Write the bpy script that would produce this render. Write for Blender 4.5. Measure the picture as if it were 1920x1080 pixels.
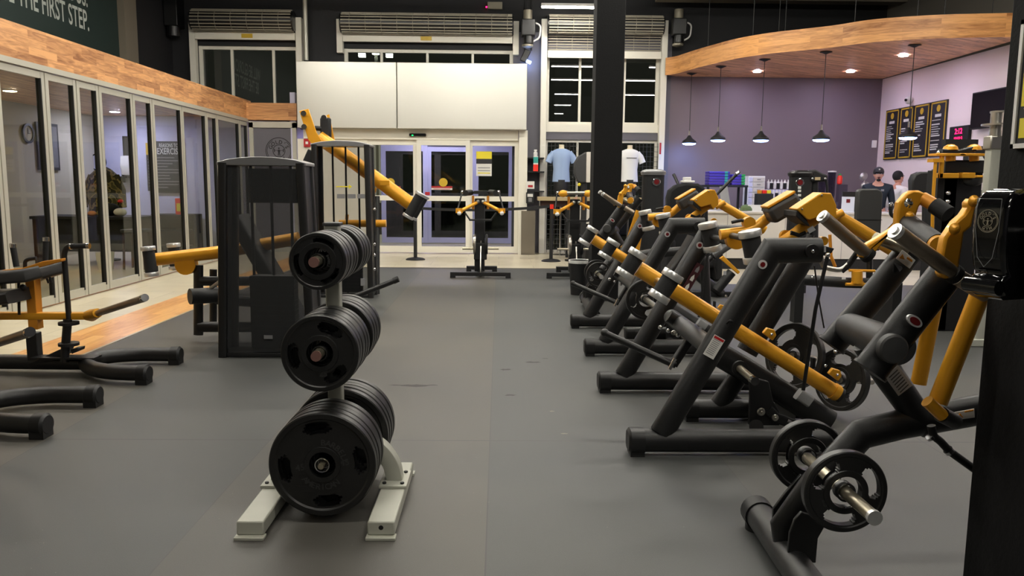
import bpy, math, random
from math import radians as R, sin, cos, pi, atan2, sqrt, tan
from mathutils import Vector as V, Matrix
random.seed(7)
for o in list(bpy.data.objects):
    bpy.data.objects.remove(o)
SC = bpy.context.scene
COL = SC.collection

# ------------------------------------------------------------------ camera
F = 1480.0            # focal length in pixels of the 1920-wide frame
VPX, VPY, ROLL, CAMH = 936.0, 345.0, 0.009, 1.42
_d = V(((VPX - 960) / F, -(VPY - 540) / F, -1)).normalized()
_x = V((1, -ROLL, 0)); _x = (_x - _d * _x.dot(_d)).normalized()
_z = _x.cross(_d)
CW = Matrix((_x, _d, _z))          # camera -> world rotation
CAM = V((0, 0, CAMH))
cd = bpy.data.cameras.new('camera')
cd.sensor_width = 36; cd.lens = F / 1920 * 36; cd.clip_end = 200; cd.clip_start = 0.05
cam = bpy.data.objects.new('camera', cd); COL.objects.link(cam)
cam.matrix_world = Matrix.Translation(CAM) @ CW.to_4x4()
SC.camera = cam
SC.view_settings.view_transform = 'Standard'
SC.view_settings.look = 'None'
SC.view_settings.gamma = 1
SC.view_settings.use_curve_mapping = False
SC.view_settings.exposure = 0.88
w = bpy.data.worlds.new('night'); SC.world = w; w.use_nodes = True
w.node_tree.nodes['Background'].inputs[0].default_value = (0.075, 0.068, 0.055, 1)
w.node_tree.nodes['Background'].inputs[1].default_value = 2.2
TUBE_POWER = 52.0      # emission of the ceiling strip lights

def ray(px, py):
    return CW @ V(((px - 960) / F, -(py - 540) / F, -1))
def P(px, py, Y):                  # point seen at a pixel, at distance Y down the hall
    r = ray(px, py); return CAM + r * (Y / r.y)
def G(px, py, z=0.0):              # point seen at a pixel, at height z
    r = ray(px, py); return CAM + r * ((z - CAMH) / r.z)
def PX(px, py, X):                 # point seen at a pixel, on the wall x = X
    r = ray(px, py); return CAM + r * (X / r.x)
def zc(p):                         # distance along the lens axis
    return -(CW.transposed() @ (V(p) - CAM)).z
def m_(px, p):                     # pixels -> metres at point p
    return px * zc(p) / F

# ------------------------------------------------------------------ materials
def lin(c):
    return tuple(((x / 255) / 12.92 if x <= 10 else (((x / 255) + .055) / 1.055) ** 2.4) for x in c)
def mat(name, c, rough=.5, metal=0, emit=0, ecol=None, bump=0, bscale=300, var=0, vscale=6, coat=0, spec=.5, trans=None):
    m = bpy.data.materials.new(name); m.use_nodes = True
    nt = m.node_tree; b = nt.nodes['Principled BSDF']
    c = lin(c)
    b.inputs['Base Color'].default_value = (*c, 1)
    b.inputs['Roughness'].default_value = rough
    b.inputs['Metallic'].default_value = metal
    b.inputs['Specular IOR Level'].default_value = spec
    b.inputs['Coat Weight'].default_value = coat
    if emit:
        b.inputs['Emission Color'].default_value = (*lin(ecol or (255, 255, 255)), 1)
        b.inputs['Emission Strength'].default_value = emit
    tc = nt.nodes.new('ShaderNodeTexCoord')
    if var:
        n = nt.nodes.new('ShaderNodeTexNoise'); n.inputs['Scale'].default_value = vscale; n.inputs['Detail'].default_value = 5
        nt.links.new(tc.outputs['Object'], n.inputs['Vector'])
        mr = nt.nodes.new('ShaderNodeMapRange'); mr.inputs[3].default_value = 1 - var; mr.inputs[4].default_value = 1 + var
        nt.links.new(n.outputs[0], mr.inputs[0])
        mx = nt.nodes.new('ShaderNodeVectorMath'); mx.operation = 'SCALE'; mx.inputs[0].default_value = c
        nt.links.new(mr.outputs[0], mx.inputs['Scale']); nt.links.new(mx.outputs[0], b.inputs['Base Color'])
    if bump:
        n = nt.nodes.new('ShaderNodeTexNoise'); n.inputs['Scale'].default_value = bscale; n.inputs['Detail'].default_value = 3
        nt.links.new(tc.outputs['Object'], n.inputs['Vector'])
        bp = nt.nodes.new('ShaderNodeBump'); bp.inputs['Strength'].default_value = bump; bp.inputs['Distance'].default_value = .002
        nt.links.new(n.outputs[0], bp.inputs['Height']); nt.links.new(bp.outputs[0], b.inputs['Normal'])
    if trans is not None:          # see-through weave / smoked plastic: part of the light passes
        o = nt.nodes['Material Output']; t = nt.nodes.new('ShaderNodeBsdfTransparent'); t.inputs[0].default_value = (*[1.0] * 3, 1)
        mxs = nt.nodes.new('ShaderNodeMixShader'); mxs.inputs[0].default_value = trans
        nt.links.new(b.outputs[0], mxs.inputs[1]); nt.links.new(t.outputs[0], mxs.inputs[2]); nt.links.new(mxs.outputs[0], o.inputs[0])
    return m
def glass(name, tint=(235, 240, 238), ior=1.3, rough=0.0):
    m = bpy.data.materials.new(name); m.use_nodes = True; nt = m.node_tree
    nt.nodes.remove(nt.nodes['Principled BSDF']); o = nt.nodes['Material Output']
    t = nt.nodes.new('ShaderNodeBsdfTransparent'); t.inputs[0].default_value = (*lin(tint), 1)
    g = nt.nodes.new('ShaderNodeBsdfGlossy'); g.inputs['Roughness'].default_value = rough
    lw = nt.nodes.new('ShaderNodeLayerWeight'); lw.inputs[0].default_value = .5
    pw = nt.nodes.new('ShaderNodeMath'); pw.operation = 'POWER'; pw.inputs[1].default_value = 4
    nt.links.new(lw.outputs['Facing'], pw.inputs[0])
    f = nt.nodes.new('ShaderNodeMath'); f.operation = 'MULTIPLY_ADD'; f.inputs[1].default_value = .4; f.inputs[2].default_value = ((ior - 1) / (ior + 1)) ** 2
    nt.links.new(pw.outputs[0], f.inputs[0])
    mx = nt.nodes.new('ShaderNodeMixShader')
    nt.links.new(f.outputs[0], mx.inputs[0]); nt.links.new(t.outputs[0], mx.inputs[1]); nt.links.new(g.outputs[0], mx.inputs[2]); nt.links.new(mx.outputs[0], o.inputs[0])
    return m
def wood(name, c1, c2, w_=.9, h_=.09, rough=.4, swap=False, coat=.0):
    m = bpy.data.materials.new(name); m.use_nodes = True; nt = m.node_tree; b = nt.nodes['Principled BSDF']
    uv = nt.nodes.new('ShaderNodeUVMap')
    mp = nt.nodes.new('ShaderNodeMapping')
    if swap: mp.inputs['Rotation'].default_value = (0, 0, R(90))
    nt.links.new(uv.outputs[0], mp.inputs[0])
    br = nt.nodes.new('ShaderNodeTexBrick'); br.offset = .37; br.squash = 1
    br.inputs['Scale'].default_value = 1; br.inputs['Brick Width'].default_value = w_; br.inputs['Row Height'].default_value = h_
    br.inputs['Mortar Size'].default_value = .0012; br.inputs['Color1'].default_value = (0, 0, 0, 1); br.inputs['Color2'].default_value = (1, 1, 1, 1)
    br.inputs['Mortar'].default_value = (.2, .2, .2, 1); br.inputs['Bias'].default_value = 0
    nt.links.new(mp.outputs[0], br.inputs['Vector'])
    mp2 = nt.nodes.new('ShaderNodeMapping'); mp2.inputs['Scale'].default_value = (2.2, 16, 1)
    nt.links.new(mp.outputs[0], mp2.inputs[0])
    off = nt.nodes.new('ShaderNodeVectorMath'); off.operation = 'ADD'
    nt.links.new(mp2.outputs[0], off.inputs[0]); nt.links.new(br.outputs[0], off.inputs[1])
    n = nt.nodes.new('ShaderNodeTexNoise'); n.inputs['Scale'].default_value = 1.3; n.inputs['Detail'].default_value = 7; n.inputs['Distortion'].default_value = 1.4
    nt.links.new(off.outputs[0], n.inputs['Vector'])
    ad = nt.nodes.new('ShaderNodeMath'); ad.operation = 'MULTIPLY_ADD'; ad.inputs[1].default_value = .42
    nt.links.new(br.outputs[0], ad.inputs[0]); nt.links.new(n.outputs[0], ad.inputs[2])
    cr = nt.nodes.new('ShaderNodeValToRGB'); e = cr.color_ramp.elements
    e[0].position = .36; e[0].color = (*lin(c1), 1); e[1].position = .92; e[1].color = (*lin(c2), 1)
    nt.links.new(ad.outputs[0], cr.inputs[0]); nt.links.new(cr.outputs[0], b.inputs['Base Color'])
    b.inputs['Roughness'].default_value = rough; b.inputs['Coat Weight'].default_value = coat
    return m
def rubber_floor():
    m = bpy.data.materials.new('rubber flooring'); m.use_nodes = True; nt = m.node_tree; b = nt.nodes['Principled BSDF']
    tc = nt.nodes.new('ShaderNodeTexCoord')
    n = nt.nodes.new('ShaderNodeTexNoise'); n.inputs['Scale'].default_value = .55; n.inputs['Detail'].default_value = 4
    n2 = nt.nodes.new('ShaderNodeTexNoise'); n2.inputs['Scale'].default_value = 260; n2.inputs['Detail'].default_value = 2
    v = nt.nodes.new('ShaderNodeTexVoronoi'); v.inputs['Scale'].default_value = 28
    for q in (n, n2, v): nt.links.new(tc.outputs['Object'], q.inputs['Vector'])
    cr = nt.nodes.new('ShaderNodeValToRGB'); e = cr.color_ramp.elements
    e[0].position = .3; e[0].color = (*lin((62, 63, 63)), 1); e[1].position = .75; e[1].color = (*lin((86, 84, 79)), 1)
    nt.links.new(n.outputs[0], cr.inputs[0])
    mr = nt.nodes.new('ShaderNodeMapRange'); mr.inputs[3].default_value = .82; mr.inputs[4].default_value = 1.18
    nt.links.new(n2.outputs[0], mr.inputs[0])
    mx = nt.nodes.new('ShaderNodeVectorMath'); mx.operation = 'SCALE'
    nt.links.new(cr.outputs[0], mx.inputs[0]); nt.links.new(mr.outputs[0], mx.inputs['Scale'])
    # every sheet has its own shade
    sxx = nt.nodes.new('ShaderNodeSeparateXYZ'); nt.links.new(tc.outputs['Object'], sxx.inputs[0])
    fa = nt.nodes.new('ShaderNodeMath'); fa.operation = 'MULTIPLY_ADD'; fa.inputs[1].default_value = 1 / 1.22; fa.inputs[2].default_value = (.045 + 1.22 * 20) / 1.22
    nt.links.new(sxx.outputs[0], fa.inputs[0])
    fl = nt.nodes.new('ShaderNodeMath'); fl.operation = 'FLOOR'; nt.links.new(fa.outputs[0], fl.inputs[0])
    whn = nt.nodes.new('ShaderNodeTexWhiteNoise'); whn.noise_dimensions = '1D'; nt.links.new(fl.outputs[0], whn.inputs['W'])
    sh = nt.nodes.new('ShaderNodeMix'); sh.data_type = 'RGBA'; sh.inputs[6].default_value = (.86, .9, .93, 1); sh.inputs[7].default_value = (1.16, 1.08, .98, 1)
    nt.links.new(whn.outputs['Value'], sh.inputs[0])
    mu = nt.nodes.new('ShaderNodeVectorMath'); mu.operation = 'MULTIPLY'
    nt.links.new(mx.outputs[0], mu.inputs[0]); nt.links.new(sh.outputs[2], mu.inputs[1]); mx = mu
    # pale chalk specks
    lt = nt.nodes.new('ShaderNodeMath'); lt.operation = 'LESS_THAN'; lt.inputs[1].default_value = .055
    nt.links.new(v.outputs[0], lt.inputs[0])
    wn = nt.nodes.new('ShaderNodeSeparateColor'); nt.links.new(v.outputs['Color'], wn.inputs[0])
    gt = nt.nodes.new('ShaderNodeMath'); gt.operation = 'GREATER_THAN'; gt.inputs[1].default_value = .9
    nt.links.new(wn.outputs[0], gt.inputs[0])
    ml = nt.nodes.new('ShaderNodeMath'); ml.operation = 'MULTIPLY'
    nt.links.new(lt.outputs[0], ml.inputs[0]); nt.links.new(gt.outputs[0], ml.inputs[1])
    m2 = nt.nodes.new('ShaderNodeMix'); m2.data_type = 'RGBA'; m2.inputs[7].default_value = (*lin((120, 116, 108)), 1)
    nt.links.new(ml.outputs[0], m2.inputs[0]); nt.links.new(mx.outputs[0], m2.inputs[6])
    # sheet seams: long along the hall, a few across
    sx = nt.nodes.new('ShaderNodeSeparateXYZ'); nt.links.new(tc.outputs['Object'], sx.inputs[0])
    prev = m2.outputs[2]
    for ax, per, off in ((0, 1.22, .045), (1, 7.6, 3.35)):
        a = nt.nodes.new('ShaderNodeMath'); a.operation = 'ADD'; a.inputs[1].default_value = off + per * 20
        nt.links.new(sx.outputs[ax], a.inputs[0])
        md = nt.nodes.new('ShaderNodeMath'); md.operation = 'MODULO'; md.inputs[1].default_value = per
        nt.links.new(a.outputs[0], md.inputs[0])
        l2 = nt.nodes.new('ShaderNodeMath'); l2.operation = 'LESS_THAN'; l2.inputs[1].default_value = .006 if ax == 0 else .014
        nt.links.new(md.outputs[0], l2.inputs[0])
        m3 = nt.nodes.new('ShaderNodeMix'); m3.data_type = 'RGBA'; m3.inputs[7].default_value = (*lin((62, 61, 60)), 1)
        nt.links.new(l2.outputs[0], m3.inputs[0]); nt.links.new(prev, m3.inputs[6]); prev = m3.outputs[2]
    nt.links.new(prev, b.inputs['Base Color'])
    r = nt.nodes.new('ShaderNodeMapRange'); r.inputs[3].default_value = .42; r.inputs[4].default_value = .6
    nt.links.new(n.outputs[0], r.inputs[0]); nt.links.new(r.outputs[0], b.inputs['Roughness'])
    bp = nt.nodes.new('ShaderNodeBump'); bp.inputs['Strength'].default_value = .25; bp.inputs['Distance'].default_value = .002
    nt.links.new(n2.outputs[0], bp.inputs['Height']); nt.links.new(bp.outputs[0], b.inputs['Normal'])
    return m
def tile_floor():
    m = bpy.data.materials.new('beige stone tile'); m.use_nodes = True; nt = m.node_tree; b = nt.nodes['Principled BSDF']
    tc = nt.nodes.new('ShaderNodeTexCoord')
    br = nt.nodes.new('ShaderNodeTexBrick'); br.offset = .5; br.inputs['Scale'].default_value = 1
    br.inputs['Brick Width'].default_value = 1.2; br.inputs['Row Height'].default_value = .6; br.inputs['Mortar Size'].default_value = .003
    br.inputs['Color1'].default_value = (*lin((214, 204, 178)), 1); br.inputs['Color2'].default_value = (*lin((204, 193, 166)), 1); br.inputs['Mortar'].default_value = (*lin((150, 140, 118)), 1)
    nt.links.new(tc.outputs['Object'], br.inputs['Vector'])
    n = nt.nodes.new('ShaderNodeTexNoise'); n.inputs['Scale'].default_value = 3; n.inputs['Detail'].default_value = 6
    nt.links.new(tc.outputs['Object'], n.inputs['Vector'])
    mr = nt.nodes.new('ShaderNodeMapRange'); mr.inputs[3].default_value = .85; mr.inputs[4].default_value = 1.1
    nt.links.new(n.outputs[0], mr.inputs[0])
    mx = nt.nodes.new('ShaderNodeVectorMath'); mx.operation = 'SCALE'
    nt.links.new(br.outputs[0], mx.inputs[0]); nt.links.new(mr.outputs[0], mx.inputs['Scale']); nt.links.new(mx.outputs[0], b.inputs['Base Color'])
    b.inputs['Roughness'].default_value = .3
    return m
def camo():
    m = bpy.data.materials.new('camouflage cloth'); m.use_nodes = True; nt = m.node_tree; b = nt.nodes['Principled BSDF']
    tc = nt.nodes.new('ShaderNodeTexCoord'); n = nt.nodes.new('ShaderNodeTexNoise'); n.inputs['Scale'].default_value = 9; n.inputs['Detail'].default_value = 1
    nt.links.new(tc.outputs['Object'], n.inputs['Vector'])
    cr = nt.nodes.new('ShaderNodeValToRGB'); cr.color_ramp.interpolation = 'CONSTANT'; e = cr.color_ramp.elements
    e[0].position = 0; e[0].color = (*lin((60, 55, 35)), 1); e[1].position = .46; e[1].color = (*lin((140, 125, 75)), 1)
    x = e.new(.56); x.color = (*lin((90, 85, 50)), 1)
    nt.links.new(n.outputs[0], cr.inputs[0]); nt.links.new(cr.outputs[0], b.inputs['Base Color']); b.inputs['Roughness'].default_value = .9
    return m

M = dict(
    rubber=rubber_floor(), tile=tile_floor(),
    blackwall=mat('black wall paint', (26, 26, 29), .7, bump=.3, bscale=120),
    darkgreen=mat('dark green wall paint', (24, 42, 38), .7, bump=.3, bscale=120),
    greycol=mat('taupe column paint', (112, 104, 90), .7, bump=.2, bscale=150),
    greywall=mat('slate grey wall paint', (98, 96, 104), .6, bump=.2, bscale=150),
    purple=mat('plum grey wall paint', (112, 100, 106), .55, bump=.15, bscale=200),
    blush=mat('pale blush wall paint', (236, 222, 222), .6, bump=.15, bscale=200),
    block=mat('grey block wall paint', (104, 99, 90), .8, bump=.5, bscale=40),
    roomwall=mat('cream room wall paint', (188, 182, 164), .7),
    lilac=mat('pale lilac paint', (200, 200, 225), .6),
    ceil=mat('dark ceiling paint', (34, 34, 36), .8),
    pillar=mat('black textured pillar paint', (17, 17, 18), .85, spec=.25, bump=.8, bscale=60),
    alu=mat('satin aluminium frame', (190, 188, 176), .4, .35),
    whiteframe=mat('cream white frame paint', (226, 222, 208), .45),
    lavframe=mat('lavender white frame', (196, 196, 224), .45),
    panel=mat('brushed white metal panel', (205, 203, 194), .34, .55, bump=.1, bscale=20),
    shutter=mat('roller shutter slats', (142, 136, 120), .5, .3),
    gasket=mat('black gasket', (12, 13, 15), .6),
    glass=glass('clear glass', (222, 226, 220)), nightglass=glass('dark window glass', (120, 125, 122), 1.9),
    beamwood=wood('warm butcher block planks', (138, 84, 46), (222, 164, 108), .55, .085, .45),
    canopywood=wood('wide honey planks', (150, 92, 42), (222, 160, 96), 1.4, .085, .45),
    soffitwood=wood('brown soffit planks', (160, 106, 76), (236, 180, 134), .9, .06, .4),
    stripwood=wood('orange oak strip', (196, 132, 68), (232, 178, 108), 1.2, .12, .3),
    metalstrip=mat('metal edge strip', (190, 180, 160), .35, .6),
    frameblk=mat('black powder coat', (14, 14, 15), .37, bump=.35, bscale=700, spec=.6),
    blk=mat('matte black', (16, 16, 17), .55),
    cap=mat('black rubber cap', (14, 14, 15), .5),
    gloss=mat('glossy black plastic', (9, 9, 11), .12, coat=.6),
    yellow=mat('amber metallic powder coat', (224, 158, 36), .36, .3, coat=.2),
    orange=mat('shaded amber and orange', (210, 138, 40), .4, .25),  # deeper copy of the amber, shade put into its colour; also plain orange things
    chrome=mat('chrome', (215, 215, 215), .14, 1),
    ringsteel=mat('brushed aluminium ring', (226, 226, 224), .3, .75), silverp=mat('silver badge', (205, 205, 205), .35, .3),
    steel=mat('brushed steel', (200, 196, 186), .28, 1),
    silvercap=mat('silver painted cap', (150, 150, 152), .3, .6),
    bronze=mat('dark steel sleeve', (160, 148, 132), .36, .85, var=.25, vscale=20),
    pegsteel=mat('worn steel peg', (190, 182, 160), .3, .9),
    copper=mat('worn copper peg end', (150, 112, 104), .45, .6),
    plate=mat('black rubber plate', (22, 22, 22), .36, bump=.15, bscale=180, spec=.6),
    plateletter=mat('raised plate lettering', (52, 52, 52), .42),
    greystand=mat('off white powder coat', (172, 172, 160), .45, .1, var=.08, vscale=9),
    vinyl=mat('charcoal vinyl', (52, 52, 52), .5, bump=.3, bscale=400),
    vinyldk=mat('black vinyl', (28, 28, 29), .5, bump=.3, bscale=400),
    grip=mat('black foam grip', (24, 24, 25), .75, bump=.6, bscale=500),
    mesh=mat('smoked shroud panel', (56, 57, 58), .4, trans=.5), clearmesh=mat('dark clear shroud panel', (20, 21, 22), .12, trans=.72),
    wire=mat('black wire', (14, 14, 14), .5),
    white=mat('white plastic', (228, 226, 222), .45), offwhite=mat('off white laminate', (206, 200, 190), .4),
    cream=mat('cream mannequin', (218, 206, 176), .5),
    paper=mat('white paper label', (216, 214, 208), .6), red=mat('red print', (170, 24, 30), .5), yel=mat('yellow print', (224, 206, 40), .5),
    gold=mat('gold print', (198, 164, 40), .45), ink=mat('dark print', (30, 30, 34), .6), greyink=mat('grey print', (120, 120, 122), .6),
    whiteink=mat('white print', (208, 210, 204), .6), mural=mat('grey white mural lettering', (178, 184, 176), .7),
    badge=mat('red badge', (118, 26, 30), .35, .4), maroon=mat('maroon placard', (60, 22, 30), .5),
    shirtblue=mat('light blue cotton', (150, 172, 208), .85), shirtwhite=mat('white cotton', (226, 226, 226), .85),
    navy=mat('dark teal knit', (22, 32, 42), .8), black_cloth=mat('black cloth', (16, 16, 18), .9),
    skin=mat('skin', (206, 150, 128), .55), hair=mat('black hair', (16, 13, 12), .7), camo=camo(),
    lamp=mat('white tube light', (255, 255, 255), .5, emit=TUBE_POWER, ecol=(255, 250, 238)),
    dimlamp=mat('dim room light', (255, 255, 255), .5, emit=7, ecol=(255, 236, 205)),
    scuff=mat('dark scuff', (38, 37, 35), .6), chalk=mat('pale chalk mark', (130, 126, 116), .9),
    warmfill=mat('warm fill light', (255, 255, 255), .5, emit=230, ecol=(255, 232, 200)),
    vestlight=mat('lavender light', (255, 255, 255), .5, emit=110, ecol=(226, 214, 255)),
    coolfill=mat('bright cool fill light', (255, 255, 255), .5, emit=420, ecol=(214, 212, 255)),
    led=mat('cool led', (255, 255, 255), .5, emit=26, ecol=(130, 170, 255)),
    down=mat('cool downlight', (255, 255, 255), .5, emit=200, ecol=(228, 218, 255)),
    redled=mat('red led', (120, 0, 20), .5, emit=4, ecol=(255, 20, 80)),
    greenled=mat('green led', (0, 120, 40), .5, emit=3, ecol=(0, 255, 90)),
    screen=mat('switched off screen', (6, 6, 7), .12), purplep=mat('purple plastic', (62, 40, 150), .45), teal=mat('teal plastic', (40, 150, 140), .45), green=mat('green plastic', (30, 150, 70), .45),
    olive=mat('olive cloth', (92, 108, 72), .9), redp=mat('red plastic', (226, 44, 26), .4), clear=glass('clear plastic', (205, 205, 215)),
    bag=mat('white bin liner', (214, 214, 210), .4), asphalt=mat('asphalt', (40, 38, 36), .9), foil=mat('silver foil', (175, 172, 170), .3, .8),
    brownwood=mat('dark brown wood', (60, 34, 24), .5), tan=mat('tan laminate', (176, 158, 120), .5), chairgrey=mat('grey green fabric', (86, 88, 76), .9), greyplate=mat('grey panel', (150, 150, 150), .5),
)

# ------------------------------------------------------------------ mesh builder
class MB:
    def __init__(s): s.v = []; s.f = []; s.uv = None
    def add(s, vs, fs):
        b = len(s.v); s.v += [V(a) for a in vs]; s.f += [tuple(b + i for i in q) for q in fs]; return s
    def box(s, c, sz, rot=None):
        hx, hy, hz = sz[0] / 2, sz[1] / 2, sz[2] / 2
        vs = [V((x * hx, y * hy, z * hz)) for x in (-1, 1) for y in (-1, 1) for z in (-1, 1)]
        if rot is not None: vs = [rot @ q for q in vs]
        vs = [V(c) + q for q in vs]
        return s.add(vs, [(0, 1, 3, 2), (4, 6, 7, 5), (0, 4, 5, 1), (2, 3, 7, 6), (0, 2, 6, 4), (1, 5, 7, 3)])
    def b2(s, lo, hi):
        lo, hi = V(lo), V(hi); return s.box((lo + hi) / 2, [abs(a) for a in (hi - lo)])
    def cyl(s, p0, p1, r0, r1=None, n=20, caps=True):
        r1 = r0 if r1 is None else r1
        p0, p1 = V(p0), V(p1); t = (p1 - p0).normalized()
        a = t.orthogonal().normalized(); b = t.cross(a)
        vs = []
        for i in range(n):
            q = 2 * pi * i / n; d = a * cos(q) + b * sin(q); vs += [p0 + d * r0, p1 + d * r1]
        fs = [(2 * i, 2 * ((i + 1) % n), 2 * ((i + 1) % n) + 1, 2 * i + 1) for i in range(n)]
        if caps: fs += [tuple(2 * i for i in range(n))[::-1], tuple(2 * i + 1 for i in range(n))]
        return s.add(vs, fs)
    def sweep(s, pts, r, r2=None, side=(0, 1, 0), n=20, caps=True, prof=None):
        """tube along pts; r = half width across the path in the plane normal to `side`, r2 = half width along `side`"""
        r2 = r if r2 is None else r2; pts = [V(p) for p in pts]; side = V(side)
        if prof is None: prof = [(cos(2 * pi * i / n), sin(2 * pi * i / n)) for i in range(n)]
        n = len(prof); vs = []; L = len(pts); pn = None
        for k, p in enumerate(pts):
            t0 = (p - pts[k - 1]).normalized() if k else (pts[1] - p).normalized()
            t1 = (pts[k + 1] - p).normalized() if k < L - 1 else t0
            t = (t0 + t1).normalized(); sc = 1 / max(.35, t.dot(t0))
            sd = (side - t * side.dot(t))
            if sd.length < .05: sd = t.orthogonal()
            sd = sd.normalized(); nn = t.cross(sd).normalized()
            if pn is not None and nn.dot(pn) < 0: nn = -nn; sd = -sd
            pn = nn
            rr = r[k] if isinstance(r, (list, tuple)) else r; rr2 = r2[k] if isinstance(r2, (list, tuple)) else r2
            for c_, s_ in prof: vs.append(p + nn * (c_ * rr * (sc if 0 < k < L - 1 else 1)) + sd * (s_ * rr2))
        fs = []
        for k in range(L - 1):
            for i in range(n):
                j = (i + 1) % n; fs.append((k * n + i, k * n + j, (k + 1) * n + j, (k + 1) * n + i))
        if caps: fs += [tuple(range(n))[::-1], tuple((L - 1) * n + i for i in range(n))]
        return s.add(vs, fs)
    def lathe(s, prof, o, axis=(0, 0, 1), n=32, close=False):
        o = V(o); ax = V(axis).normalized(); a = ax.orthogonal().normalized(); b = ax.cross(a); vs = []; m = len(prof)
        for i in range(n):
            q = 2 * pi * i / n; d = a * cos(q) + b * sin(q)
            for r_, h in prof: vs.append(o + d * r_ + ax * h)
        fs = []
        for i in range(n):
            j = (i + 1) % n
            for k in range(m - (0 if close else 1)):
                l = (k + 1) % m; fs.append((i * m + k, j * m + k, j * m + l, i * m + l))
        if not close:
            if prof[0][0] > 1e-6: fs.append(tuple(i * m for i in range(n))[::-1])
            if prof[-1][0] > 1e-6: fs.append(tuple(i * m + m - 1 for i in range(n)))
        return s.add(vs, fs)
    def ext(s, pts, vec):
        pts = [V(p) for p in pts]; vec = V(vec); n = len(pts)
        fs = [tuple(range(n))[::-1], tuple(range(n, 2 * n))] + [(i, (i + 1) % n, n + (i + 1) % n, n + i) for i in range(n)]
        return s.add(pts + [p + vec for p in pts], fs)
    def ball(s, c, r, n=16, m=10, sc=(1, 1, 1), rot=None):
        vs = []; c = V(c)
        for j in range(m + 1):
            f = pi * j / m
            for i in range(n):
                q = 2 * pi * i / n; d = V((sin(f) * cos(q) * sc[0], sin(f) * sin(q) * sc[1], cos(f) * sc[2])) * r
                vs.append(c + (rot @ d if rot is not None else d))
        fs = [(j * n + i, j * n + (i + 1) % n, (j + 1) * n + (i + 1) % n, (j + 1) * n + i) for j in range(m) for i in range(n)]
        return s.add(vs, fs)
def rrect(n=4, k=.45):            # rounded-rectangle profile, corner share k
    o = []
    for cx, cy, a0 in ((1, 1, 0), (-1, 1, 90), (-1, -1, 180), (1, -1, 270)):
        for i in range(n + 1):
            a = R(a0 + 90 * i / n); o.append((cx * (1 - k) + k * cos(a), cy * (1 - k) + k * sin(a)))
    return o
RR = rrect()
def fillet(pts, r, n=6):
    pts = [V(p) for p in pts]; out = [pts[0]]
    for k in range(1, len(pts) - 1):
        a, b, c = pts[k - 1], pts[k], pts[k + 1]; d0 = (a - b); d1 = (c - b); q = min(r, d0.length * .49, d1.length * .49)
        p0 = b + d0.normalized() * q; p1 = b + d1.normalized() * q
        for i in range(n + 1):
            t = i / n; out.append(p0 * (1 - t) ** 2 + b * 2 * t * (1 - t) + p1 * t * t)
    out.append(pts[-1]); return out
def make(name, mb, m, parent=None, off=V((0, 0, 0)), bevel=0, smooth=35, uvf=None):
    me = bpy.data.meshes.new(name)
    me.from_pydata([v - off for v in mb.v], [], mb.f)
    me.validate(); me.update()
    me.materials.append(M[m] if isinstance(m, str) else m)
    if uvf:
        uv = me.uv_layers.new(name='UVMap')
        for l in me.loops: uv.data[l.index].uv = uvf(me.vertices[l.vertex_index].co + off)
    o = bpy.data.objects.new(name, me); COL.objects.link(o)
    if smooth:
        me.shade_smooth(); me.set_sharp_from_angle(angle=R(smooth))
    if bevel:
        b = o.modifiers.new('bevel', 'BEVEL'); b.width = bevel; b.segments = 2; b.limit_method = 'ANGLE'; b.angle_limit = R(50)
    if parent: o.parent = parent
    return o
def struct(name, mb, m, parent=None, **k):
    o = make(name, mb, m, parent, **k)
    if not parent: o['kind'] = 'structure'
    return o
def tag(o, label, cat, group=None, kind=None):
    o['label'] = label; o['category'] = cat
    if group: o['group'] = group
    if kind: o['kind'] = kind
    return o
ONE_EACH = {'bolt', 'head_bolt', 'suspension_rod', 'hanger', 'flange', 'label_sticker', 'damper_ring', 'adjuster_pin', 'grip_ring', 'prong', 'floor_tab', 'small_sign', 'chain_bolt', 'hand'}
def islands(mb):
    par = list(range(len(mb.v)))
    def f(a):
        while par[a] != a: par[a] = par[par[a]]; a = par[a]
        return a
    for q in mb.f:
        for a in q[1:]: par[f(a)] = f(q[0])
    g = {}
    for q in mb.f: g.setdefault(f(q[0]), []).append(q)
    out = []
    for fs in g.values():
        ids = sorted({i for q in fs for i in q}); mp = {a: b for b, a in enumerate(ids)}
        n = MB(); n.v = [mb.v[i] for i in ids]; n.f = [tuple(mp[i] for i in q) for q in fs]; out.append(n)
    return out
class Thing:
    def __init__(s, name, label, cat, loc, group=None):
        s.r = bpy.data.objects.new(name, None); COL.objects.link(s.r); s.loc = V(loc); s.r.location = s.loc
        s.r.empty_display_size = .1
        tag(s.r, label, cat, group)
    def part(s, name, mb, m, parent=None, label=None, **k):
        if name in ONE_EACH:                     # every bolt, rod or sticker is a mesh of its own
            ps = islands(mb)
            if len(ps) > 1: return [s.part_(name, p, m, parent, label, **k) for p in ps][0]
        return s.part_(name, mb, m, parent, label, **k)
    def part_(s, name, mb, m, parent=None, label=None, **k):
        o = make(name, mb, m, parent or s.r, off=s.loc, **k)
        if label: o['label'] = label
        return o
def solo(name, mb, m, label, cat, group=None, **k):
    """a thing that is one mesh, origin at its base centre"""
    lo = V([min(v[i] for v in mb.v) for i in range(3)]); hi = V([max(v[i] for v in mb.v) for i in range(3)])
    c = V(((lo.x + hi.x) / 2, (lo.y + hi.y) / 2, lo.z))
    o = make(name, mb, m, off=c, **k); o.location = c
    return tag(o, label, cat, group)
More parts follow.
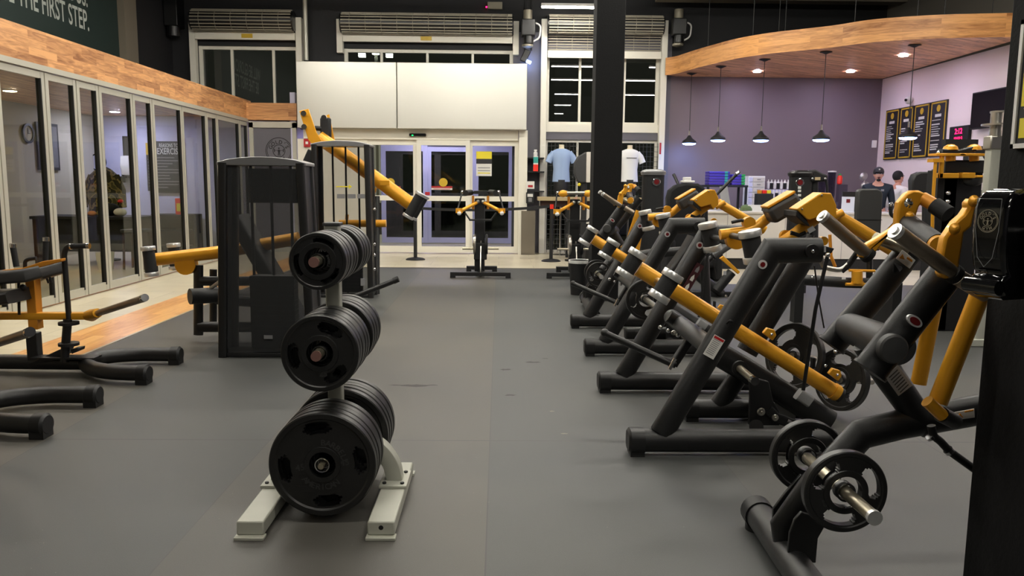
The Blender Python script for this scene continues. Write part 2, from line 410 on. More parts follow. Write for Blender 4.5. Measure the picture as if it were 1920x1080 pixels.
def dup(root, shift=(0, 0, 0), label=None, skip=()):
    r = root.copy(); COL.objects.link(r); r.location = root.location + V(shift)
    if label: r['label'] = label
    def rec(a, b):
        for ch in a.children:
            if ch.name.split('.')[0] in skip: continue
            c = ch.copy(); COL.objects.link(c); c.parent = b; rec(ch, c)
    rec(root, r); return r
# ------------------------------------------------------------------ lettering
_gc = {}
def glyphs(txt, bold=.0):
    if (txt, bold) not in _gc:
        c = bpy.data.curves.new('t', 'FONT'); c.body = txt; c.size = 1; c.align_x = 'CENTER'; c.offset = bold; c.resolution_u = 3
        o = bpy.data.objects.new('t', c); me = bpy.data.meshes.new_from_object(o)
        _gc[(txt, bold)] = ([v.co.copy() for v in me.vertices], [tuple(p.vertices) for p in me.polygons])
        bpy.data.objects.remove(o); bpy.data.curves.remove(c); bpy.data.meshes.remove(me)
    return _gc[(txt, bold)]
def write(mb, txt, o, u, v, size, sx=1., bold=.0, align='C'):
    """lay text on a plane: o = baseline point, u right, v up, size = cap height"""
    vs, fs = glyphs(txt, bold); u, v, o = V(u).normalized(), V(v).normalized(), V(o); k = size / .69
    if not vs: return mb
    sh = 0
    if align == 'L': sh = -min(a.x for a in vs)
    if align == 'R': sh = -max(a.x for a in vs)
    return mb.add([o + u * ((a.x + sh) * k * sx) + v * (a.y * k) for a in vs], fs)
def arc_text(mb, txt, c, u, v, rad, size, a0, step, sx=1, inward=False, bold=.0):
    """letters round a circle; a0 = start angle in degrees clockwise from the top"""
    u, v, c = V(u).normalized(), V(v).normalized(), V(c)
    for i, ch in enumerate(txt):
        a = R(a0 + i * step); d = u * sin(a) + v * cos(a); t = u * cos(a) - v * sin(a)
        if ch == ' ': continue
        if inward: write(mb, ch, c + d * (rad + size / 2), -t, -d, size, sx, bold)
        else: write(mb, ch, c + d * (rad - size / 2), t, d, size, sx, bold)
    return mb
def ring(mb, c, u, v, r0, r1, n=48, a0=0, a1=360):
    u, v, c = V(u).normalized(), V(v).normalized(), V(c); vs = []
    for i in range(n + 1):
        a = R(a0 + (a1 - a0) * i / n); d = u * sin(a) + v * cos(a); vs += [c + d * r0, c + d * r1]
    return mb.add(vs, [(2 * i, 2 * i + 1, 2 * i + 3, 2 * i + 2) for i in range(n)])
def emblem(mb, c, u, v, r):
    """round weightlifting badge with GOLD'S GYM round the ring and a lifter in the middle"""
    ring(mb, c, u, v, r * .95, r); ring(mb, c, u, v, r * .86, r * .9, a0=40, a1=330); ring(mb, c, u, v, r * .42, r * .47)
    arc_text(mb, "GOLD'S", c, u, v, r * .665, r * .26, -66, 26, bold=.02)
    arc_text(mb, "GYM", c, u, v, r * .665, r * .26, 208, -28, inward=True, bold=.02)
    u, v, c = V(u).normalized(), V(v).normalized(), V(c)
    def q(*p): return [c + u * (a * r) + v * (b * r) for a, b in p]
    mb.add(q((-.05, .1), (.05, .1), (.1, .02), (.06, -.12), (.1, -.36), (.03, -.36), (0, -.16), (-.03, -.36), (-.1, -.36), (-.06, -.12), (-.1, .02)), [tuple(range(11))])
    mb.add(q((-.34, .02), (.34, .02), (.34, .05), (-.34, .05)), [(0, 1, 2, 3)])
    for sx in (-1, 1): mb.add(q((sx * .3, -.08), (sx * .37, -.08), (sx * .37, .15), (sx * .3, .15)), [(0, 1, 2, 3)])
    ring(mb, c + v * r * .2, u, v, 0.0, r * .06, n=12)
    return mb
X3, Y3, Z3 = V((1, 0, 0)), V((0, 1, 0)), V((0, 0, 1))
def tpx(mb, pts, w, flat=1.0, side=(0, 1, 0), fil=0, prof=None, caps=True):
    """tube through (px, py, Y) points, w pixels wide"""
    q = [P(*p) for p in pts]
    if isinstance(w, (list, tuple)): r = [m_(a, b) / 2 for a, b in zip(w, q)]
    else:
        r = m_(w, q[len(q) // 2]) / 2
    if fil: q = fillet(q, fil)
    return mb.sweep(q, r, [x * flat for x in r] if isinstance(r, list) else r * flat, side, prof=prof, caps=caps)
# ================================================================== THE HALL
YB = 16.5
CEIL = 6.0
def rc(x0, y0, x1, y1, Y):
    xm, ym = (x0 + x1) / 2, (y0 + y1) / 2
    return P(x0, ym, Y).x, P(x1, ym, Y).x, P(xm, y1, Y).z, P(xm, y0, Y).z
def slab(mb, x0, y0, x1, y1, Y, d=.1):
    a, b, c, e = rc(x0, y0, x1, y1, Y)
    return mb.b2((a, Y, c), (b, Y + d, e))

# strip lights: the only lights of the hall
def strip_light(x, y, z, L=1.22, label=None):
    t = Thing('strip_light', label, 'ceiling light', (x, y, z), 'ceiling strip lights')
    b = MB().box((x, y, z + .035), (L, .13, .05)); t.part('housing', b, 'white', bevel=.004)
    d = MB().box((x, y, z), (L - .03, .1, .022)); t.part('diffuser', d, 'lamp')
    s = MB()
    for q in (-.45, .45): s.cyl((x + q * L, y, z + .06), (x + q * L, y, CEIL), .004, n=6)
    t.part('hanger', s, 'wire')
    return t
LAMPZ = 4.86
rows = [(15.45, (1.38,)), (12.4, (-3.4, -.4, 2.6)), (9.4, (-4.4, -1.2, 1.9, 5.6)), (6.4, (-4.4, -1.2, 1.9, 5.2)),
        (2.2, (-1.2, 1.9, 5.2)), (-2.0, (1.9,)), (-6.2, (1.9,))]
for yy, xs in rows:
    for xx in xs:
        strip_light(xx, yy, LAMPZ if yy < 15 else 4.74, 2.44 if yy < 15 else 1.22, label='white strip light hanging in front of the roller shutter behind the black pillar' if yy > 15 else 'white ceiling strip light of the rows hanging high over the gym floor')

# floors -----------------------------------------------------------
XE, YE, YE2 = -3.4, 13.35, 11.4
mb = MB().add([(-9, -9, 0), (9, -9, 0), (9, YE2, 0), (3.35, YE2, 0), (3.35, YE, 0), (XE, YE, 0), (XE, 6.3, 0), (-9, 6.3, 0)], [tuple(range(8))])
struct('floor', mb, 'rubber', smooth=0)
mb = MB().add([(-9, 6.3, 0), (XE, 6.3, 0), (XE, YE, 0), (3.35, YE, 0), (3.35, YE2, 0), (9, YE2, 0), (9, 22, 0), (-9, 22, 0)], [tuple(range(8))])
struct('floor', mb, 'tile', smooth=0)
struct('trim_1', MB().b2((XE - .012, 6.3, 0), (XE + .012, YE, .006)).b2((XE, YE - .012, 0), (3.35, YE + .012, .006)), 'metalstrip', smooth=0)
struct('trim_2', MB().b2((-3.98, 6.3, .0), (XE - .012, 15.9, .004)), 'stripwood', smooth=0, uvf=lambda c: (c.y, c.x))
struct('trim_3', MB().b2((-5.55, 6.3, .0), (-5.1, 16.3, .004)), 'stripwood', smooth=0, uvf=lambda c: (c.y, c.x))

struct('ceiling', MB().b2((-9, -9, CEIL), (9.2, YB + .3, CEIL + .1)), 'ceil', smooth=0)
struct('wall_rear', MB().b2((-9, -9.1, 0), (9.2, -9, CEIL)), 'greywall', smooth=0)

fl_ = [o for o in COL.objects if o.name == 'floor'][0]
random.seed(11)
for px, py, a_, b_, m in ((775, 723, .13, .035, 'scuff'), (742, 722, .05, .015, 'scuff'), (812, 722, .05, .012, 'scuff'), (948, 693, .05, .03, 'scuff'), (998, 679, .07, .025, 'scuff'), (1022, 672, .03, .012, 'scuff'), (957, 741, .045, .02, 'scuff'), (1035, 771, .02, .012, 'chalk'), (958, 740, .02, .008, 'scuff'), (1058, 813, .022, .012, 'chalk')):
    g = G(px, py, .0008); q = [V((g.x + cos(R(i * 20)) * a_ * random.uniform(.6, 1.15), g.y + sin(R(i * 20)) * b_ * random.uniform(.5, 1.2), .0008)) for i in range(18)]
    make('scuff_mark', MB().add(q, [tuple(range(18))]), m, fl_, smooth=0)
# left: upper wall, beam, room behind the folding glass ------------
XW = -6.6
y1 = PX(222, 60, XW).y; y2 = PX(247, 100, XW).y
struct('wall_left', MB().b2((XW - .1, 5, 3.0), (XW, y1, CEIL)), 'darkgreen', smooth=0)
struct('wall_left', MB().b2((XW - .1, y1, 3.0), (XW + .12, y2, CEIL)), 'greycol', smooth=0)
struct('wall_left', MB().b2((XW - .1, y2, 3.0), (XW, YB, CEIL)), 'blackwall', smooth=0)
struct('wall_left', MB().b2((-6.7, -9, 0), (-6.6, 5, CEIL)), 'roomwall', smooth=0)
mb = MB()
pb = PX(167, 58, XW); hh = .30
write(mb, "BE THE FIRST STEP.", (XW + .004, pb.y, pb.z), (0, 1, 0), (0, 0, 1), hh, sx=.62, bold=.012, align='R')
pb = PX(164, 13, XW)
write(mb, "WILL BE GLORIOUS.", (XW + .004, pb.y, pb.z), (0, 1, 0), (0, 0, 1), hh, sx=.62, bold=.012, align='R')
solo('wall_lettering', mb, 'mural', 'grey slogan lettering painted on the dark green wall above the wooden beam', 'lettering', smooth=0)

BZ0, BZ1 = 2.67, 3.04
struct('trim_4', MB().b2((-5.35, 5.0, BZ0), (-5.05, 16.45, BZ1)), 'beamwood', smooth=0, uvf=lambda c: (c.y, c.z + c.x))
a, b, c, d = rc(478, 193, 556, 225, 16.15)
struct('trim_5', MB().b2((-5.05, 16.15, c), (b, 16.4, d)), 'beamwood', smooth=0, uvf=lambda c: (c.x * .7, c.z + c.y))
struct('ceiling', MB().b2((-9, 5, 3.02), (-5.35, YB, 3.06)), 'ceil', smooth=0)
struct('ceiling', MB().b2((-9, 5, 2.72), (-5.36, YB, 2.76)), 'soffitwood', smooth=0, uvf=lambda c: (c.y, c.x))
struct('wall_room_side', MB().b2((-8.3, 5, 0), (-8.2, YB, 2.72)), 'roomwall', smooth=0)
struct('wall_room_far', MB().b2((-8.2, YB - .1, 0), (-4.3, YB, 2.72)), 'lilac', smooth=0)
struct('wall_room_near', MB().b2((-8.3, 4.95, 0), (-5.05, 5.05, 2.72)), 'roomwall', smooth=0)

# folding glass doors: aluminium leaves standing along x = -5.05, some folded back
def leaf(pa, pb, n, hinge=True, sw=.065):
    """one glazed leaf between two floor points"""
    a, b = V((*pa, .02)), V((*pb, .02)); u = (b - a).normalized(); h = BZ0 - .09; nrm = u.cross(Z3)
    rot = Matrix((u, nrm, Z3)).transposed(); L = (b - a).length
    fr = MB()
    for q in (sw / 2, L - sw / 2): fr.box(a + u * q + Z3 * (h / 2), (sw, .05, h), rot)
    fr.box(a + u * (L / 2) + Z3 * .05, (L - .01, .044, .1), rot); fr.box(a + u * (L / 2) + Z3 * (h - .037), (L - .01, .044, .07), rot)
    o = struct('door_%d' % n, fr, 'alu', smooth=0)
    g = MB().box(a + u * (L / 2) + Z3 * (h / 2), (L - .1, .008, h - .12), rot); make('pane', g, 'glass', o, smooth=0)
    k = MB()
    k.box(a + u * (L - sw - .004) + Z3 * (h / 2), (.02, .056, h - .14), rot)
    make('gasket', k, 'gasket', o, smooth=0)
    return o
def zat(px): return 5.05 * F / (VPX - px)
edges = [(-60, 'p'), (24, 'b'), (112, 'p'), (168, 'p'), (208, 'p'), (268, 'p'), (303, 'p'), (356, 'p'), (400, 'p'), (419, 'p'), (460, 'p')]
XG = -5.08
n = 1; ys = [zat(e[0]) for e in edges]
for k in range(len(edges) - 1):
    y0_, y1_ = ys[k] + .01, ys[k + 1] - .01
    px0 = edges[k][0]
    if px0 in ():   # leaves set back, folded towards the room
        leaf((XG - .45, y0_ + .0), (XG - .45, y1_), n)
    else: leaf((XG, y0_), (XG, y1_), n)
    n += 1
leaf((XG, ys[-1] + .01), (XG, 16.2), n); n += 1
struct('trim_6', MB().b2((-5.34, 5.05, BZ0 - .06), (-5.03, 16.2, BZ0)), 'alu', smooth=0)
# fixed return window with the etched badge
a, b, c, d = rc(478, 230, 558, 470, 16.2)
fr = MB()
x0, x1 = -5.03, b
for xx in (x0 + .04, x1 - .04): fr.b2((xx - .04, 16.2, 0), (xx + .04, 16.28, d))
fr.b2((x0, 16.2, d - .1), (x1, 16.28, d + .02)).b2((x0, 16.2, 0), (x1, 16.28, .1))
wn = struct('window_1', fr, 'alu', smooth=0)
make('pane', MB().b2((x0 + .08, 16.235, .1), (x1 - .08, 16.245, d - .1)), 'greywall', wn, smooth=0)
q = P(523, 283, 16.23)
mb = MB(); emblem(mb, q, X3, Z3, m_(25, q)); o = make('etched_badge', mb, 'gasket', wn, smooth=0)

# ---- things in the glazed room
for k, (lx, ly) in enumerate(((-7.3, 15.4), (-7.2, 12.0), (-6.6, 8.6))):  # unseen lamps, added to brighten the glazed room and its lilac wall
    t = Thing('added_room_light', 'round fill light added in the glazed room, ' + ('farthest', 'middle', 'nearest')[k] + ' of three', 'ceiling light', (lx, ly, 2.7), 'fill lights added in the glazed room')
    t.part('housing', MB().lathe([(.085, 0), (.1, 0), (.1, -.012), (.085, -.012)], (lx, ly, 2.72), n=24, close=True), 'white'); t.part('diffuser', MB().cyl((lx, ly, 2.716), (lx, ly, 2.706), .083, n=24), 'coolfill' if k == 0 else 'warmfill')

q = PX(51, 250, -8.19)
t = Thing('wall_clock', 'round dark framed wall clock inside the glazed room', 'clock', (q.x, q.y, q.z - .17))
mb = MB().lathe([(.13, 0), (.17, .0), (.17, .03), (.13, .03)], (q.x, q.y, q.z), (1, 0, 0), 32, close=True); t.part('rim', mb, 'frameblk')
mb = MB().cyl((q.x, q.y, q.z), (q.x + .012, q.y, q.z), .132, n=32); t.part('dial', mb, 'roomwall')
mb = MB().box((q.x + .016, q.y, q.z + .04), (.004, .008, .1)).box((q.x + .016, q.y + .03, q.z), (.004, .08, .008)); t.part('hand', mb, 'gasket')
q = PX(88, 275, -8.19)
t = Thing('wall_picture', 'grey framed picture hanging to the right of the round clock', 'picture', (q.x, q.y, q.z - .4))
t.part('frame', MB().b2((q.x, q.y - .34, q.z - .42), (q.x + .03, q.y + .34, q.z + .42)), 'vinyl', smooth=0)
t.part('print', MB().b2((q.x + .03, q.y - .29, q.z - .37), (q.x + .034, q.y + .29, q.z + .37)), 'greyink', smooth=0)
# pale far wall pieces of the room: poster, mirror, shelf
for (x0, y0, x1, y1, ttl, lab) in ((314, 265, 345, 362, True, 'dark wall poster of exercise reasons inside the glazed room, the one with the big heading'), (275, 268, 292, 358, False, 'narrow dark notice with a gold top inside the glazed room')):
    Yp = 16.36
    a, b, c, d = rc(x0, y0, x1, y1, Yp)
    if ttl: a -= .25
    t = Thing('wall_poster', lab, 'poster', ((a + b) / 2, Yp, c))
    t.part('sheet', MB().b2((a, Yp, c), (b, Yp + .02, d)), 'ink', smooth=0)
    if ttl:
        mb = MB(); write(mb, 'REASONS TO', ((a + b) / 2, Yp - .003, d - .12), X3, Z3, .075, .6, .01); write(mb, 'EXERCISE', ((a + b) / 2, Yp - .003, d - .26), X3, Z3, .12, .66, .01)
        t.part('lettering', mb, 'whiteink', smooth=0)
    else: t.part('gold_panel', MB().b2((a, Yp - .004, d - .24), (b, Yp, d)), 'gold', smooth=0)
    mb = MB(); z = d - .34; k = 0
    while z > c + .05:
        mb.b2((a + .03, Yp - .004, z), (a + .03 + (b - a - .06) * (.7 + .3 * sin(k * 1.7)), Yp, z + .022)); z -= .06; k += 1
    t.part('text_line', mb, 'greyink', smooth=0)
q = P(184, 304, 16.3)
t = Thing('hanging_mirror', 'round mirror with a thin dark rim hanging on a cord in the glazed room', 'mirror', (q.x, q.y, q.z - .17))
t.part('rim', MB().lathe([(.15, 0), (.17, 0), (.17, .03), (.15, .03)], q, (0, -1, 0), 28, close=True), 'gasket')
t.part('glass', MB().cyl(q, q + V((0, -.012, 0)), .152, n=28), 'lilac')
t.part('cord', MB().cyl(q + V((0, -.01, .17)), (q.x, q.y - .01, 2.72), .004, n=6), 'gasket')
q = P(243, 310, 16.3)
t = Thing('towel_dispenser', 'white curved paper towel dispenser on the lilac wall of the glazed room', 'dispenser', (q.x, 16.4, q.z - .2))
mb = MB().ext([(q.x - .13, 16.4, q.z - .2), (q.x - .13, 16.4, q.z + .2), (q.x - .13, 16.2, q.z + .18), (q.x - .13, 16.15, q.z), (q.x - .13, 16.22, q.z - .2)], (.26, 0, 0)); t.part('body', mb, 'white', bevel=.01)
q = P(240, 275, 16.38)
t = Thing('wall_picture', 'small dark framed picture on the lilac wall above the towel dispenser', 'picture', (q.x, q.y, q.z - .2))
t.part('frame', MB().box(q, (.2, .03, .42)), 'gasket', smooth=0); t.part('print', MB().box(q + V((0, -.017, 0)), (.15, .006, .36)), 'vinyl', smooth=0)
q = P(228, 332, 16.3); mb = MB().box(q, (.3, .2, .03)).box(q + V((0, .05, .08)), (.03, .03, .14)).box(q + V((0, .02, -.06)), (.05, .16, .1))
solo('wall_shelf', mb, 'gasket', 'little dark shelf bracket on the lilac wall of the glazed room', 'shelf', smooth=0)
# desk with bags and red things
t = Thing('reception_desk', 'dark desk in the glazed room carrying bags and a small heap of goods', 'desk', (-6.6, 13.4, 0))
t.part('top', MB().b2((-7.7, 13.1, .78), (-5.9, 13.9, .83)), 'gasket', bevel=.006, smooth=0)
for sx in (-7.65, -5.95):
    t.part('side_panel', MB().b2((sx - .03, 13.15, 0), (sx + .03, 13.85, .78)), 'brownwood', smooth=0)
t.part('front_panel', MB().b2((-7.6, 13.16, .25), (-6.0, 13.2, .78)), 'gasket', smooth=0)
for k, (px, py, m_n, r_, lab, kn, cat) in enumerate(((202, 374, 'black_cloth', .14, 'black bag slumped on the desk of the glazed room', 'bag', 'bag'), (219, 381, 'paper', .09, 'crumpled white bag beside the black bag on the desk', 'bag', 'bag'), (202, 402, 'orange', .06, 'small round peach coloured thing at the desk edge', 'ball', 'ball'), (223, 371, 'redp', .04, 'small red ball above the black bag', 'ball', 'ball'))):
    q = P(px, py, 13.4); zz = .832 + r_ * .76
    if k == 3: zz = .832 + .215 + .03
    solo(kn, MB().ball((q.x + (0, .12, -.16, 0)[k], (13.45, 13.25, 13.2, 13.45)[k], zz), r_, sc=(1.2, .8, .76)), m_n, lab, cat)
# camouflage coat on a stand
q = P(196, 350, 14.2)
t = Thing('coat_stand', 'camouflage coat hanging on a stand inside the glazed room', 'coat', (q.x, q.y, 0))
t.part('pole', MB().cyl((q.x, q.y, 0.02), (q.x, q.y, 1.7), .02, n=10).cyl((q.x, q.y, 0), (q.x, q.y, .025), .2, n=20), 'gasket')
t.part('coat', MB().lathe([(.05, 1.66), (.12, 1.62), (.24, 1.5), (.28, 1.2), (.26, .95), (.3, .72), (.27, .7), (.05, .75)], (q.x, q.y, 0), n=20), 'camo')
for sx in (-1, 1): t.part('sleeve', MB().sweep([(q.x + sx * .2, q.y, 1.5), (q.x + sx * .31, q.y - .02, 1.25), (q.x + sx * .34, q.y - .05, .95)], [.07, .065, .05]), 'camo')
# fire extinguisher box, shelf unit
q = P(335, 412, 15.9)
t = Thing('shelf_unit', 'black low shelf unit under the dark exercise poster', 'shelf', (q.x - .1, 16.1, 0))
for z in (.1, .42, .72): t.part('shelf_board', MB().b2((q.x - .55, 15.9, z), (q.x + .3, 16.35, z + .03)), 'gasket', smooth=0)
for sx in (-.55, .27): t.part('side_panel', MB().b2((q.x + sx, 15.9, 0), (q.x + sx + .03, 16.35, .76)), 'gasket', smooth=0)
t.part('back_panel', MB().b2((q.x - .55, 16.33, 0), (q.x + .3, 16.35, .76)), 'gasket', smooth=0)
t = Thing('red_container', 'red container with a yellow label standing on the black shelf unit', 'container', (q.x, 16.05, .75))
t.part('body', MB().b2((q.x - .09, 15.98, .753), (q.x + .07, 16.12, 1.08)), 'redp', bevel=.01); t.part('label_sticker', MB().b2((q.x - .06, 15.974, .82), (q.x + .04, 15.98, .98)), 'yel', smooth=0)
# chairs in the glazed room
def side_chair(x, y, rz, label):
    t = Thing('lounge_chair', label, 'chair', (0, 0, 0), 'chairs in the glazed room')
    t.part('seat', MB().box((0, 0, .43), (.5, .5, .09)), 'vinyldk', bevel=.03)
    t.part('backrest', MB().sweep([(0, .24, .46), (0, .3, .7), (0, .36, .98)], [.03, .035, .02], [.25, .27, .2], side=(1, 0, 0), prof=RR), 'vinyldk')
    for sx in (-.22, .22):
        for sy in (-.2, .2): t.part('leg', MB().cyl((sx, sy, .4), (sx * 1.1, sy * 1.1, 0), .014, n=8), 'gasket')
        t.part('armrest', MB().sweep([(sx * 1.15, .26, .68), (sx * 1.2, -.1, .66), (sx * 1.15, -.22, .44)], .018), 'gasket')
    t.r.location = (x, y, 0); t.r.rotation_euler = (0, 0, rz); return t
side_chair(-6.6, 8.35, R(60), 'black lounge chair behind the folding glass, nearest the left edge')
side_chair(-6.5, 9.6, R(-60), 'black lounge chair behind the folding glass, the one to the right')
mb = MB().sweep([(-7.6, 9.6, 0.0), (-7.6, 9.62, .5), (-7.6, 9.7, 1.18)], [.3, .3, .15], [.62, .7, .34], side=(0, 1, 0), prof=RR)
solo('covered_armchair', mb, 'chairgrey', 'large grey green armchair under a cover, behind the black lounge chairs', 'armchair', bevel=.02)
q = P(262, 460, 13.0)
t = Thing('bar_stool', 'dark wooden stool standing in the glazed room before the desk', 'stool', (q.x, 12.9, 0))
t.part('seat', MB().box((q.x, 12.9, .62), (.36, .36, .05)), 'vinyl', bevel=.015)
for sx in (-.14, .14):
    for sy in (-.14, .14): t.part('leg', MB().cyl((q.x + sx, 12.9 + sy, .6), (q.x + sx * 1.1, 12.9 + sy * 1.1, 0), .02, n=8), 'brownwood')
mb = MB().lathe([(.11, 0), (.14, .28), (.13, .28), (.1, .01)], (q.x - .45, 12.75, 0), n=20); solo('waste_bin', mb, 'white', 'white waste bin on the floor of the glazed room beside the stool', 'bin')

# ---------------------------------------------------------------- back wall
WT = .3
mb = MB()
xl, xr = -6.6, P(1253, 300, YB).x
cols = dict(A=(372, 560), B=(645, 962), C=(1024, 1238))
zt = P(800, 58, YB).z       # head of the upper windows
xs = {k: (P(v[0], 120, YB).x, P(v[1], 120, YB).x) for k, v in cols.items()}
struct('wall_back', MB().b2((xl, YB, zt), (xr, YB + WT, CEIL)), 'blackwall', smooth=0)
struct('wall_back', MB().b2((xl, YB, 0), (xs['A'][0], YB + WT, zt)), 'blackwall', smooth=0)
struct('wall_back', MB().b2((xs['A'][1], YB, 2.5), (xs['B'][0], YB + WT, zt)), 'blackwall', smooth=0)
xd1 = P(975, 400, YB).x
struct('wall_back', MB().b2((xs['B'][1], YB, 0), (xs['C'][0], YB + WT, zt)), 'greywall', smooth=0)
struct('wall_back', MB().b2((xs['C'][1], YB, 0), (xr, YB + WT, zt)), 'greywall', smooth=0)
# outside
struct('floor', MB().b2((-30, YB + 5.5, -.08), (30, 60, -.05)), 'asphalt', smooth=0)
def glazing(name, x0, x1, z0, z1, mull, trans=(), y=YB + .05, fw=.07, m='whiteframe', pane='nightglass'):
    fr = MB().b2((x0, y, z0), (x0 + fw, y + .1, z1)).b2((x1 - fw, y, z0), (x1, y + .1, z1)).b2((x0 + .002, y + .004, z1 - fw), (x1 - .002, y + .096, z1 - .002)).b2((x0 + .002, y + .004, z0 + .002), (x1 - .002, y + .096, z0 + fw))
    for q in mull: fr.b2((q - fw * .35, y + .008, z0 + .004), (q + fw * .35, y + .092, z1 - .004))
    for q in trans: fr.b2((x0, y, q - fw * .5), (x1, y + .1, q + fw * .5))
    o = struct(name, fr, m, smooth=0)
    make('pane', MB().b2((x0 + fw * .5, y + .05, z0 + fw * .5), (x1 - fw * .5, y + .06, z1 - fw * .5)), pane, o, smooth=0)
    return o
zA0, zA1 = BZ1 - .3, P(470, 86, YB).z
px_ = lambda p: P(p, 140, YB).x
glazing('window_2', *xs['A'], 2.6, zA1, [px_(434), px_(512)])
glazing('window_3', *xs['B'], 3.4, P(800, 92, YB).z, [px_(715), px_(801), px_(886)])
zc0, zc1 = P(1100, 235, YB).z, P(1100, 100, YB).z
glazing('window_4', *xs['C'], zc0, zc1, [px_(1088), px_(1172)])
struct('trim_7', MB().b2((xs['C'][0], YB - .02, P(1100, 248, YB).z), (xs['C'][1], YB + .15, P(1100, 233, YB).z)), 'whiteframe', smooth=0)
struct('trim_8', MB().b2((xs['C'][0], YB, P(1100, 262, YB).z), (xs['C'][1], YB + .15, P(1100, 248, YB).z)), 'greywall', smooth=0)
glazing('window_5', *xs['C'], 0.0, P(1100, 262, YB).z, [px_(1086), px_(1168)], fw=.055)
struct('wall_back', MB().b2((xs['A'][0], YB, zA1), (xs['A'][1], YB + WT, zt)), 'blackwall', smooth=0)
struct('wall_back', MB().b2((xs['B'][0], YB, P(800, 92, YB).z), (xs['B'][1], YB + WT, zt)), 'blackwall', smooth=0)
struct('wall_back', MB().b2((xs['C'][0], YB, zc1), (xs['C'][1], YB + WT, zt)), 'greywall', smooth=0)

# roller shutters coiled above the windows
def shutter(x0, x1, ytop, ymid, ybot, pxm, label, motor_label):
    """grille coil (upper) and the hanging grille strip under it, plus cream bottom bar and guide rails"""
    zt_, zm, zb = P(pxm, ytop, YB - .3).z, P(pxm, ymid, YB - .3).z, P(pxm, ybot, YB - .2).z
    t = Thing('roller_shutter', label, 'roller shutter', ((x0 + x1) / 2, YB - .25, zm))
    r = (zt_ - zm) / 2; cz = (zt_ + zm) / 2
    t.part('drum', MB().cyl((x0, YB - .06 - r, cz), (x1, YB - .06 - r, cz), r * .96, n=28), 'frameblk')
    s = MB(); nn = 11
    for k in range(nn):
        a = R(95 + 190 * k / (nn - 1)); c = (0, YB - .06 - r + cos(a) * r, cz + sin(a) * r)
        s.b2((x0 + .03, c[1] - .008, c[2] - .011), (x1 - .03, c[1] + .008, c[2] + .011))
    z = zm - .03
    while z > zb + .04:
        s.b2((x0 + .03, YB - .16, z - .012), (x1 - .03, YB - .14, z + .006)); z -= .052
    t.part('slat', s, 'shutter', smooth=0)
    s = MB(); xx = x0 + .2
    while xx < x1:
        for a0 in range(95, 285, 19):
            c = [(YB - .06 - r + cos(R(a)) * r * 1.03, cz + sin(R(a)) * r * 1.03) for a in (a0, a0 + 19)]
            s.cyl((xx, *c[0]), (xx, *c[1]), .006, n=5, caps=False)
        if zb < zm - .1: s.cyl((xx, YB - .155, zm), (xx, YB - .155, zb + .05), .006, n=5)
        xx += .31
    t.part('link', s, 'shutter')
    t.part('bottom_bar', MB().b2((x0 + .02, YB - .18, zb - .07), (x1 - .02, YB - .12, zb + .07)), 'whiteframe', smooth=0)
    for xx in (x0 - .05, x1 + .05):
        t.part('guide_rail', MB().b2((xx - .06, YB - .16, 0 if x0 > .5 else (4.0 if x0 > -4 else 3.1)), (xx + .06, YB - .02, zm + .3)), 'whiteframe', smooth=0, bevel=.006)
    if motor_label:
        mx = x1 + .28; m = Thing('shutter_motor', motor_label, 'motor', (mx, YB - .3, zm - .1), 'shutter motors')
        m.part('gearbox', MB().b2((mx - .13, YB - .42, zm - .02), (mx + .15, YB - .16, zm + .3)), 'frameblk', bevel=.02)
        m.part('motor_can', MB().cyl((mx, YB - .3, zm + .3), (mx, YB - .3, zm + .48), .09), 'shutter')
        m.part('brake', MB().cyl((mx + .02, YB - .3, zm - .02), (mx + .02, YB - .3, zm - .16), .1), 'frameblk')
        m.part('hand_wheel', MB().lathe([(.05, 0), (.11, .02), (.11, .06), (.04, .07)], (mx, YB - .3, zm - .24), n=16), 'shutter')
        m.part('cable', MB().sweep(fillet([(mx + .12, YB - .3, zm + .25), (mx + .26, YB - .3, zm + .2), (mx + .24, YB - .3, zm - .05), (mx + .1, YB - .3, zm - .12)], .1), .016), 'white')
    return t
shutter(*xs['A'], 18, 58, 67, 470, 'dark coiled roller shutter over the left window above the wooden beam', None)
shutter(*xs['B'], 25, 64, 72, 800, 'coiled roller shutter over the middle window above the white metal panel', 'shutter motor with a looped cable at the right end of the middle shutter')
shutter(*xs['C'], 28, 63, 102, 1130, 'pale roller shutter partly lowered over the right window behind the black pillar', 'shutter motor with a looped cable beside the wooden canopy')
mb = MB(); q = P(338, 20, YB - .3); q.x -= .15
mb.b2((q.x - .14, YB - .4, q.z - .3), (q.x + .12, YB - .02, q.z + .35)).cyl((q.x, YB - .3, q.z - .5), (q.x, YB - .3, q.z - .3), .12)
solo('shutter_motor', mb, 'frameblk', 'black shutter motor at the left end of the dark left shutter', 'motor', 'shutter motors', bevel=.01)
# conduit pole and pipes
a = P(573, 60, YB - .25)
solo('steel_pole', MB().cyl((a.x, a.y, P(575, 113, YB - .25).z), (a.x, a.y, CEIL), .045), 'alu', 'grey steel pole rising behind the top left of the white metal panel', 'pole')
for k, (pa, pb_, lab) in enumerate((((985, 30), (985, 95), 'thin pipe running up the grey wall right of the middle shutter motor'), ((997, 20), (997, 95), 'second thin pipe on the grey wall beside the right guide rail'))):
    a, b = P(*pa, YB - .03), P(*pb_, YB - .03); solo('wall_pipe', MB().cyl((a.x, a.y, b.z), (a.x, a.y, a.z + .6), .018, n=10), 'frameblk', lab, 'pipe')
a = P(985, 105, YB - .15)
t = Thing('flood_light', 'small black floodlight with a bluish lamp on the wall right of the white metal panel', 'floodlight', (a.x, YB - .02, a.z))
t.part('body', MB().box(a, (.13, .1, .25), Matrix.Rotation(R(25), 3, 'Y')), 'frameblk', bevel=.015)
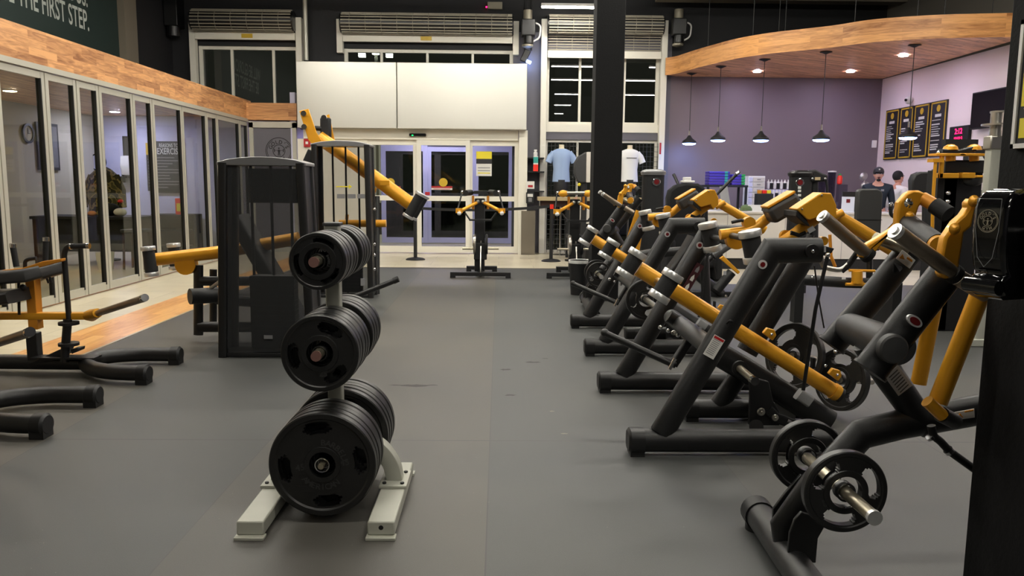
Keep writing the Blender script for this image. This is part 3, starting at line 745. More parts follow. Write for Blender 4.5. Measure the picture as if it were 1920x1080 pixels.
t.part('lens', MB().box(a + V((.07, -.03, -.12)), (.09, .06, .05), Matrix.Rotation(R(25), 3, 'Y')), 'led')
t.part('bracket', MB().b2((a.x - .02, a.y, a.z - .02), (a.x + .02, YB, a.z + .03)), 'frameblk')
a = P(928, 10, YB - .1)
t = Thing('emergency_light', 'small beige emergency unit with a red light high on the black wall', 'emergency light', (a.x, YB - .01, a.z - .1))
t.part('box', MB().box(a + V((0, .05, 0)), (.3, .1, .14)), 'shutter', bevel=.01); t.part('indicator', MB().ball(a + V((-.17, .02, -.03)), .018), 'redled')
# yellow stickers on the shutter bars
for px, py, lab in ((463, 67, 'yellow warning sticker on the bottom bar of the left shutter'), (799, 72, 'yellow warning sticker on the bottom bar of the middle shutter')):
    a = P(px, py, YB - .19); solo('warning_sticker', MB().box((a.x, YB - .187, a.z), (.22, .006, .08)), 'gold', lab, 'sticker', smooth=0)

# cabinet panel above the sliding doors
YS = 15.8
a, b, c, d = rc(556, 117, 988, 241, YS)
xm = P(744, 180, YS).x; sl = .0
t = Thing('header_panel', 'large brushed white metal header panel above the sliding entrance doors', 'header panel', ((a + b) / 2, YS + .3, c))
t.part('left_panel', MB().b2((a, YS, c), (xm - .006, YS + .68, d)), 'panel', bevel=.008)
t.part('right_panel', MB().b2((xm + .006, YS, c), (b, YS + .68, d)), 'panel', bevel=.008)
# sliding doors
YD = 16.1
def bar(mb, x0, y0, x1, y1, Y, d=.06): return slab(mb, x0, y0, x1, y1, Y, d)
hz = P(770, 246, YD).z
struct('trim_9', MB().b2((a + .05, YD - .05, P(770, 262, YD).z), (P(972, 250, YD).x, YD + .2, c)), 'whiteframe', smooth=0, bevel=.006)
xL, xR = P(560, 350, YD).x, P(988, 350, YD).x
struct('trim_10', MB().b2((P(972, 350, YD).x, YD - .1, 0), (xR, YD + .35, c)), 'whiteframe', smooth=0)
struct('trim_11', MB().b2((P(977, 420, YD).x, YD - .14, 0), (P(1003, 420, YD).x, YD + .35, P(990, 395, YD).z)), 'greycol', smooth=0)
struct('wall_entrance', MB().b2((xL, YD, 0), (P(690, 350, YD).x, YD + .12, P(770, 262, YD).z)), 'whiteframe', smooth=0)
def sliding_leaf(n, x0, x1, Y, ztop, zmid=True, m='whiteframe', fw=.085, lab=None):
    a, b = P(x0, 370, Y).x, P(x1, 370, Y).x
    fr = MB().b2((a, Y, .02), (a + fw, Y + .05, ztop)).b2((b - fw, Y, .02), (b, Y + .05, ztop)).b2((a + .002, Y + .003, ztop - .14), (b - .002, Y + .047, ztop - .002)).b2((a + .002, Y + .003, .022), (b - .002, Y + .047, .15))
    if zmid: fr.b2((a + .002, Y + .003, 1.07), (b - .002, Y + .047, 1.17))
    o = struct('door_%d' % n, fr, m, smooth=0)
    make('pane', MB().b2((a + .05, Y + .02, .1), (b - .05, Y + .028, ztop - .08)), 'nightglass' if m == 'lavframe' else 'glass', o, smooth=0)
    return o, a, b
zl = P(800, 259, YD).z
sliding_leaf(20, 690, 783, YD + .02, zl); sliding_leaf(21, 782, 881, YD - .04, zl); sliding_leaf(22, 878, 972, YD + .03, zl)
# vestibule with outer doors
YV = 18.7
struct('wall_vestibule_left', MB().b2((-4.2, YD + .12, 0), (-4.1, YV + .3, 3.2)), 'lilac', smooth=0)
struct('wall_vestibule_right', MB().b2((P(985, 350, YD).x + .02, YB + WT, 0), (P(985, 350, YD).x + .1, YV + .3, 3.2)), 'lilac', smooth=0)
struct('ceiling', MB().b2((-4.2, YB + WT, 2.9), (P(985, 350, YD).x + .1, YV + .3, 3.0)), 'lilac', smooth=0)
struct('wall_vestibule_far', MB().b2((-4.2, YV, 2.3), (.6, YV + .1, 3.0)), 'lilac', smooth=0)
zv = 2.3
sliding_leaf(23, 715, 802, YV, zv, False, 'lavframe', .11); sliding_leaf(24, 800, 890, YV + .06, zv, False, 'lavframe', .11); sliding_leaf(25, 888, 962, YV, zv, False, 'lavframe', .11)
vl = Thing('vestibule_light', 'bluish ceiling light inside the entrance vestibule behind the glass doors', 'ceiling light', (-1.4, 17.7, 2.86))
vl.part('housing', MB().b2((-1.9, 17.62, 2.86), (-.9, 17.78, 2.9)), 'white', smooth=0); vl.part('diffuser', MB().b2((-1.88, 17.64, 2.85), (-.92, 17.76, 2.862)), 'vestlight', smooth=0)
# door furniture
q = P(783, 253, YD - .1)
t = Thing('door_sensor', 'black motion sensor with a green light over the sliding doors', 'sensor', (q.x, q.y, q.z - .04))
t.part('body', MB().box((q.x, YD - .08, q.z), (.34, .06, .065)), 'gloss', bevel=.02); t.part('indicator', MB().box((q.x - .1, YD - .112, q.z - .01), (.03, .008, .018)), 'greenled')
def sheet(name, px0, py0, px1, py1, Y, bits, label, cat, base='paper'):
    a, b, c, d = rc(px0, py0, px1, py1, Y); t = Thing(name, label, cat, ((a + b) / 2, Y, c))
    t.part('sheet', MB().b2((a, Y, c), (b, Y + .006, d)), base, smooth=0)
    for nm, m, (u0, v0, u1, v1) in bits:
        t.part(nm, MB().b2((a + (b - a) * u0, Y - .003, c + (d - c) * v0), (a + (b - a) * u1, Y + .001, c + (d - c) * v1)), m, smooth=0)
    return t, a, b, c, d
t, a, b, c, d = sheet('door_poster', 893, 284, 922, 330, YD + .01, [('yellow_band', 'yel', (0, .7, 1, 1)), ('photo_strip', 'ink', (0, .5, 1, .7)), ('text_line', 'yel', (.1, .1, .9, .14)), ('text_line', 'greyink', (.1, .2, .9, .23)), ('text_line', 'greyink', (.1, .32, .9, .35))], 'yellow and white notice taped to the right glass door leaf', 'poster')
for px, lab in ((831, 'round yellow sticker on the middle glass door leaf'), (732, 'round yellow sticker on the left glass door leaf, partly behind the amber arm')):
    q = P(px, 342, YD - .05); solo('door_sticker', MB().cyl(q, q + V((0, .01, 0)), m_(8, q), n=24), 'gold', lab, 'sticker')
for px0, px1, lab in ((809, 848, 'red and white strip sticker on the middle glass door leaf'), (735, 751, 'red and white strip sticker on the left glass door leaf')):
    sheet('strip_sticker', px0, 349, px1, 356, YD - .03 if px0 > 800 else YD, [('red_band', 'red', (0, .5, 1, 1)), ('text_line', 'red', (.1, .15, .9, .3))], lab, 'sticker')
sheet('red_sticker', 797, 360, 806, 366, YD - .05, [], 'tiny red sticker at the middle rail of the glass doors', 'sticker', 'red')
q = P(576, 268, YD - .03)
t = Thing('fire_alarm', 'red fire alarm call point on the white wall left of the entrance', 'alarm', (q.x, q.y, q.z - .07))
t.part('box', MB().box(q + V((0, .0, 0)), (.13, .06, .16)), 'red', bevel=.008); t.part('button', MB().box(q + V((0, -.032, 0)), (.05, .01, .05)), 'white')
# keypad, shelves and bottles on the post right of the doors
YK = YD - .17
q = P(994, 371, YK)
t = Thing('card_reader', 'grey and black card reader on the post right of the sliding doors', 'card reader', (q.x, q.y, q.z - .1))
t.part('body', MB().box(q + V((0, .06, 0)), (.16, .12, .22)), 'gasket', bevel=.01); t.part('screen', MB().box(q + V((0, -.004, .05)), (.11, .01, .06)), 'paper'); t.part('keypad', MB().box(q + V((0, -.004, -.04)), (.07, .01, .08)), 'silvercap')
sheet('small_notice', 987, 340, 1002, 354, YK + .02, [('red_mark', 'red', (.2, .2, .8, .5))], 'small pinkish notice above the card reader', 'notice')
for py, lab in ((296, 'top black wall shelf right of the entrance'), (322, 'middle black wall shelf right of the entrance'), (359, 'lowest black wall shelf right of the entrance')):
    a, b = P(990, py, YK), P(1021, py, YK); solo('wall_shelf', MB().b2((a.x, YK + .05, a.z - .012), (b.x, YB, a.z + .012)), 'gasket', lab, 'shelf', smooth=0)
for py, m, lab in ((287, 'white', 'white spray bottle standing on the top black wall shelf'),):
    q = P(1004, 296, YK + .2); z0 = P(990, 296, YK).z + .012
    t = Thing('spray_bottle', lab, 'bottle', (q.x, YK + .2, z0)); t.part('bottle_body', MB().lathe([(.035, 0), (.04, .02), (.04, .1), (.015, .13)], (q.x, YK + .2, z0)), 'white'); t.part('spray_head', MB().box((q.x, YK + .2, z0 + .145), (.06, .03, .03)), 'white')
q = P(1004, 309, YK + .1)
t, a, b, c, d = sheet('hanging_card', 1000, 293, 1009, 321, YK + .02, [('blue_band', 'teal', (0, .55, 1, .95)), ('red_band', 'redp', (0, 0, 1, .45))], 'white card with blue and red bands hanging between the black wall shelves', 'card')
# right guide rail sticker
sheet('rail_notice', 1236, 264, 1240, 300, YB - .2, [('text_line', 'red', (.1, .3, .9, .9))], 'thin white strip with red print on the shutter rail beside the plum wall', 'notice')

# ---------------------------------------------------------------- right: juice bar
XR = P(1648, 250, YB).x
zcan = P(1500, 147, YB).z
struct('wall_back', MB().b2((xr, YB, 0), (XR, YB + .2, zcan + .02)), 'purple', smooth=0)
struct('wall_back', MB().b2((xr, YB, zcan + .02), (XR, YB + .2, CEIL)), 'blackwall', smooth=0)
struct('wall_right', MB().b2((XR, 6.0, 0), (XR + .1, YB, zcan)), 'blush', smooth=0)
struct('wall_right', MB().b2((XR, 6.0, zcan), (XR + .1, YB, CEIL)), 'block', smooth=0)
struct('wall_right', MB().b2((XR, -9, 0), (XR + .1, 6.0, CEIL)), 'greywall', smooth=0)
q = P(1230, 2, YB - .6)
struct('trim_12', MB().b2((q.x, YB - .8, q.z), (XR, YB - .5, q.z + .2)), 'greycol', smooth=0)
# canopy: curved timber fascia and soffit
cur = [(1238, 147), (1268, 138), (1300, 129), (1338, 119.5), (1380, 110), (1440, 101), (1500, 95), (1560, 89), (1620, 81), (1680, 76), (1760, 72), (1850, 70), (1930, 69)]
pts = [G(a, b, zcan) for a, b in cur]
pts[0].y = min(pts[0].y, YB - .02)
for p in pts: p.y = min(p.y, YB - .24)
ch = P(1241, 128, pts[0].y); hcan = .34
def arcl():
    L = [0]
    for i in range(1, len(pts)): L.append(L[-1] + (pts[i] - pts[i - 1]).length)
    return L
AL = arcl()
can = Thing('wooden_canopy', 'curved honey coloured wooden canopy hanging over the juice bar', 'canopy', (5, 14, zcan))
fin = []
# resample smoothly (Catmull-Rom)
for i in range(len(pts) - 1):
    p0, p1, p2, p3 = pts[max(0, i - 1)], pts[i], pts[i + 1], pts[min(len(pts) - 1, i + 2)]
    for k in range(5):
        t_ = k / 5; fin.append(.5 * ((2 * p1) + (p2 - p0) * t_ + (2 * p0 - 5 * p1 + 4 * p2 - p3) * t_ * t_ + (3 * p1 - p0 - 3 * p2 + p3) * t_ ** 3))
fin.append(pts[-1])
for p in fin: p.z = zcan; p.x = min(p.x, XR - .02); p.y = min(p.y, YB - .24)
mb = MB(); L = 0; luv = {}
vs = []
for i, p in enumerate(fin):
    if i: L += (p - fin[i - 1]).length
    vs += [V((p.x, p.y, zcan)), V((p.x, p.y, zcan + hcan))]; luv[(round(p.x, 4), round(p.y, 4))] = L
mb.add(vs, [(2 * i, 2 * i + 2, 2 * i + 3, 2 * i + 1) for i in range(len(fin) - 1)])
def cuv(c):
    best = min(luv.items(), key=lambda kv: (kv[0][0] - c.x) ** 2 + (kv[0][1] - c.y) ** 2); return (best[1], c.z)
can.part('fascia', mb, 'canopywood', uvf=cuv, smooth=60)
poly = [V((p.x, p.y + .01, zcan + .01)) for p in fin] + [V((XR - .01, YB - .01, zcan + .01)), V((fin[0].x + .28, YB - .01, zcan + .01))]
mb = MB().add(poly, [tuple(range(len(poly)))]); can.part('soffit', mb, 'soffitwood', smooth=0, uvf=lambda c: (c.x * .86 + c.y * .5, c.y * .86 - c.x * .5))
poly = [p + V((0, 0, hcan - .02)) for p in poly]; can.part('roof_board', MB().add(poly, [tuple(range(len(poly)))[::-1]]), 'ceil', smooth=0)
s = MB()
for px in (1330, 1420, 1459, 1475, 1610, 1720, 1777, 1866):
    best = min(fin, key=lambda p: abs((P(px, 90, 10).x / 10) - p.x / p.y))
    s.cyl((best.x, best.y + .15, zcan + hcan - .02), (best.x, best.y + .15, CEIL), .006, n=6)
can.part('suspension_rod', s, 'wire')
# pendants (top mount px, lamp px)
for k, (tx, ty, bx, by, lab) in enumerate(((1297, 138, 1293, 268, 'leftmost small pendant lamp under the wooden canopy'), (1352, 125, 1345, 262, 'second small pendant lamp from the left under the canopy'), (1434, 112, 1427, 262, 'third pendant lamp from the left, in the middle of the plum wall'), (1549, 98, 1539, 261, 'fourth pendant lamp from the left, before the right part of the plum wall'), (1715, 85, 1705, 257, 'pendant lamp hanging in front of the menu boards'))):
    q = G(tx, ty, zcan); q.y = min(q.y, YB - .4); q.x = P(tx, ty, q.y).x
    zb = P(bx, by, q.y).z; sc = .19
    t = Thing('pendant_lamp', lab, 'pendant lamp', (q.x, q.y, zb), 'pendant lamps over the juice bar')
    t.part('ceiling_rose', MB().lathe([(.1, 0), (.09, .0), (.02, -.03)], (q.x, q.y, zcan)), 'gasket')
    t.part('cord', MB().cyl((q.x, q.y, zb + .22), (q.x, q.y, zcan), .006, n=6), 'wire')
    t.part('socket', MB().cyl((q.x, q.y, zb + .13), (q.x, q.y, zb + .24), .018, n=12), 'chrome')
    t.part('lamp_shade', MB().lathe([(.02, .15), (.035, .13), (.06, .09), (.13, .04), (.14, .02), (.14, -.01), (.125, -.01), (.12, .02), (.05, .08)], (q.x, q.y, zb), n=28), 'gasket')
    t.part('light_disc', MB().lathe([(.124, .0), (.13, -.012), (.118, -.028), (.07, -.04), (0, -.044)], (q.x, q.y, zb), n=28), 'led')
for k, (px, py, lab) in enumerate(((1420, 134, 'left recessed downlight in the wooden canopy soffit'), (1595, 134, 'middle recessed downlight in the wooden canopy soffit'), (1694, 104, 'right recessed downlight in the wooden canopy soffit'))):
    q = G(px, py, zcan); q.y = min(q.y, YB - .5)
    t = Thing('downlight', lab, 'downlight', (q.x, q.y, zcan - .01), 'downlights in the canopy')
    t.part('trim_ring', MB().lathe([(.07, 0), (.09, 0), (.09, -.01), (.07, -.01)], (q.x, q.y, zcan), n=24, close=True), 'white')
    t.part('lens', MB().cyl((q.x, q.y, zcan - .004), (q.x, q.y, zcan - .012), .068, n=24), 'down')
# menu boards on the right wall
XM = XR - .03
names = ['leftmost menu board on the blush wall', 'second menu board from the left on the blush wall', 'third menu board from the left on the blush wall', 'rightmost menu board, nearest the black screen']
ed = [1658, 1685, 1711, 1741, 1773]
yb_, yt_ = PX(1660, 300, XM), PX(1660, 208, XM)
z0, z1 = yb_.z, yt_.z
for k in range(4):
    ya, yb2 = PX(ed[k] + 1, 250, XM).y, PX(ed[k + 1] - 1, 245, XM).y
    y_lo, y_hi = min(ya, yb2), max(ya, yb2)
    t = Thing('menu_board', names[k], 'menu board', (XM, (y_lo + y_hi) / 2, z0), 'menu boards of the juice bar')
    t.part('board', MB().b2((XM, y_lo, z0), (XR - .002, y_hi, z1)), 'ink', smooth=0)
    g = MB(); wd = y_hi - y_lo; e = .018
    for (a0, b0, a1, b1) in ((e, e, wd - e, 2 * e + .008), (e, z1 - z0 - 2 * e - .008, wd - e, z1 - z0 - e), (e, e, 2 * e + .008, z1 - z0 - e), (wd - 2 * e - .008, e, wd - e, z1 - z0 - e)):
        g.b2((XM - .004, y_hi - a0, z0 + b0), (XM, y_hi - a1, z0 + b1))
    t.part('gold_border', g, 'gold', smooth=0)
    c = V((XM - .003, (y_lo + y_hi) / 2, z1 - .13)); mb = MB().cyl(c, c + V((.003, 0, 0)), .06, n=24); t.part('gold_logo', mb, 'gold')
    s = MB(); random.seed(k + 3); z = z1 - .28; s.b2((XM - .003, c.y - .1, z), (XM, c.y + .1, z + .05)); z -= .06
    while z > z0 + .12:
        L = wd * random.uniform(.3, .6); st = y_hi - .07
        if random.random() > .2: s.b2((XM - .003, st, z), (XM, st - L, z + (.022 if random.random() > .6 else .012)))
        z -= .04
    t.part('text_line', s, 'whiteink', smooth=0)
q = PX(1705, 188, XR - .05)
t = Thing('security_camera', 'small round white security camera above the menu boards', 'camera', (XR - .02, q.y, q.z - .05))
t.part('housing', MB().ball((XR - .06, q.y, q.z), .075), 'white'); t.part('lens', MB().cyl((XR - .12, q.y - .03, q.z), (XR - .145, q.y - .035, q.z), .025), 'gloss')
# TV
XT = XR - .12
ya, yb2 = PX(1821, 205, XT), PX(1900, 200, XT)
zt0, zt1 = PX(1821, 243, XT).z, PX(1821, 175, XT).z
t = Thing('wall_television', 'large switched off black television on the blush wall', 'television', (XT, (ya.y + yb2.y) / 2, zt0))
ylo = ya.y - 1.9
t.part('case', MB().b2((XT, ylo, zt0), (XT + .07, ya.y, zt1)), 'gasket', bevel=.006); t.part('screen', MB().b2((XT - .003, ylo + .02, zt0 + .02), (XT, ya.y - .02, zt1 - .02)), 'screen', smooth=0)
t.part('wall_mount', MB().b2((XT + .07, ya.y - 1.2, zt0 + .3), (XR, ya.y - .8, zt1 - .3)), 'gasket')
# led clock
q = PX(1797, 252, XR - .06)
t = Thing('led_clock', 'black digital clock with glowing red digits under the television', 'clock', (XR - .03, q.y, q.z - .12))
wy = .28; hz_ = .14
t.part('case', MB().b2((XR - .06, q.y - wy, q.z - hz_), (XR, q.y + wy, q.z + hz_)), 'gasket', bevel=.006)
mb = MB(); write(mb, '2:12', (XR - .064, q.y, q.z + .01), -Y3, Z3, .09, 1, .01); write(mb, '10:02:3', (XR - .064, q.y, q.z - .1), -Y3, Z3, .06, 1, .01); t.part('digits', mb, 'redled', smooth=0)
q = P(1640, 270, YB - .04); solo('wall_thermostat', MB().box((q.x, YB - .02, q.z), (.09, .04, .15)), 'white', 'small white box on the plum wall by the corner', 'thermostat', bevel=.006)

# pillars
pc = P(1136, 300, 9.6); wl, wr = P(1110, 450, 9.6).x, P(1162, 450, 9.6).x
struct('wall_pillar_centre', MB().b2((wl, 9.6, 0), (wr, 9.95, CEIL)), 'pillar', bevel=.01, smooth=0)
XP = P(1850, 560, 2.52).x
struct('wall_pillar_right', MB().b2((XP, 1.9, 0), (XP + .5, 2.52, CEIL)), 'pillar', bevel=.006, smooth=0)
# framed yellow poster on the side of the right pillar
XQ = XP - .012
q0, q1 = PX(1897, 279, XQ), PX(1905, 42, XQ)
ya, yb2, z0, z1 = 1.98, q0.y, q0.z, q1.z
t = Thing('framed_poster', 'white framed yellow and black poster on the foreground pillar at the right edge', 'poster', (XQ, (ya + yb2) / 2, z0))
fr = MB(); e = .014
for (p0, r0, p1, r1) in ((ya, z0, ya + e, z1), (yb2 - e, z0, yb2, z1), (ya, z0, yb2, z0 + e), (ya, z1 - e, yb2, z1)): fr.b2((XQ - .006, p0, r0), (XP, p1, r1))
t.part('frame', fr, 'white', smooth=0); t.part('backing', MB().b2((XQ, ya + e, z0 + e), (XP, yb2 - e, z1 - e)), 'ink', smooth=0)
zq0, zq1 = PX(1915, 222, XQ).z, PX(1915, 200, XQ).z
t.part('yellow_panel', MB().b2((XQ - .003, ya + .03, z0 + .03), (XQ, yb2 - .03, zq0)), 'yel', smooth=0)
t.part('yellow_panel', MB().b2((XQ - .003, ya + .03, zq1), (XQ, yb2 - .03, z1 - .03)), 'yel', smooth=0)
s = MB()
for i in range(12): s.b2((XQ - .005, yb2 - .045 - i * .03, zq1 + .01), (XQ - .003, yb2 - .052 - i * .03, z1 - .04))
t.part('stripe', s, 'ink', smooth=0)
mb = MB(); write(mb, 'YOUR', (XQ - .004, yb2 - .045, zq0 + .008), -Y3, Z3, (zq1 - zq0) * .6, .8, .01, align='L'); t.part('lettering', mb, 'whiteink', smooth=0)
# street lamp outside
q = P(705, 104, 45.0)
t = Thing('street_lamp', 'distant street lamp with bright heads seen through the middle upper window', 'street lamp', (q.x, 45, 0))
t.part('pole', MB().cyl((q.x, 45, 0), (q.x, 45, q.z + .3), .08), 'alu')
for sx in (-.75, 0, .75): t.part('lamp_head', MB().box((q.x + sx, 44.9, q.z + (.15 if sx == 0 else 0)), (.36, .3, .22)), 'lamp')
# ================================================================== WEIGHT PLATES
def plate_mb(D, th, slots, a0=0, r_in=.58, r_out=.83, half=20, hub=.055, n=96):
    """rubber plate standing with its face to -y, centre at the origin; slots = number of grip holes"""
    Rr = D / 2
    e = .0035
    # (radius, front offset) rings; the web is sunk behind the rim
    rr = [hub, hub + .008, hub + .02, hub + .022, Rr * r_in, Rr * (r_in + .04), Rr * (r_in + .09), Rr * (r_out - .09), Rr * (r_out - .04), Rr * r_out, Rr * .86, Rr * .89, Rr * .975, Rr]
    w_ = .006 * (D / .445)
    dep = [0.001, 0, 0, w_, w_, w_, w_, w_, w_, w_, w_, 0, 0, .004]
    nr = len(rr); rows_ = []
    lim = {4: .72, 5: .9, 6: 1.0, 7: .9, 8: .72}
    def hole(k, i):
        if k not in lim: return False
        a = (360 * (i + .5) / n - a0) % 360
        for s in range(slots):
            d = abs((a - s * 360 / slots + 180) % 360 - 180)
            if d < half * lim[k]: return True
        return False
    vs = []
    for side in (0, 1):
        for i in range(n):
            q = 2 * pi * i / n
            for k in range(nr):
                y = dep[k] if side == 0 else th - dep[k]
                vs.append(V((sin(q) * rr[k], y, cos(q) * rr[k])))
    def id(side, i, k): return side * n * nr + (i % n) * nr + k
    fs = []
    for i in range(n):
        for k in range(nr - 1):
            if hole(k, i): continue
            fs.append((id(0, i, k), id(0, i, k + 1), id(0, i + 1, k + 1), id(0, i + 1, k)))
            fs.append((id(1, i, k), id(1, i + 1, k), id(1, i + 1, k + 1), id(1, i, k + 1)))
            if k in lim or k + 1 in lim or k - 1 in lim:
                if k in lim or True:
                    if hole(k, i - 1): fs.append((id(0, i, k), id(1, i, k), id(1, i, k + 1), id(0, i, k + 1)))
                    if hole(k, i + 1): fs.append((id(0, i + 1, k), id(0, i + 1, k + 1), id(1, i + 1, k + 1), id(1, i + 1, k)))
                    if k > 0 and hole(k - 1, i): fs.append((id(0, i, k), id(0, i + 1, k), id(1, i + 1, k), id(1, i, k)))
                    if k < nr - 2 and hole(k + 1, i): fs.append((id(0, i, k + 1), id(1, i, k + 1), id(1, i + 1, k + 1), id(0, i + 1, k + 1)))
        fs.append((id(0, i, nr - 1), id(1, i, nr - 1), id(1, i + 1, nr - 1), id(0, i + 1, nr - 1)))
        fs.append((id(0, i, 0), id(0, i + 1, 0), id(1, i + 1, 0), id(1, i, 0)))
    return MB().add(vs, fs), w_
def make_plate(D, th, slots, a0, num, label, group, r_in=.58, r_out=.83, half=20, words=True):
    mb, w_ = plate_mb(D, th, slots, a0, r_in, r_out, half)
    t = Thing('weight_plate', label, 'weight plate', (0, 0, 0), group)
    t.part('disc', mb, 'plate', smooth=32)
    L = MB(); c = V((0, w_ - .0016, 0))
    if words:
        arc_text(L, 'BARBELL', c, X3, Z3, D * .215, D * .055, 10, 13, inward=False, bold=.02)
        arc_text(L, 'AMERICAN', c, X3, Z3, D * .215, D * .055, 235, -12, inward=True, bold=.02)
        for sx in (-1, 1): write(L, num, c + X3 * (sx * D * .21) - Z3 * (D * .03), X3, Z3, D * .06, 1, .02)
    else:
        write(L, num, c + X3 * (D * .1) + Z3 * (D * .17), X3, Z3, D * .075, 1, .02)
        write(L, num, c + X3 * (D * .04) - Z3 * (D * .3), X3, Z3, D * .075, 1, .02)
        arc_text(L, 'BARBELL', c, X3, Z3, D * .2, D * .045, 60, 9, bold=.02)
    t.part('lettering', L, 'plateletter', smooth=0)
    hubr = MB().lathe([(.027, -.002), (.031, -.003), (.033, .0), (.033, th), (.027, th)], (0, 0, 0), (0, 1, 0), 32, close=True)
    t.part('steel_hub' if words else 'hub', hubr, 'chrome' if words else 'plate')
    return t
# plate tree -----------------------------------------------------------
TX, TY = -.725, 3.475
c0 = P(604, 871, 3.17); c1 = P(602, 662, 3.17); c2 = P(598, 489, 3.17)
TX0 = c0.x; cz = [c0.z, c1.z, c2.z]
t = Thing('plate_tree', 'off white metal plate rack in the foreground, stacked with black plates', 'plate rack', (TX0, TY, 0))
t.part('post', MB().box((TX0, TY, (1.235 + .2) / 2), (.062, .062, 1.035)), 'greystand', bevel=.006)
t.part('post_cap', MB().box((TX0, TY, 1.24), (.075, .075, .014)), 'vinyl', bevel=.003)
for sx in (-1, 1):
    fx = TX0 + sx * .262
    ft = t.part('foot', MB().b2((fx - .055, 3.03, .012), (fx + .055, 3.72, .07)), 'greystand', bevel=.006)
    b = MB()
    for yy in (3.02, 3.73): b.b2((fx - .06, yy - .015, 0), (fx + .06, yy + .03, .012))
    t.part('floor_tab', b, 'greystand', ft, bevel=.002)
    b = MB()
    for yy in (TY - .07, TY + .07):
        for xx in (-.04, .04): b.cyl((fx + xx, yy, .082), (fx + xx, yy, .09), .009, n=8)
    t.part('bolt', b, 'gasket', ft)
    t.part('mount_plate', MB().b2((fx - .062, TY - .1, .07), (fx + .062, TY + .1, .083)), 'greystand', ft, bevel=.002)
    arcp = [(fx - sx * .0, TY, .08), (fx - sx * .012, TY, .15), (fx - sx * .06, TY, .225), (fx - sx * .14, TY, .27), (TX0, TY, .285)]
    t.part('arched_brace', MB().sweep(fillet(arcp, .06), .036, .036, (0, 1, 0), prof=rrect(2, .2)), 'greystand')
    if sx == 1:
        t.part('hole', MB().cyl((fx + .0, 3.0295, .045), (fx, 3.035, .045), .01, n=12), 'gasket', ft)
for k, z in enumerate(cz):
    r_ = .0215
    for sy, ye in ((-1, 3.155 if k == 0 else 3.115), (1, 3.83)):
        pg = t.part('peg', MB().cyl((TX0, TY + sy * .03, z), (TX0, ye, z), r_ if not (k == 0 and sy < 0) else .0125, n=20), 'pegsteel')
        t.part('peg_end', MB().cyl((TX0, ye - .0, z), (TX0, ye + (-.012 if sy < 0 else .012), z), (r_ if k else .0125) * .96, n=20), 'copper' if k else 'pegsteel', pg, label='worn reddish peg end' if k else None)
POS = {0: ('lower', 'large', .445, 4, 45), 1: ('middle', 'medium', .319, 3, 25), 2: ('top', 'small', .232, 3, 10)}
ORD = ['outermost', 'second', 'third', 'fourth', 'fifth', 'sixth', 'seventh']
for k in (0, 1, 2):
    lvl, sz, D, slots, num = POS[k]
    nF, thF = ((5, .047), (6, .0452), (6, .0452))[k]; nR, thR = ((5, .047), (5, .047), (5, .046))[k]
    yR = (3.555, 3.555, 3.565)[k]
    root = None
    for i in range(nF):
        lab = '%s black plate, %s on the %s front peg of the plate rack' % (sz, ORD[i], lvl)
        if root is None:
            root = make_plate(D, thF - .0045, slots, (0, 25, 20)[k], str(num), lab, 'plates on the rack', half=(21, 27, 33)[k], r_in=(.6, .55, .47)[k], words=(k == 0)); o = root.r
        else: o = dup(root.r, label=lab)
        o.location = (TX0 + (.0025 * ((i * 7) % 3 - 1) if i else 0), 3.17 + i * thF, cz[k] - .003 + (.001 * ((i * 5) % 3 - 1) if i else 0)); o.rotation_euler = (0, R((0, -15, 30, 8, -22, 14)[i % 6] if i else (-7, 0, 0)[k]), 0)
    for i in range(nR):
        o = dup(root.r, label='%s black plate, %s from the post on the %s rear peg of the rack' % (sz, ('nearest', 'second', 'third', 'fourth', 'fifth')[i], lvl))
        o.location = (TX0 + .0025 * ((i * 7) % 3 - 1), yR + i * thR, cz[k] - .003 + .001 * ((i * 5) % 3 - 1)); o.rotation_euler = (0, R(20 * i + 10), 0)
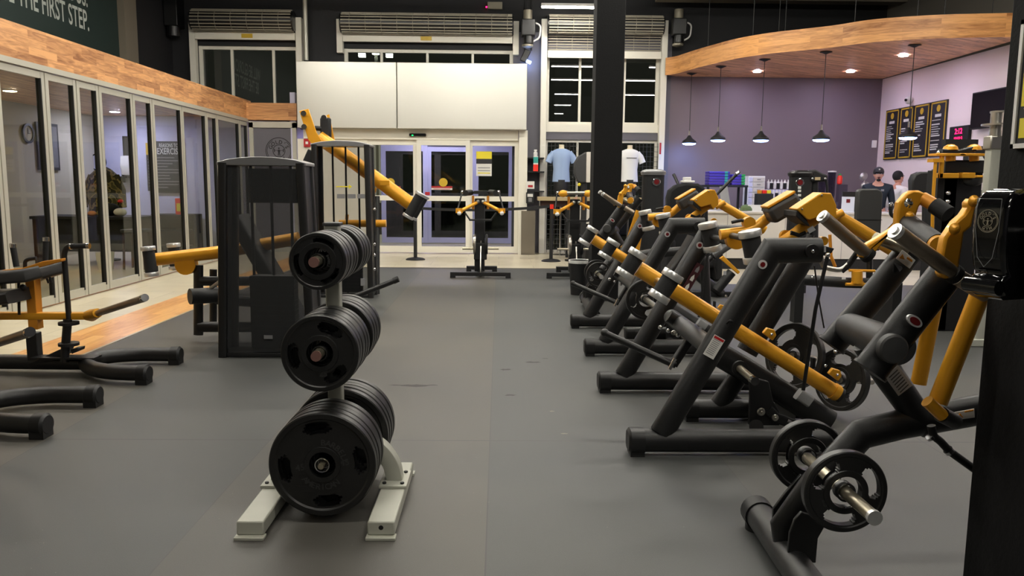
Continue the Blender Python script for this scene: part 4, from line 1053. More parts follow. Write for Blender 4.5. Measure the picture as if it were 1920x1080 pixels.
# ================================================================== LEFT SIDE MACHINES
def tower(t, x0, x1, x0b, x1b, ynear, yfar, h, stack=True, sil='silvercap', panel='mesh'):
    """weight stack tower: two posts at each side, curved cap, smoked see-through panels front and side"""
    pw = .062
    for (yy, kk) in ((ynear, 0), (yfar, 1)):
        for xa, xb, s in ((x0, x0b, 1), (x1, x1b, -1)):
            t.part('post', MB().sweep([(xb + s * pw / 2, yy, .0), (xa + s * pw / 2, yy, h - .04)], pw * .55, .03, (0, 1, 0), prof=RR), 'frameblk')
    # base
    t.part('base', MB().b2((x0b + .02, ynear, .0), (x1b - .02, yfar, .035)), 'gasket', bevel=.008)
    n = 9; top = []
    mb = MB(); prof = []
    for i in range(n):
        u = i / (n - 1); prof.append((x0 - .015 + (x1 - x0 + .03) * u, h - .035 + .045 * sin(pi * u) ** .7))
    pl = [V((a, ynear - .02, b)) for a, b in prof] + [V((x1 + .015, ynear - .02, h - .06)), V((x0 - .015, ynear - .02, h - .06))]
    t.part('top_cap', MB().ext(pl, (0, yfar - ynear + .04, 0)), sil, bevel=.006)
    def quad(y): return [V((x0 + pw, y, h - .06)), V((x1 - pw, y, h - .06)), V((x1b - pw, y, .04)), V((x0b + pw, y, .04))]
    t.part('smoked_panel', MB().ext(quad(ynear + .01), (0, .004, 0)), panel, smooth=0)
    for xa_, xb_ in ((x0, x0b), (x1, x1b)):
        s_ = 1 if xa_ == x0 else -1
        t.part('side_panel', MB().ext([(xa_ + s_ * .012, ynear, h - .06), (xa_ + s_ * .012, yfar, h - .06), (xb_ + s_ * .012, yfar, .03), (xb_ + s_ * .012, ynear, .03)], (s_ * .012, 0, 0)), 'frameblk', smooth=0)
    if stack:
        xm = (x0 + x1) / 2; ym = (ynear + yfar) / 2
        s = t.part('weight_stack', MB().box((xm + .03, ym, .36), (.36, .14, .6)), 'gasket', bevel=.004)
        g = MB()
        for k in range(14): g.box((xm + .03, ym, .08 + k * .042), (.364, .144, .003))
        t.part('stack_groove', g, 'frameblk', s, smooth=0)
        for dx in (-.13, .03, .19): t.part('guide_rod', MB().cyl((xm + dx, ym, .04), (xm + dx, ym, h - .06), .012, n=10), 'frameblk')
        if panel == 'mesh': t.part('upper_panel', MB().b2((x0 + .15, yfar - .02, h - .36), (x1 - .1, yfar, h - .08)), 'vinyldk', smooth=0)
# L1: near weight stack machine
yn, yf = 6.35, 6.62
xa, xb = P(411, 320, yn).x, P(571, 320, yn).x
xab, xbb = P(411, 660, yn).x, P(592, 660, yn).x
h1 = P(490, 296, yn).z
t = Thing('leg_machine', 'black weight stack machine with a silver topped smoked tower, nearest on the left', 'exercise machine', ((xa + xb) / 2, yn, 0), 'weight stack machines by the glazed room')
tower(t, xa, xb, xab, xbb, yn, yf, h1)
Yc = 7.0
arm = t.part('lever_arm', tpx(MB(), [(288, 487, Yc), (410, 473, Yc), (560, 447, Yc)], 24, 1.0), 'yellow', label='amber lever arm')
q = P(350, 500, Yc)
t.part('arm_lug', MB().cyl(q + V((0, -.04, .02)), q + V((0, .04, .02)), .09), 'yellow', arm)
def roller(t, top, bot, Y, d=.1, parent=None, ringl=.036, m='grip', nm='roller_pad'):
    a, b = P(*top, Y), P(*bot, Y); u = (b - a).normalized()
    o = t.part(nm, MB().cyl(a + u * ringl, b - u * ringl, d / 2, n=28), m, parent)
    for p, s in ((a, 1), (b, -1)):
        t.part('chrome_ring', MB().lathe([(d * .3, 0), (d * .58, .0), (d * .605, .004), (d * .605, ringl - .004), (d * .58, ringl), (d * .3, ringl)], p, u * s, 28), 'ringsteel', o)
    return o
roller(t, (277, 462), (285, 518), 6.88); roller(t, (325, 456), (330, 506), 7.3)
t.part('roller_axle', MB().cyl(P(281, 490, 6.88), P(327, 483, 7.3), .018), 'steel', arm)
t.part('leg', tpx(MB(), [(372, 497, Yc), (372, 628, Yc)], 18, .6), 'frameblk')
t.part('leg', tpx(MB(), [(400, 505, 7.3), (400, 612, 7.3)], 14, .6), 'frameblk')
t.part('floor_tube', tpx(MB(), [(372, 613, Yc), (560, 613, Yc)], 20, .8), 'frameblk')
t.part('cross_tube', tpx(MB(), [(376, 527, Yc), (480, 527, Yc)], 18, .8), 'frameblk')
t.part('shin_roll', MB().cyl(P(356, 556, 6.7), P(425, 552, 6.9), .068, n=24), 'vinyldk')
t.part('brace', tpx(MB(), [(385, 548, 6.8), (412, 528, 6.8)], 7), 'steel')
bp = [P(446, 408, 6.98), P(560, 600, 6.98)]
t.part('backrest', MB().sweep([bp[0], (bp[0] + bp[1]) / 2, bp[1]], .07, .16, (0, 1, 0), prof=RR), 'vinyldk')
t.part('seat', MB().box(P(470, 560, 7.0), (.55, .34, .1), Matrix.Rotation(R(4), 3, 'Y')), 'vinyldk', bevel=.03)
t.part('label_sticker', MB().box(P(503, 632, yn - .006), (.07, .004, .03)), 'greyink', smooth=0)

# L2: second, taller tower with the raised amber arm
yn, yf = 9.75, 10.05
xa, xb = P(585, 300, yn).x, P(693, 300, yn).x; h2 = P(640, 265, yn).z
xbb = P(700, 550, yn).x
t = Thing('leg_machine', 'tall black weight stack machine with a big raised amber arm, behind the plate rack', 'exercise machine', ((xa + xb) / 2, yn, 0), 'weight stack machines by the glazed room')
tower(t, xa, xb, xa - .01, xbb, yn, yf, h2, panel='clearmesh')
Yc = 10.35
arm = t.part('lever_arm', tpx(MB(), [(598, 258, Yc), (636, 284, Yc), (772, 384, Yc)], 26, .9), 'yellow', label='thick amber lever arm')
def platepx(t, name, pts, Y, th, m, parent=None, bevel=.004, label=None):
    q = [P(a, b, Y) for a, b in pts]
    n = (q[1] - q[0]).cross(q[2] - q[1])
    if len(pts) > 0: pass
    return t.part(name, MB().ext(q, (0, th, 0)), m, parent, bevel=bevel, label=label, smooth=30)
platepx(t, 'pivot_plate', [(561, 208), (578, 204), (593, 248), (606, 268), (588, 274), (578, 262)], 10.25, .03, 'yellow')
platepx(t, 'pivot_plate', [(602, 220), (617, 214), (627, 262), (612, 268)], 10.45, .03, 'yellow')
t.part('pivot_block', MB().box(P(611, 243, 10.4), (.13, .1, .3)), 'gasket', bevel=.02)
t.part('pivot_bar', MB().cyl(P(590, 240, 10.35), P(611, 242, 10.4), .03), 'gasket')
b = MB()
for p in ((570, 213), (608, 221), (571, 238)): q = P(*p, 10.25); b.cyl(q + V((0, -.03, 0)), q + V((0, .01, 0)), .035, n=12)
t.part('bolt', b, 'chrome')
roller(t, (790, 362), (764, 408), 10.15, .125, nm='roller_pad'); roller(t, (797, 366), (772, 410), 10.6, .115)
t.part('arm_bracket', platepx(t, 'arm_bracket', [(690, 350), (706, 352), (700, 366), (688, 362)], 10.3, .1, 'yellow').data and MB().box(P(722, 343, 10.3), (.12, .08, .06)), 'yellow', arm)
t.part('cross_roll', MB().cyl(P(636, 419, 10.3), P(724, 419, 10.3), .048), 'yellow')
b = t.part('bolt_knob', MB().cyl(P(650, 412, 10.28), P(651, 402, 10.28), .022, n=10), 'yellow')
t.part('post', tpx(MB(), [(706, 368, 10.4), (706, 562, 10.1)], 12, .6), 'frameblk')
t.part('foot_bar', tpx(MB(), [(650, 562, 9.0), (746, 524, 9.0)], 10), 'frameblk')
t.part('foot_bar_cap', MB().cyl(P(738, 527, 9.0), P(747, 523, 9.0), .036), 'cap')
s = MB()
for x in (632, 652, 670): s.b2(P(x, 372, yn - .004), P(x + 15, 364, yn + .004))
t.part('label_sticker', s, 'greyink', smooth=0)
platepx(t, 'arrow_sticker', [(630, 349), (654, 349), (654, 346), (660, 350), (654, 354), (654, 351), (630, 351)], yn - .004, .004, 'yel')
platepx(t, 'label_sticker', [(676, 522), (684, 522), (684, 536), (676, 536)], yn - .006, .004, 'greyink')
s = MB()
for y in (392, 458, 478, 505): q = P(702, y, 9.7); s.ball(q, .02)
t.part('bolt', s, 'chrome')
# small bracket cluster left of the tower
q = P(578, 300, 9.9)
s = MB().box(q, (.1, .08, .25), Matrix.Rotation(R(25), 3, 'Y')); t.part('adjuster', s, 'gasket', bevel=.01)
t.part('adjuster_tip', MB().ball(P(573, 311, 9.85), .03), 'chrome')
t.part('seat_post', tpx(MB(), [(578, 318, 9.95), (576, 540, 9.95)], 10, 1), 'frameblk')

# L3 / L4: low seated machines at the left edge
t = Thing('seated_machine', 'low amber and black seated machine with curved floor tubes at the left edge', 'exercise machine', (-3.0, 5.8, 0), 'low seated machines on the left')
Ym = 5.75
U = [(332, 672, 6.1), (262, 671, 6.1), (218, 673, 6.05), (178, 684, 5.95), (160, 698, 5.8), (172, 706, 5.6), (210, 709, 5.5), (272, 709, 5.48)]
q = [P(*p) for p in U]
for p in q: p.z = .075
t.part('floor_tube', MB().sweep(fillet(q, .2, 4), .055, .055, (0, 0, 1)), 'frameblk')
for e, w_ in ((q[0], q[1]), (q[-1], q[-2])):
    u = (e - w_).normalized(); t.part('foot_cap', MB().sweep([e - u * .04, e + u * .02, e + u * .035], [.062, .064, .05], [.062, .064, .05], (0, 0, 1)).box(e - u * .01 - Z3 * .045, (.08, .1, .058)), 'cap')
p = P(160, 700, 5.78); t.part('rear_tube', MB().sweep([(-4.9, 5.85, .075), (p.x - .0, 5.8, .075)], .05, .055, (0, 0, 1)), 'frameblk')
pp = P(130, 690, 5.78)
t.part('base_plate', MB().box((pp.x, 5.75, .128), (.46, .12, .012)), 'frameblk')
t.part('pivot_post', MB().cyl((pp.x, 5.72, .1), P(127, 598, 5.72), .03), 'frameblk')
fl = MB()
for y in (606, 645): c = P(129, y, 5.72); fl.cyl(c - Z3 * .01, c + Z3 * .01, .07, n=24)
t.part('flange', fl, 'blk')
hp = t.part('handle_post', tpx(MB(), [(130, 606, 5.72), (120, 475, 5.72), (126, 462, 5.72), (140, 461, 5.72)], 10, fil=.05), 'blk')
t.part('hand_grip', MB().cyl(P(134, 462, 5.72), P(163, 461, 5.72), .019), 'grip', hp)
t.part('grip_ring', MB().cyl(P(132, 462, 5.72), P(134.5, 462, 5.72), .022).cyl(P(163, 461, 5.72), P(168, 461, 5.72), .022), 'chrome', hp)
t.part('lever_beam', MB().sweep([P(-150, 594, Ym), P(0, 592, Ym), P(166, 592, Ym)], .026, .035, (0, 1, 0), prof=rrect(2, .3)), 'yellow')
sl = t.part('plate_sleeve', MB().cyl(P(178, 589, 5.7), P(268, 560, 5.1), .0235, n=24), 'bronze')
t.part('sleeve_cap', MB().cyl(P(266, 560.6, 5.12), P(272, 558, 5.08), .025), 'chrome', sl)
t.part('sleeve_collar', MB().sweep([P(163, 592, 5.75), P(172, 591, 5.72), P(183, 587, 5.65)], [.035, .045, .034]), 'yellow', sl)
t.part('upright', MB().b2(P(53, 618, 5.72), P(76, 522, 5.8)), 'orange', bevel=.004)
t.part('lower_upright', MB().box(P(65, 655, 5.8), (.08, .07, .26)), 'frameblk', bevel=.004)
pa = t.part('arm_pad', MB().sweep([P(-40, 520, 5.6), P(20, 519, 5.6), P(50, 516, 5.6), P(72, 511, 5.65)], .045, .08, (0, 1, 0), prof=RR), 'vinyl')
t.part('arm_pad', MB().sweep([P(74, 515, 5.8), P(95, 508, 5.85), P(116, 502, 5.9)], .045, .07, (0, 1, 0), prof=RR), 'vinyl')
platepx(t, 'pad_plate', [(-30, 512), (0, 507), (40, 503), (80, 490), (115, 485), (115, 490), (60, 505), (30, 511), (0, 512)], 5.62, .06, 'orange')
t.part('seat', MB().sweep([P(-60, 558, 5.6), P(20, 556, 5.6), P(38, 553, 5.6)], .045, .16, (0, 1, 0), prof=RR), 'vinyldk')
for (a, b, Yg) in (((85, 492), (86, 449), 5.9), ((31, 500), (24, 461), 5.6)):
    g = t.part('hand_grip', MB().cyl(P(*a, Yg), P(*b, Yg), .02), 'grip'); t.part('grip_cap', MB().cyl(P(b[0], b[1] + 3, Yg), P(b[0], b[1] - 4, Yg), .022), 'chrome', g)
t.part('loop_handle', tpx(MB(), [(47, 506, 5.7), (47, 490, 5.7), (53, 486, 5.7), (68, 484, 5.7)], 7, fil=.03), 'blk')
t.part('seat_post', tpx(MB(), [(35, 530, 5.7), (36, 590, 5.7)], 5), 'blk')
t.part('knob', MB().ball(P(43, 539, 5.65), .025), 'blk')
t.part('prong', MB().cyl(P(86, 517, 5.8), P(91, 531, 5.8), .008, n=8).cyl(P(92, 515, 5.8), P(97, 530, 5.8), .008, n=8), 'blk')
platepx(t, 'foot_plate', [(50, 683), (60, 679), (112, 655), (124, 654), (118, 668), (98, 678)], 5.75, .12, 'vinyldk')
platepx(t, 'foot_plate', [(132, 655), (147, 653), (146, 659), (134, 664)], 5.72, .1, 'vinyldk')
L3 = t
dup(t.r, (-.04, -1.19, 0), 'second low black seated machine, nearer the viewer, only its floor tubes and sleeve showing')
# ================================================================== RIGHT ROW
OV = .62
def endcap(t, e, u, w=.066, floor_=True, parent=None):
    b = MB().sweep([e - u * .055, e + u * .018, e + u * .03], [w, w, w * .8], [w * .9, w * .9, w * .7], (0, 0, 1) if abs(u.z) < .5 else (0, 1, 0), prof=rrect(3, .6))
    if floor_: b.b2((e.x - .02, e.y - w * .8, .0), (e.x + .055 * (1 if u.x < 0 else -1) * 1.0, e.y + w * .8, e.z))
    return t.part('foot_cap', b, 'cap', parent)
def bench(shift, main_label, labels):
    """seated row of two side frames, centre beam, amber arms with chrome ringed rollers"""
    Yn, Yc, Yf = 4.05, 4.67, 5.33
    bx = P(1230, 824, Yn)
    t = Thing('press_machine', main_label, 'exercise machine', (bx.x + .6, Yc, 0), 'amber armed press machines of the right row')
    # near frame
    def frame(Y, upper=True, stick=None):
        # scaled from the near frame, which stands at Yn
        def S(px, py): q = P(px, py, Yn); return V((q.x, Y, q.z))
        r = m_(46, P(1239, 808, Yn)) / 2
        b0 = S(1187, 822); zb = b0.z
        ft = t.part('base_tube', MB().sweep([V((b0.x, Y, .075)), V((b0.x + 1.08, Y, .075))], r * .97, r * .8, (0, 1, 0)), 'frameblk')
        endcap(t, V((b0.x, Y, .075)), V((-1, 0, 0)), r * 1.06, parent=ft)
        t.part('base_rivet', MB().ball((b0.x + .025, Y - r * .93, .085), .006, 8, 6), 'chrome', ft)
        pts = [S(1240, 812), S(1446, 470), S(1538, 469)]
        up = t.part('upright', MB().sweep(pts, r, r * .72, (0, 1, 0)), 'frameblk')
        c = S(1514, 469); t.part('pivot_disc', MB().cyl(c + V((0, -r * .72 - .02, 0)), c + V((0, r * .72 + .01, 0)), .034, n=28), 'frameblk', up)
        t.part('bolt', MB().ball(c + V((0, -r * .72 - .022, 0)), .011, 10, 6), 'chrome', up)
        c = S(1362, 601); t.part('hook', MB().sweep(fillet([c + V((-.01, -r * .6, -.01)), c + V((0, -r * .95, .012)), c + V((.022, -r * .6, 0))], .01), .006), 'blk', up)
        c = S(1424, 494); u = (S(1446, 470) - S(1240, 812)).normalized(); n_ = V((u.z, 0, -u.x))
        t.part('oval_badge', MB().cyl(c + V((0, -r * .74, 0)), c + V((0, -r * .74 - .004, 0)), .023, n=24), 'silverp', up)
        t.part('badge_face', MB().cyl(c + V((0, -r * .74 - .004, 0)), c + V((0, -r * .74 - .006, 0)), .013, n=20), 'badge', up)
        return up, S, r, u, n_
    up, S, r, u, n_ = frame(Yn)
    # white instruction sticker on the near upright
    c = S(1334, 647); yy = -r * .74
    def sticker(c, L, W, par, base='paper', head='red', lines=9, w2=.7):
        o = t.part('instruction_sticker', MB().ext([c + V((0, yy, 0)) + u * a * L / 2 + n_ * b * W / 2 for a, b in ((-1, -1), (1, -1), (1, 1), (-1, 1))], (0, -.003, 0)), base, par, smooth=0)
        if head: t.part('sticker_heading', MB().ext([c + V((0, yy - .003, 0)) + u * a + n_ * b * W * .46 for a, b in ((L * .36, -1), (L * .47, -1), (L * .47, 1), (L * .36, 1))], (0, -.001, 0)), head, par, smooth=0)
        s = MB()
        for i in range(lines):
            a = L * (.3 - .75 * i / lines); s.ext([c + V((0, yy - .003, 0)) + u * (a + da) + n_ * (b * W * .4) for da, b in ((0, -1), (L * .025, -1), (L * .025, w2), (0, w2))], (0, -.001, 0))
        if lines: t.part('sticker_print', s, 'greyink', par, smooth=0)
    sticker(c, .118, .062, up)
    upf, S2, r2, u, n_ = frame(Yf)
    # centre base and strut
    b0 = P(1290, 765, Yc)
    ct = t.part('base_tube', MB().sweep([V((b0.x, Yc, .07)), V((b0.x + .5, Yc, .07)), V((b0.x + .78, Yc, .07))], .058, .05, (0, 1, 0)), 'frameblk')
    endcap(t, V((b0.x, Yc, .07)), V((-1, 0, 0)), .062, parent=ct)
    t.part('upright', MB().sweep([V((P(1345, 760, Yc).x, Yc, .08)), P(1388, 700, Yc)], .06, .045, (0, 1, 0)), 'frameblk')
    # rear inclined column and pad behind the gap
    t.part('seat_column', tpx(MB(), [(1400, 660, 5.0), (1515, 470, 5.0)], 42, .6), 'frameblk')
    t.part('back_pad', tpx(MB(), [(1378, 612, 5.2), (1440, 530, 5.2), (1462, 492, 5.2)], 30, 2.2, prof=RR), 'vinyldk')
    # centre beam
    cb = t.part('centre_beam', tpx(MB(), [(1334, 656, 4.6), (1395, 692, 4.57), (1556, 792, 4.55)], 46, .62), 'frameblk')
    cx_ = S(1333, 652)
    t.part('cross_tube', MB().cyl(V((cx_.x, Yn, cx_.z)), V((cx_.x, 5.0, cx_.z)), .052, n=28), 'frameblk')
    platepx(t, 'mount_plate', [(1405, 706), (1442, 716), (1450, 752), (1462, 772), (1462, 798), (1405, 798), (1407, 745)], 4.44, .03, 'blk')
    a = P(1386, 690, 4.48); t.part('peg_washer', MB().cyl(a, a + V((0, -.02, 0)), .045, n=24), 'blk')
    a2 = P(1412, 711, 4.2); a2.z = a.z; a2.x = a.x
    pg = t.part('plate_peg', MB().cyl(a, P(1413, 713, 4.14), .0215, n=24), 'pegsteel')
    t.part('peg_cap', MB().cyl(P(1412, 712, 4.15), P(1416, 715, 4.11), .0235, n=24), 'chrome', pg)
    for px, py, rr_ in ((1427, 772, .024), (1453, 783, .02)):
        c = P(px, py, 4.42); t.part('pivot_bolt', MB().lathe([(0.0, .022), (.007, .02), (.008, .012), (rr_ * .8, .01), (rr_, .004), (rr_, 0)], c, (0, -1, 0), 24), 'steel')
    t.part('linkage', MB().sweep([P(1440, 768, 4.44), P(1455, 783, 4.44), P(1487, 795, 4.44)], .03, .012, (0, 1, 0), prof=RR), 'blk')
    t.part('linkage_tip', MB().cyl(P(1476, 788, 4.4), P(1492, 797, 4.4), .01), 'chrome')
    t.part('flat_plate', platepx(t, 'side_plate', [(1447, 756), (1458, 753), (1494, 776), (1490, 789), (1450, 768)], 4.6, .02, 'greyplate').data and MB().sweep([P(1360, 735, 4.75), P(1408, 775, 4.75)], .035, .02, (0, 1, 0)), 'frameblk')
    t.part('round_hub', MB().cyl(P(1418, 800, 4.36), P(1418, 800, 4.5), .04, n=28), 'frameblk')
    t.part('light_sleeve', tpx(MB(), [(1455, 712, 4.75), (1505, 742, 4.75)], 9), 'greyplate')
    # foot bar
    fb = t.part('foot_bar', tpx(MB(), [(1133, 624, 4.8), (1262, 683, 4.6), (1266, 684, 4.6)], 13), 'frameblk')
    t.part('foot_bar_end', MB().ball(P(1134, 624, 4.8), .026), 'frameblk', fb)
    ad = t.part('adjuster', tpx(MB(), [(1304, 620, 4.62), (1262, 684, 4.62)], 15, 1.2, prof=RR), 'blk')
    t.part('adjuster_pin', MB().cyl(P(1309, 610, 4.56), P(1294, 633, 4.56), .012).cyl(P(1266, 672, 4.56), P(1255, 692, 4.56), .012), 'chrome', ad)
    t.part('foot_link', tpx(MB(), [(1254, 592, 4.75), (1310, 625, 4.75)], 24, .7), 'frameblk')
    s = MB()
    for px, py in ((1253, 620), (1271, 628), (1238, 614)): s.ball(P(px, py, 4.7), .014, 10, 6)
    t.part('bolt', s, 'chrome')
    # main amber arm
    Ya = 4.5
    arm = t.part('lever_arm', tpx(MB(), [(1196, 503, Ya), (1377, 617, Ya), (1572, 739, Ya)], 29, .8), 'yellow', label='long amber lever arm')
    t.part('arm_end_cap', tpx(MB(), [(1567, 736, Ya), (1577, 742, Ya)], 28, .8), 'cap', arm)
    t.part('end_ring', tpx(MB(), [(1561, 732, Ya), (1569, 737, Ya)], 32, .84), 'yellow', arm)
    t.part('stop_lug', MB().sweep([P(1496, 738, 4.46), P(1518, 753, 4.46)], .035, .03, (0, 1, 0), prof=RR), 'greyplate', arm)
    for px, py in ((1447, 627), (1570, 703)):
        platepx(t, 'lug', [(px - 16, py - 2), (px - 8, py - 12), (px + 6, py - 8), (px + 9, py + 2), (px + 2, py + 12)], Ya - .06, .03, 'yellow', arm)
        t.part('bolt', MB().ball(P(px, py, Ya - .07), .009, 8, 6), 'chrome', arm)
    roller(t, (1265, 511), (1232, 562), 4.22, .1, nm='roller_pad', ringl=.04)
    roller(t, (1199, 471), (1168, 519), 4.48, .092, nm='roller_pad', ringl=.038)
    t.part('roller_axle', MB().cyl(P(1249, 537, 4.22), V((P(1249, 537, 4.22).x, 4.48, P(1249, 537, 4.22).z)), .02), 'steel')
    # upper amber arm
    Yu = 4.7
    ua = t.part('upper_arm', tpx(MB(), [(1350, 440, Yu), (1400, 434, Yu), (1416, 428, Yu), (1455, 395, Yu), (1466, 388, Yu)], 20, .9), 'yellow', label='bent amber upper arm')
    for px, py, rr_, dy in ((1380, 448, .062, .1), (1404, 418, .036, .12)):
        c = P(px, py, Yu); t.part('pivot_cam', MB().cyl(c + V((0, -.02, 0)), c + V((0, .03, 0)), rr_, n=28), 'yellow', ua)
    c = P(1394, 440, Yu - .09); t.part('pivot_bolt', MB().lathe([(0, .02), (.012, .02), (.02, .01), (.028, 0)], c, (0, -1, 0), 24), 'steel', ua)
    t.part('cable_clip', MB().sweep([P(1372, 417, Yu), P(1390, 413, Yu), P(1402, 417, Yu)], .01), 'gasket', ua)
    roller(t, (1405, 432), (1416, 492), 4.3, .104, nm='roller_pad', ringl=.036)
    roller(t, (1326, 417), (1337, 471), 5.25, .104, nm='roller_pad', ringl=.04)
    for q_ in (P(1410, 450, 4.3), P(1332, 443, 5.25)): t.part('roller_axle', MB().cyl(q_, V((q_.x, Yu, q_.z)), .018), 'frameblk')
    # padded chest blocks
    def block(cx, cy, Y, L, T, D, ang, lab=None):
        c = P(cx, cy, Y); u_ = V((cos(ang), 0, sin(ang))); n2 = V((-sin(ang), 0, cos(ang))); rot = Matrix((u_, Y3, n2)).transposed()
        o = t.part('pad', MB().box(c, (L, D, T), rot), 'vinyl', bevel=.022)
        t.part('pad_plate', MB().box(c + n2 * (T / 2 + .008), (L * .94, D * .9, .016), rot), 'yellow', o, bevel=.005)
        return o
    block(1467, 390, 4.62, .195, .1, .14, R(31))
    # box headed second arm
    Yb = 4.3
    hd = platepx(t, 'head_box', [(1494, 392), (1541, 361), (1559, 362), (1569, 385), (1569, 405), (1553, 420), (1545, 405), (1518, 413), (1513, 411)], Yb, .13, 'yellow', bevel=.006)
    t.part('pad', MB().ext([P(a, b, Yb + .01) for a, b in ((1494, 394), (1513, 412), (1520, 425), (1506, 418), (1493, 405))], (0, .2, 0)), 'vinyldk', bevel=.006)
    t.part('head_bolt', MB().ball(P(1541, 366, Yb - .003), .006, 8, 6).ball(P(1504, 392, Yb - .003), .006, 8, 6), 'steel', hd)
    t.part('upper_arm', tpx(MB(), [(1448, 466, 4.42), (1480, 446, 4.42), (1540, 402, 4.42)], 22, .8), 'yellow', label='amber arm with a small grey sticker')
    platepx(t, 'arm_sticker', [(1513, 430), (1524, 423), (1530, 431), (1518, 438)], 4.33, .003, 'greyplate')
    t.part('upper_arm', tpx(MB(), [(1556, 398, 4.5), (1610, 430, 4.5), (1690, 478, 4.5)], 25, .8), 'yellow', label='amber tube running down to the right')
    t.part('collar_ring', MB().cyl(P(1553, 412, 4.44), P(1580, 398, 4.44), .022), 'yellow')
    for px, py, rr_ in ((1475, 443, .035), (1500, 432, .03), (1545, 452, .026)):
        c = P(px, py, 4.5); t.part('pivot_cam', MB().cyl(c, c + V((0, .03, 0)), rr_, n=24), 'yellow')
    t.part('cable_clip', MB().sweep([P(1482, 436, 4.4), P(1498, 441, 4.4), P(1510, 436, 4.4)], .012), 'gasket')
    platepx(t, 'head_plate', [(1536, 462), (1550, 462), (1565, 466), (1560, 474), (1549, 480), (1536, 475)], 4.32, .03, 'blk')
    platepx(t, 'arm_sticker', [(1537, 463), (1549, 463), (1549, 473), (1537, 473)], 4.315, .003, 'greyplate')
    t.part('chain_knob', MB().ball(P(1552, 478, 4.28), .014), 'chrome')
    t.part('strap', tpx(MB(), [(1551, 482, 4.28), (1529, 580, 4.28), (1506, 732, 4.28)], 7.5, .5), 'blk')
    t.part('strap', tpx(MB(), [(1527, 498, 4.6), (1535, 560, 4.6), (1545, 615, 4.6)], 3, 1), 'blk')
    t.part('loop_handle', tpx(MB(), [(1540, 482, 4.6), (1542, 500, 4.6), (1560, 505, 4.6), (1576, 507, 4.6), (1590, 497, 4.6), (1606, 475, 4.6)], 9, fil=.04), 'steel')
    t.part('hand_grip', tpx(MB(), [(1578, 508, 4.6), (1590, 498, 4.6), (1607, 474, 4.6)], 11), 'grip')
    # rear disc hub with peg
    c = P(1524, 684, 4.93)
    t.part('hub_block', MB().box(c + V((0, 0, 0)), (.02, .05, .1)), 'gasket', bevel=.006)
    t.part('bolt', MB().ball(P(1548, 686, 4.7), .01).ball(P(1566, 660, 4.7), .012), 'chrome')
    return t, S, r, u, n_, up, upf
mach, S, r, u, n_, up, upf = bench(None, 'black press machine with amber arms, nearest of the two in the right row', None)
t = mach
# floor cable loop under the near base tube
M2 = mach
# the further copy -----------------------------------------------------
cp = dup(M2.r, (.03, 2.45, 0), 'black press machine with amber arms, the further of the two, before the black pillar', skip=('instruction_sticker', 'sticker_heading', 'sticker_print', 'arm_sticker'))
# placards of the far frames: small maroon plates (the near machine's far frame carries a tall one)
yy = -r * .74
def placard(t_, par, S_, dy, c, L, W, icons):
    c = c + V((0, dy, 0))
    q = lambda a, b: c + V((0, yy, 0)) + u * a + n_ * b
    o = t_.part('exercise_placard', MB().ext([q(-L / 2, -W / 2), q(L / 2, -W / 2), q(L / 2, W / 2), q(-L / 2, W / 2)], (0, -.003, 0)), 'maroon', par, smooth=0)
    for k in range(icons):
        a0 = L * (.5 - (k + .5) / icons); s = MB()
        s.ext([q(a0 + a, b) + V((0, -.003, 0)) for a, b in ((-L * .14, -W * .2), (-L * .02, -W * .2), (L * .1, 0), (-L * .02, W * .2), (-L * .14, W * .2))], (0, -.001, 0))
        t_.part('figure_print', s, 'whiteink' if k else 'greyink', par, smooth=0)
c = P(1296, 518, 5.33); c.y = 5.33
placard(mach, upf, None, 0, c, .2, .055, 3)
# plates on the machines ------------------------------------------------
def loose_plate(D, th, c, axis, spin, num, slots, label, group='plates loaded on the machines'):
    t = make_plate(D, th, slots, 0, num, label, group, r_in=.5, half=34 if slots == 3 else 20, words=False)
    ax = V(axis).normalized(); q = V((0, 1, 0)).rotation_difference(ax)
    t.r.rotation_mode = 'QUATERNION'; t.r.rotation_quaternion = q @ V((0, 1, 0)).rotation_difference(V((0, 1, 0)))
    from mathutils import Quaternion
    t.r.rotation_quaternion = q @ Quaternion((0, 1, 0), R(spin))
    t.r.location = c; return t
cA = P(1493, 668, 5.0)
pA = loose_plate(.43, .04, cA, (-.8, -.52, .2), 60, '45', 3, 'tilted black plate with a shiny rim behind the long amber arm')
cB = P(1582, 712, 4.8)
pB = loose_plate(.39, .045, cB, (-.88, -.44, .15), 20, '45', 3, 'black plate at the lower end of the long amber arm')
mach.part('plate_peg', MB().cyl(cB - V((-.88, -.44, .15)).normalized() * -.02, cB - V((-.88, -.44, .15)).normalized() * .27, .021, n=20), 'steel')
mach.part('plate_peg', MB().cyl(cA - V((-.8, -.52, .2)).normalized() * -.05, cA - V((-.8, -.52, .2)).normalized() * .2, .02, n=20), 'steel')
# plate hanging at the further machine
c = P(1212, 562, 5.75); pC = loose_plate(.3, .04, c, (0, 1, 0), 30, '25', 3, 'black plate hanging on the further press machine, left of its lower frame')
mach.part('plate_peg', MB().cyl(V((c.x, 5.36, c.z)), V((c.x, 5.86, c.z)), .022), 'steel')


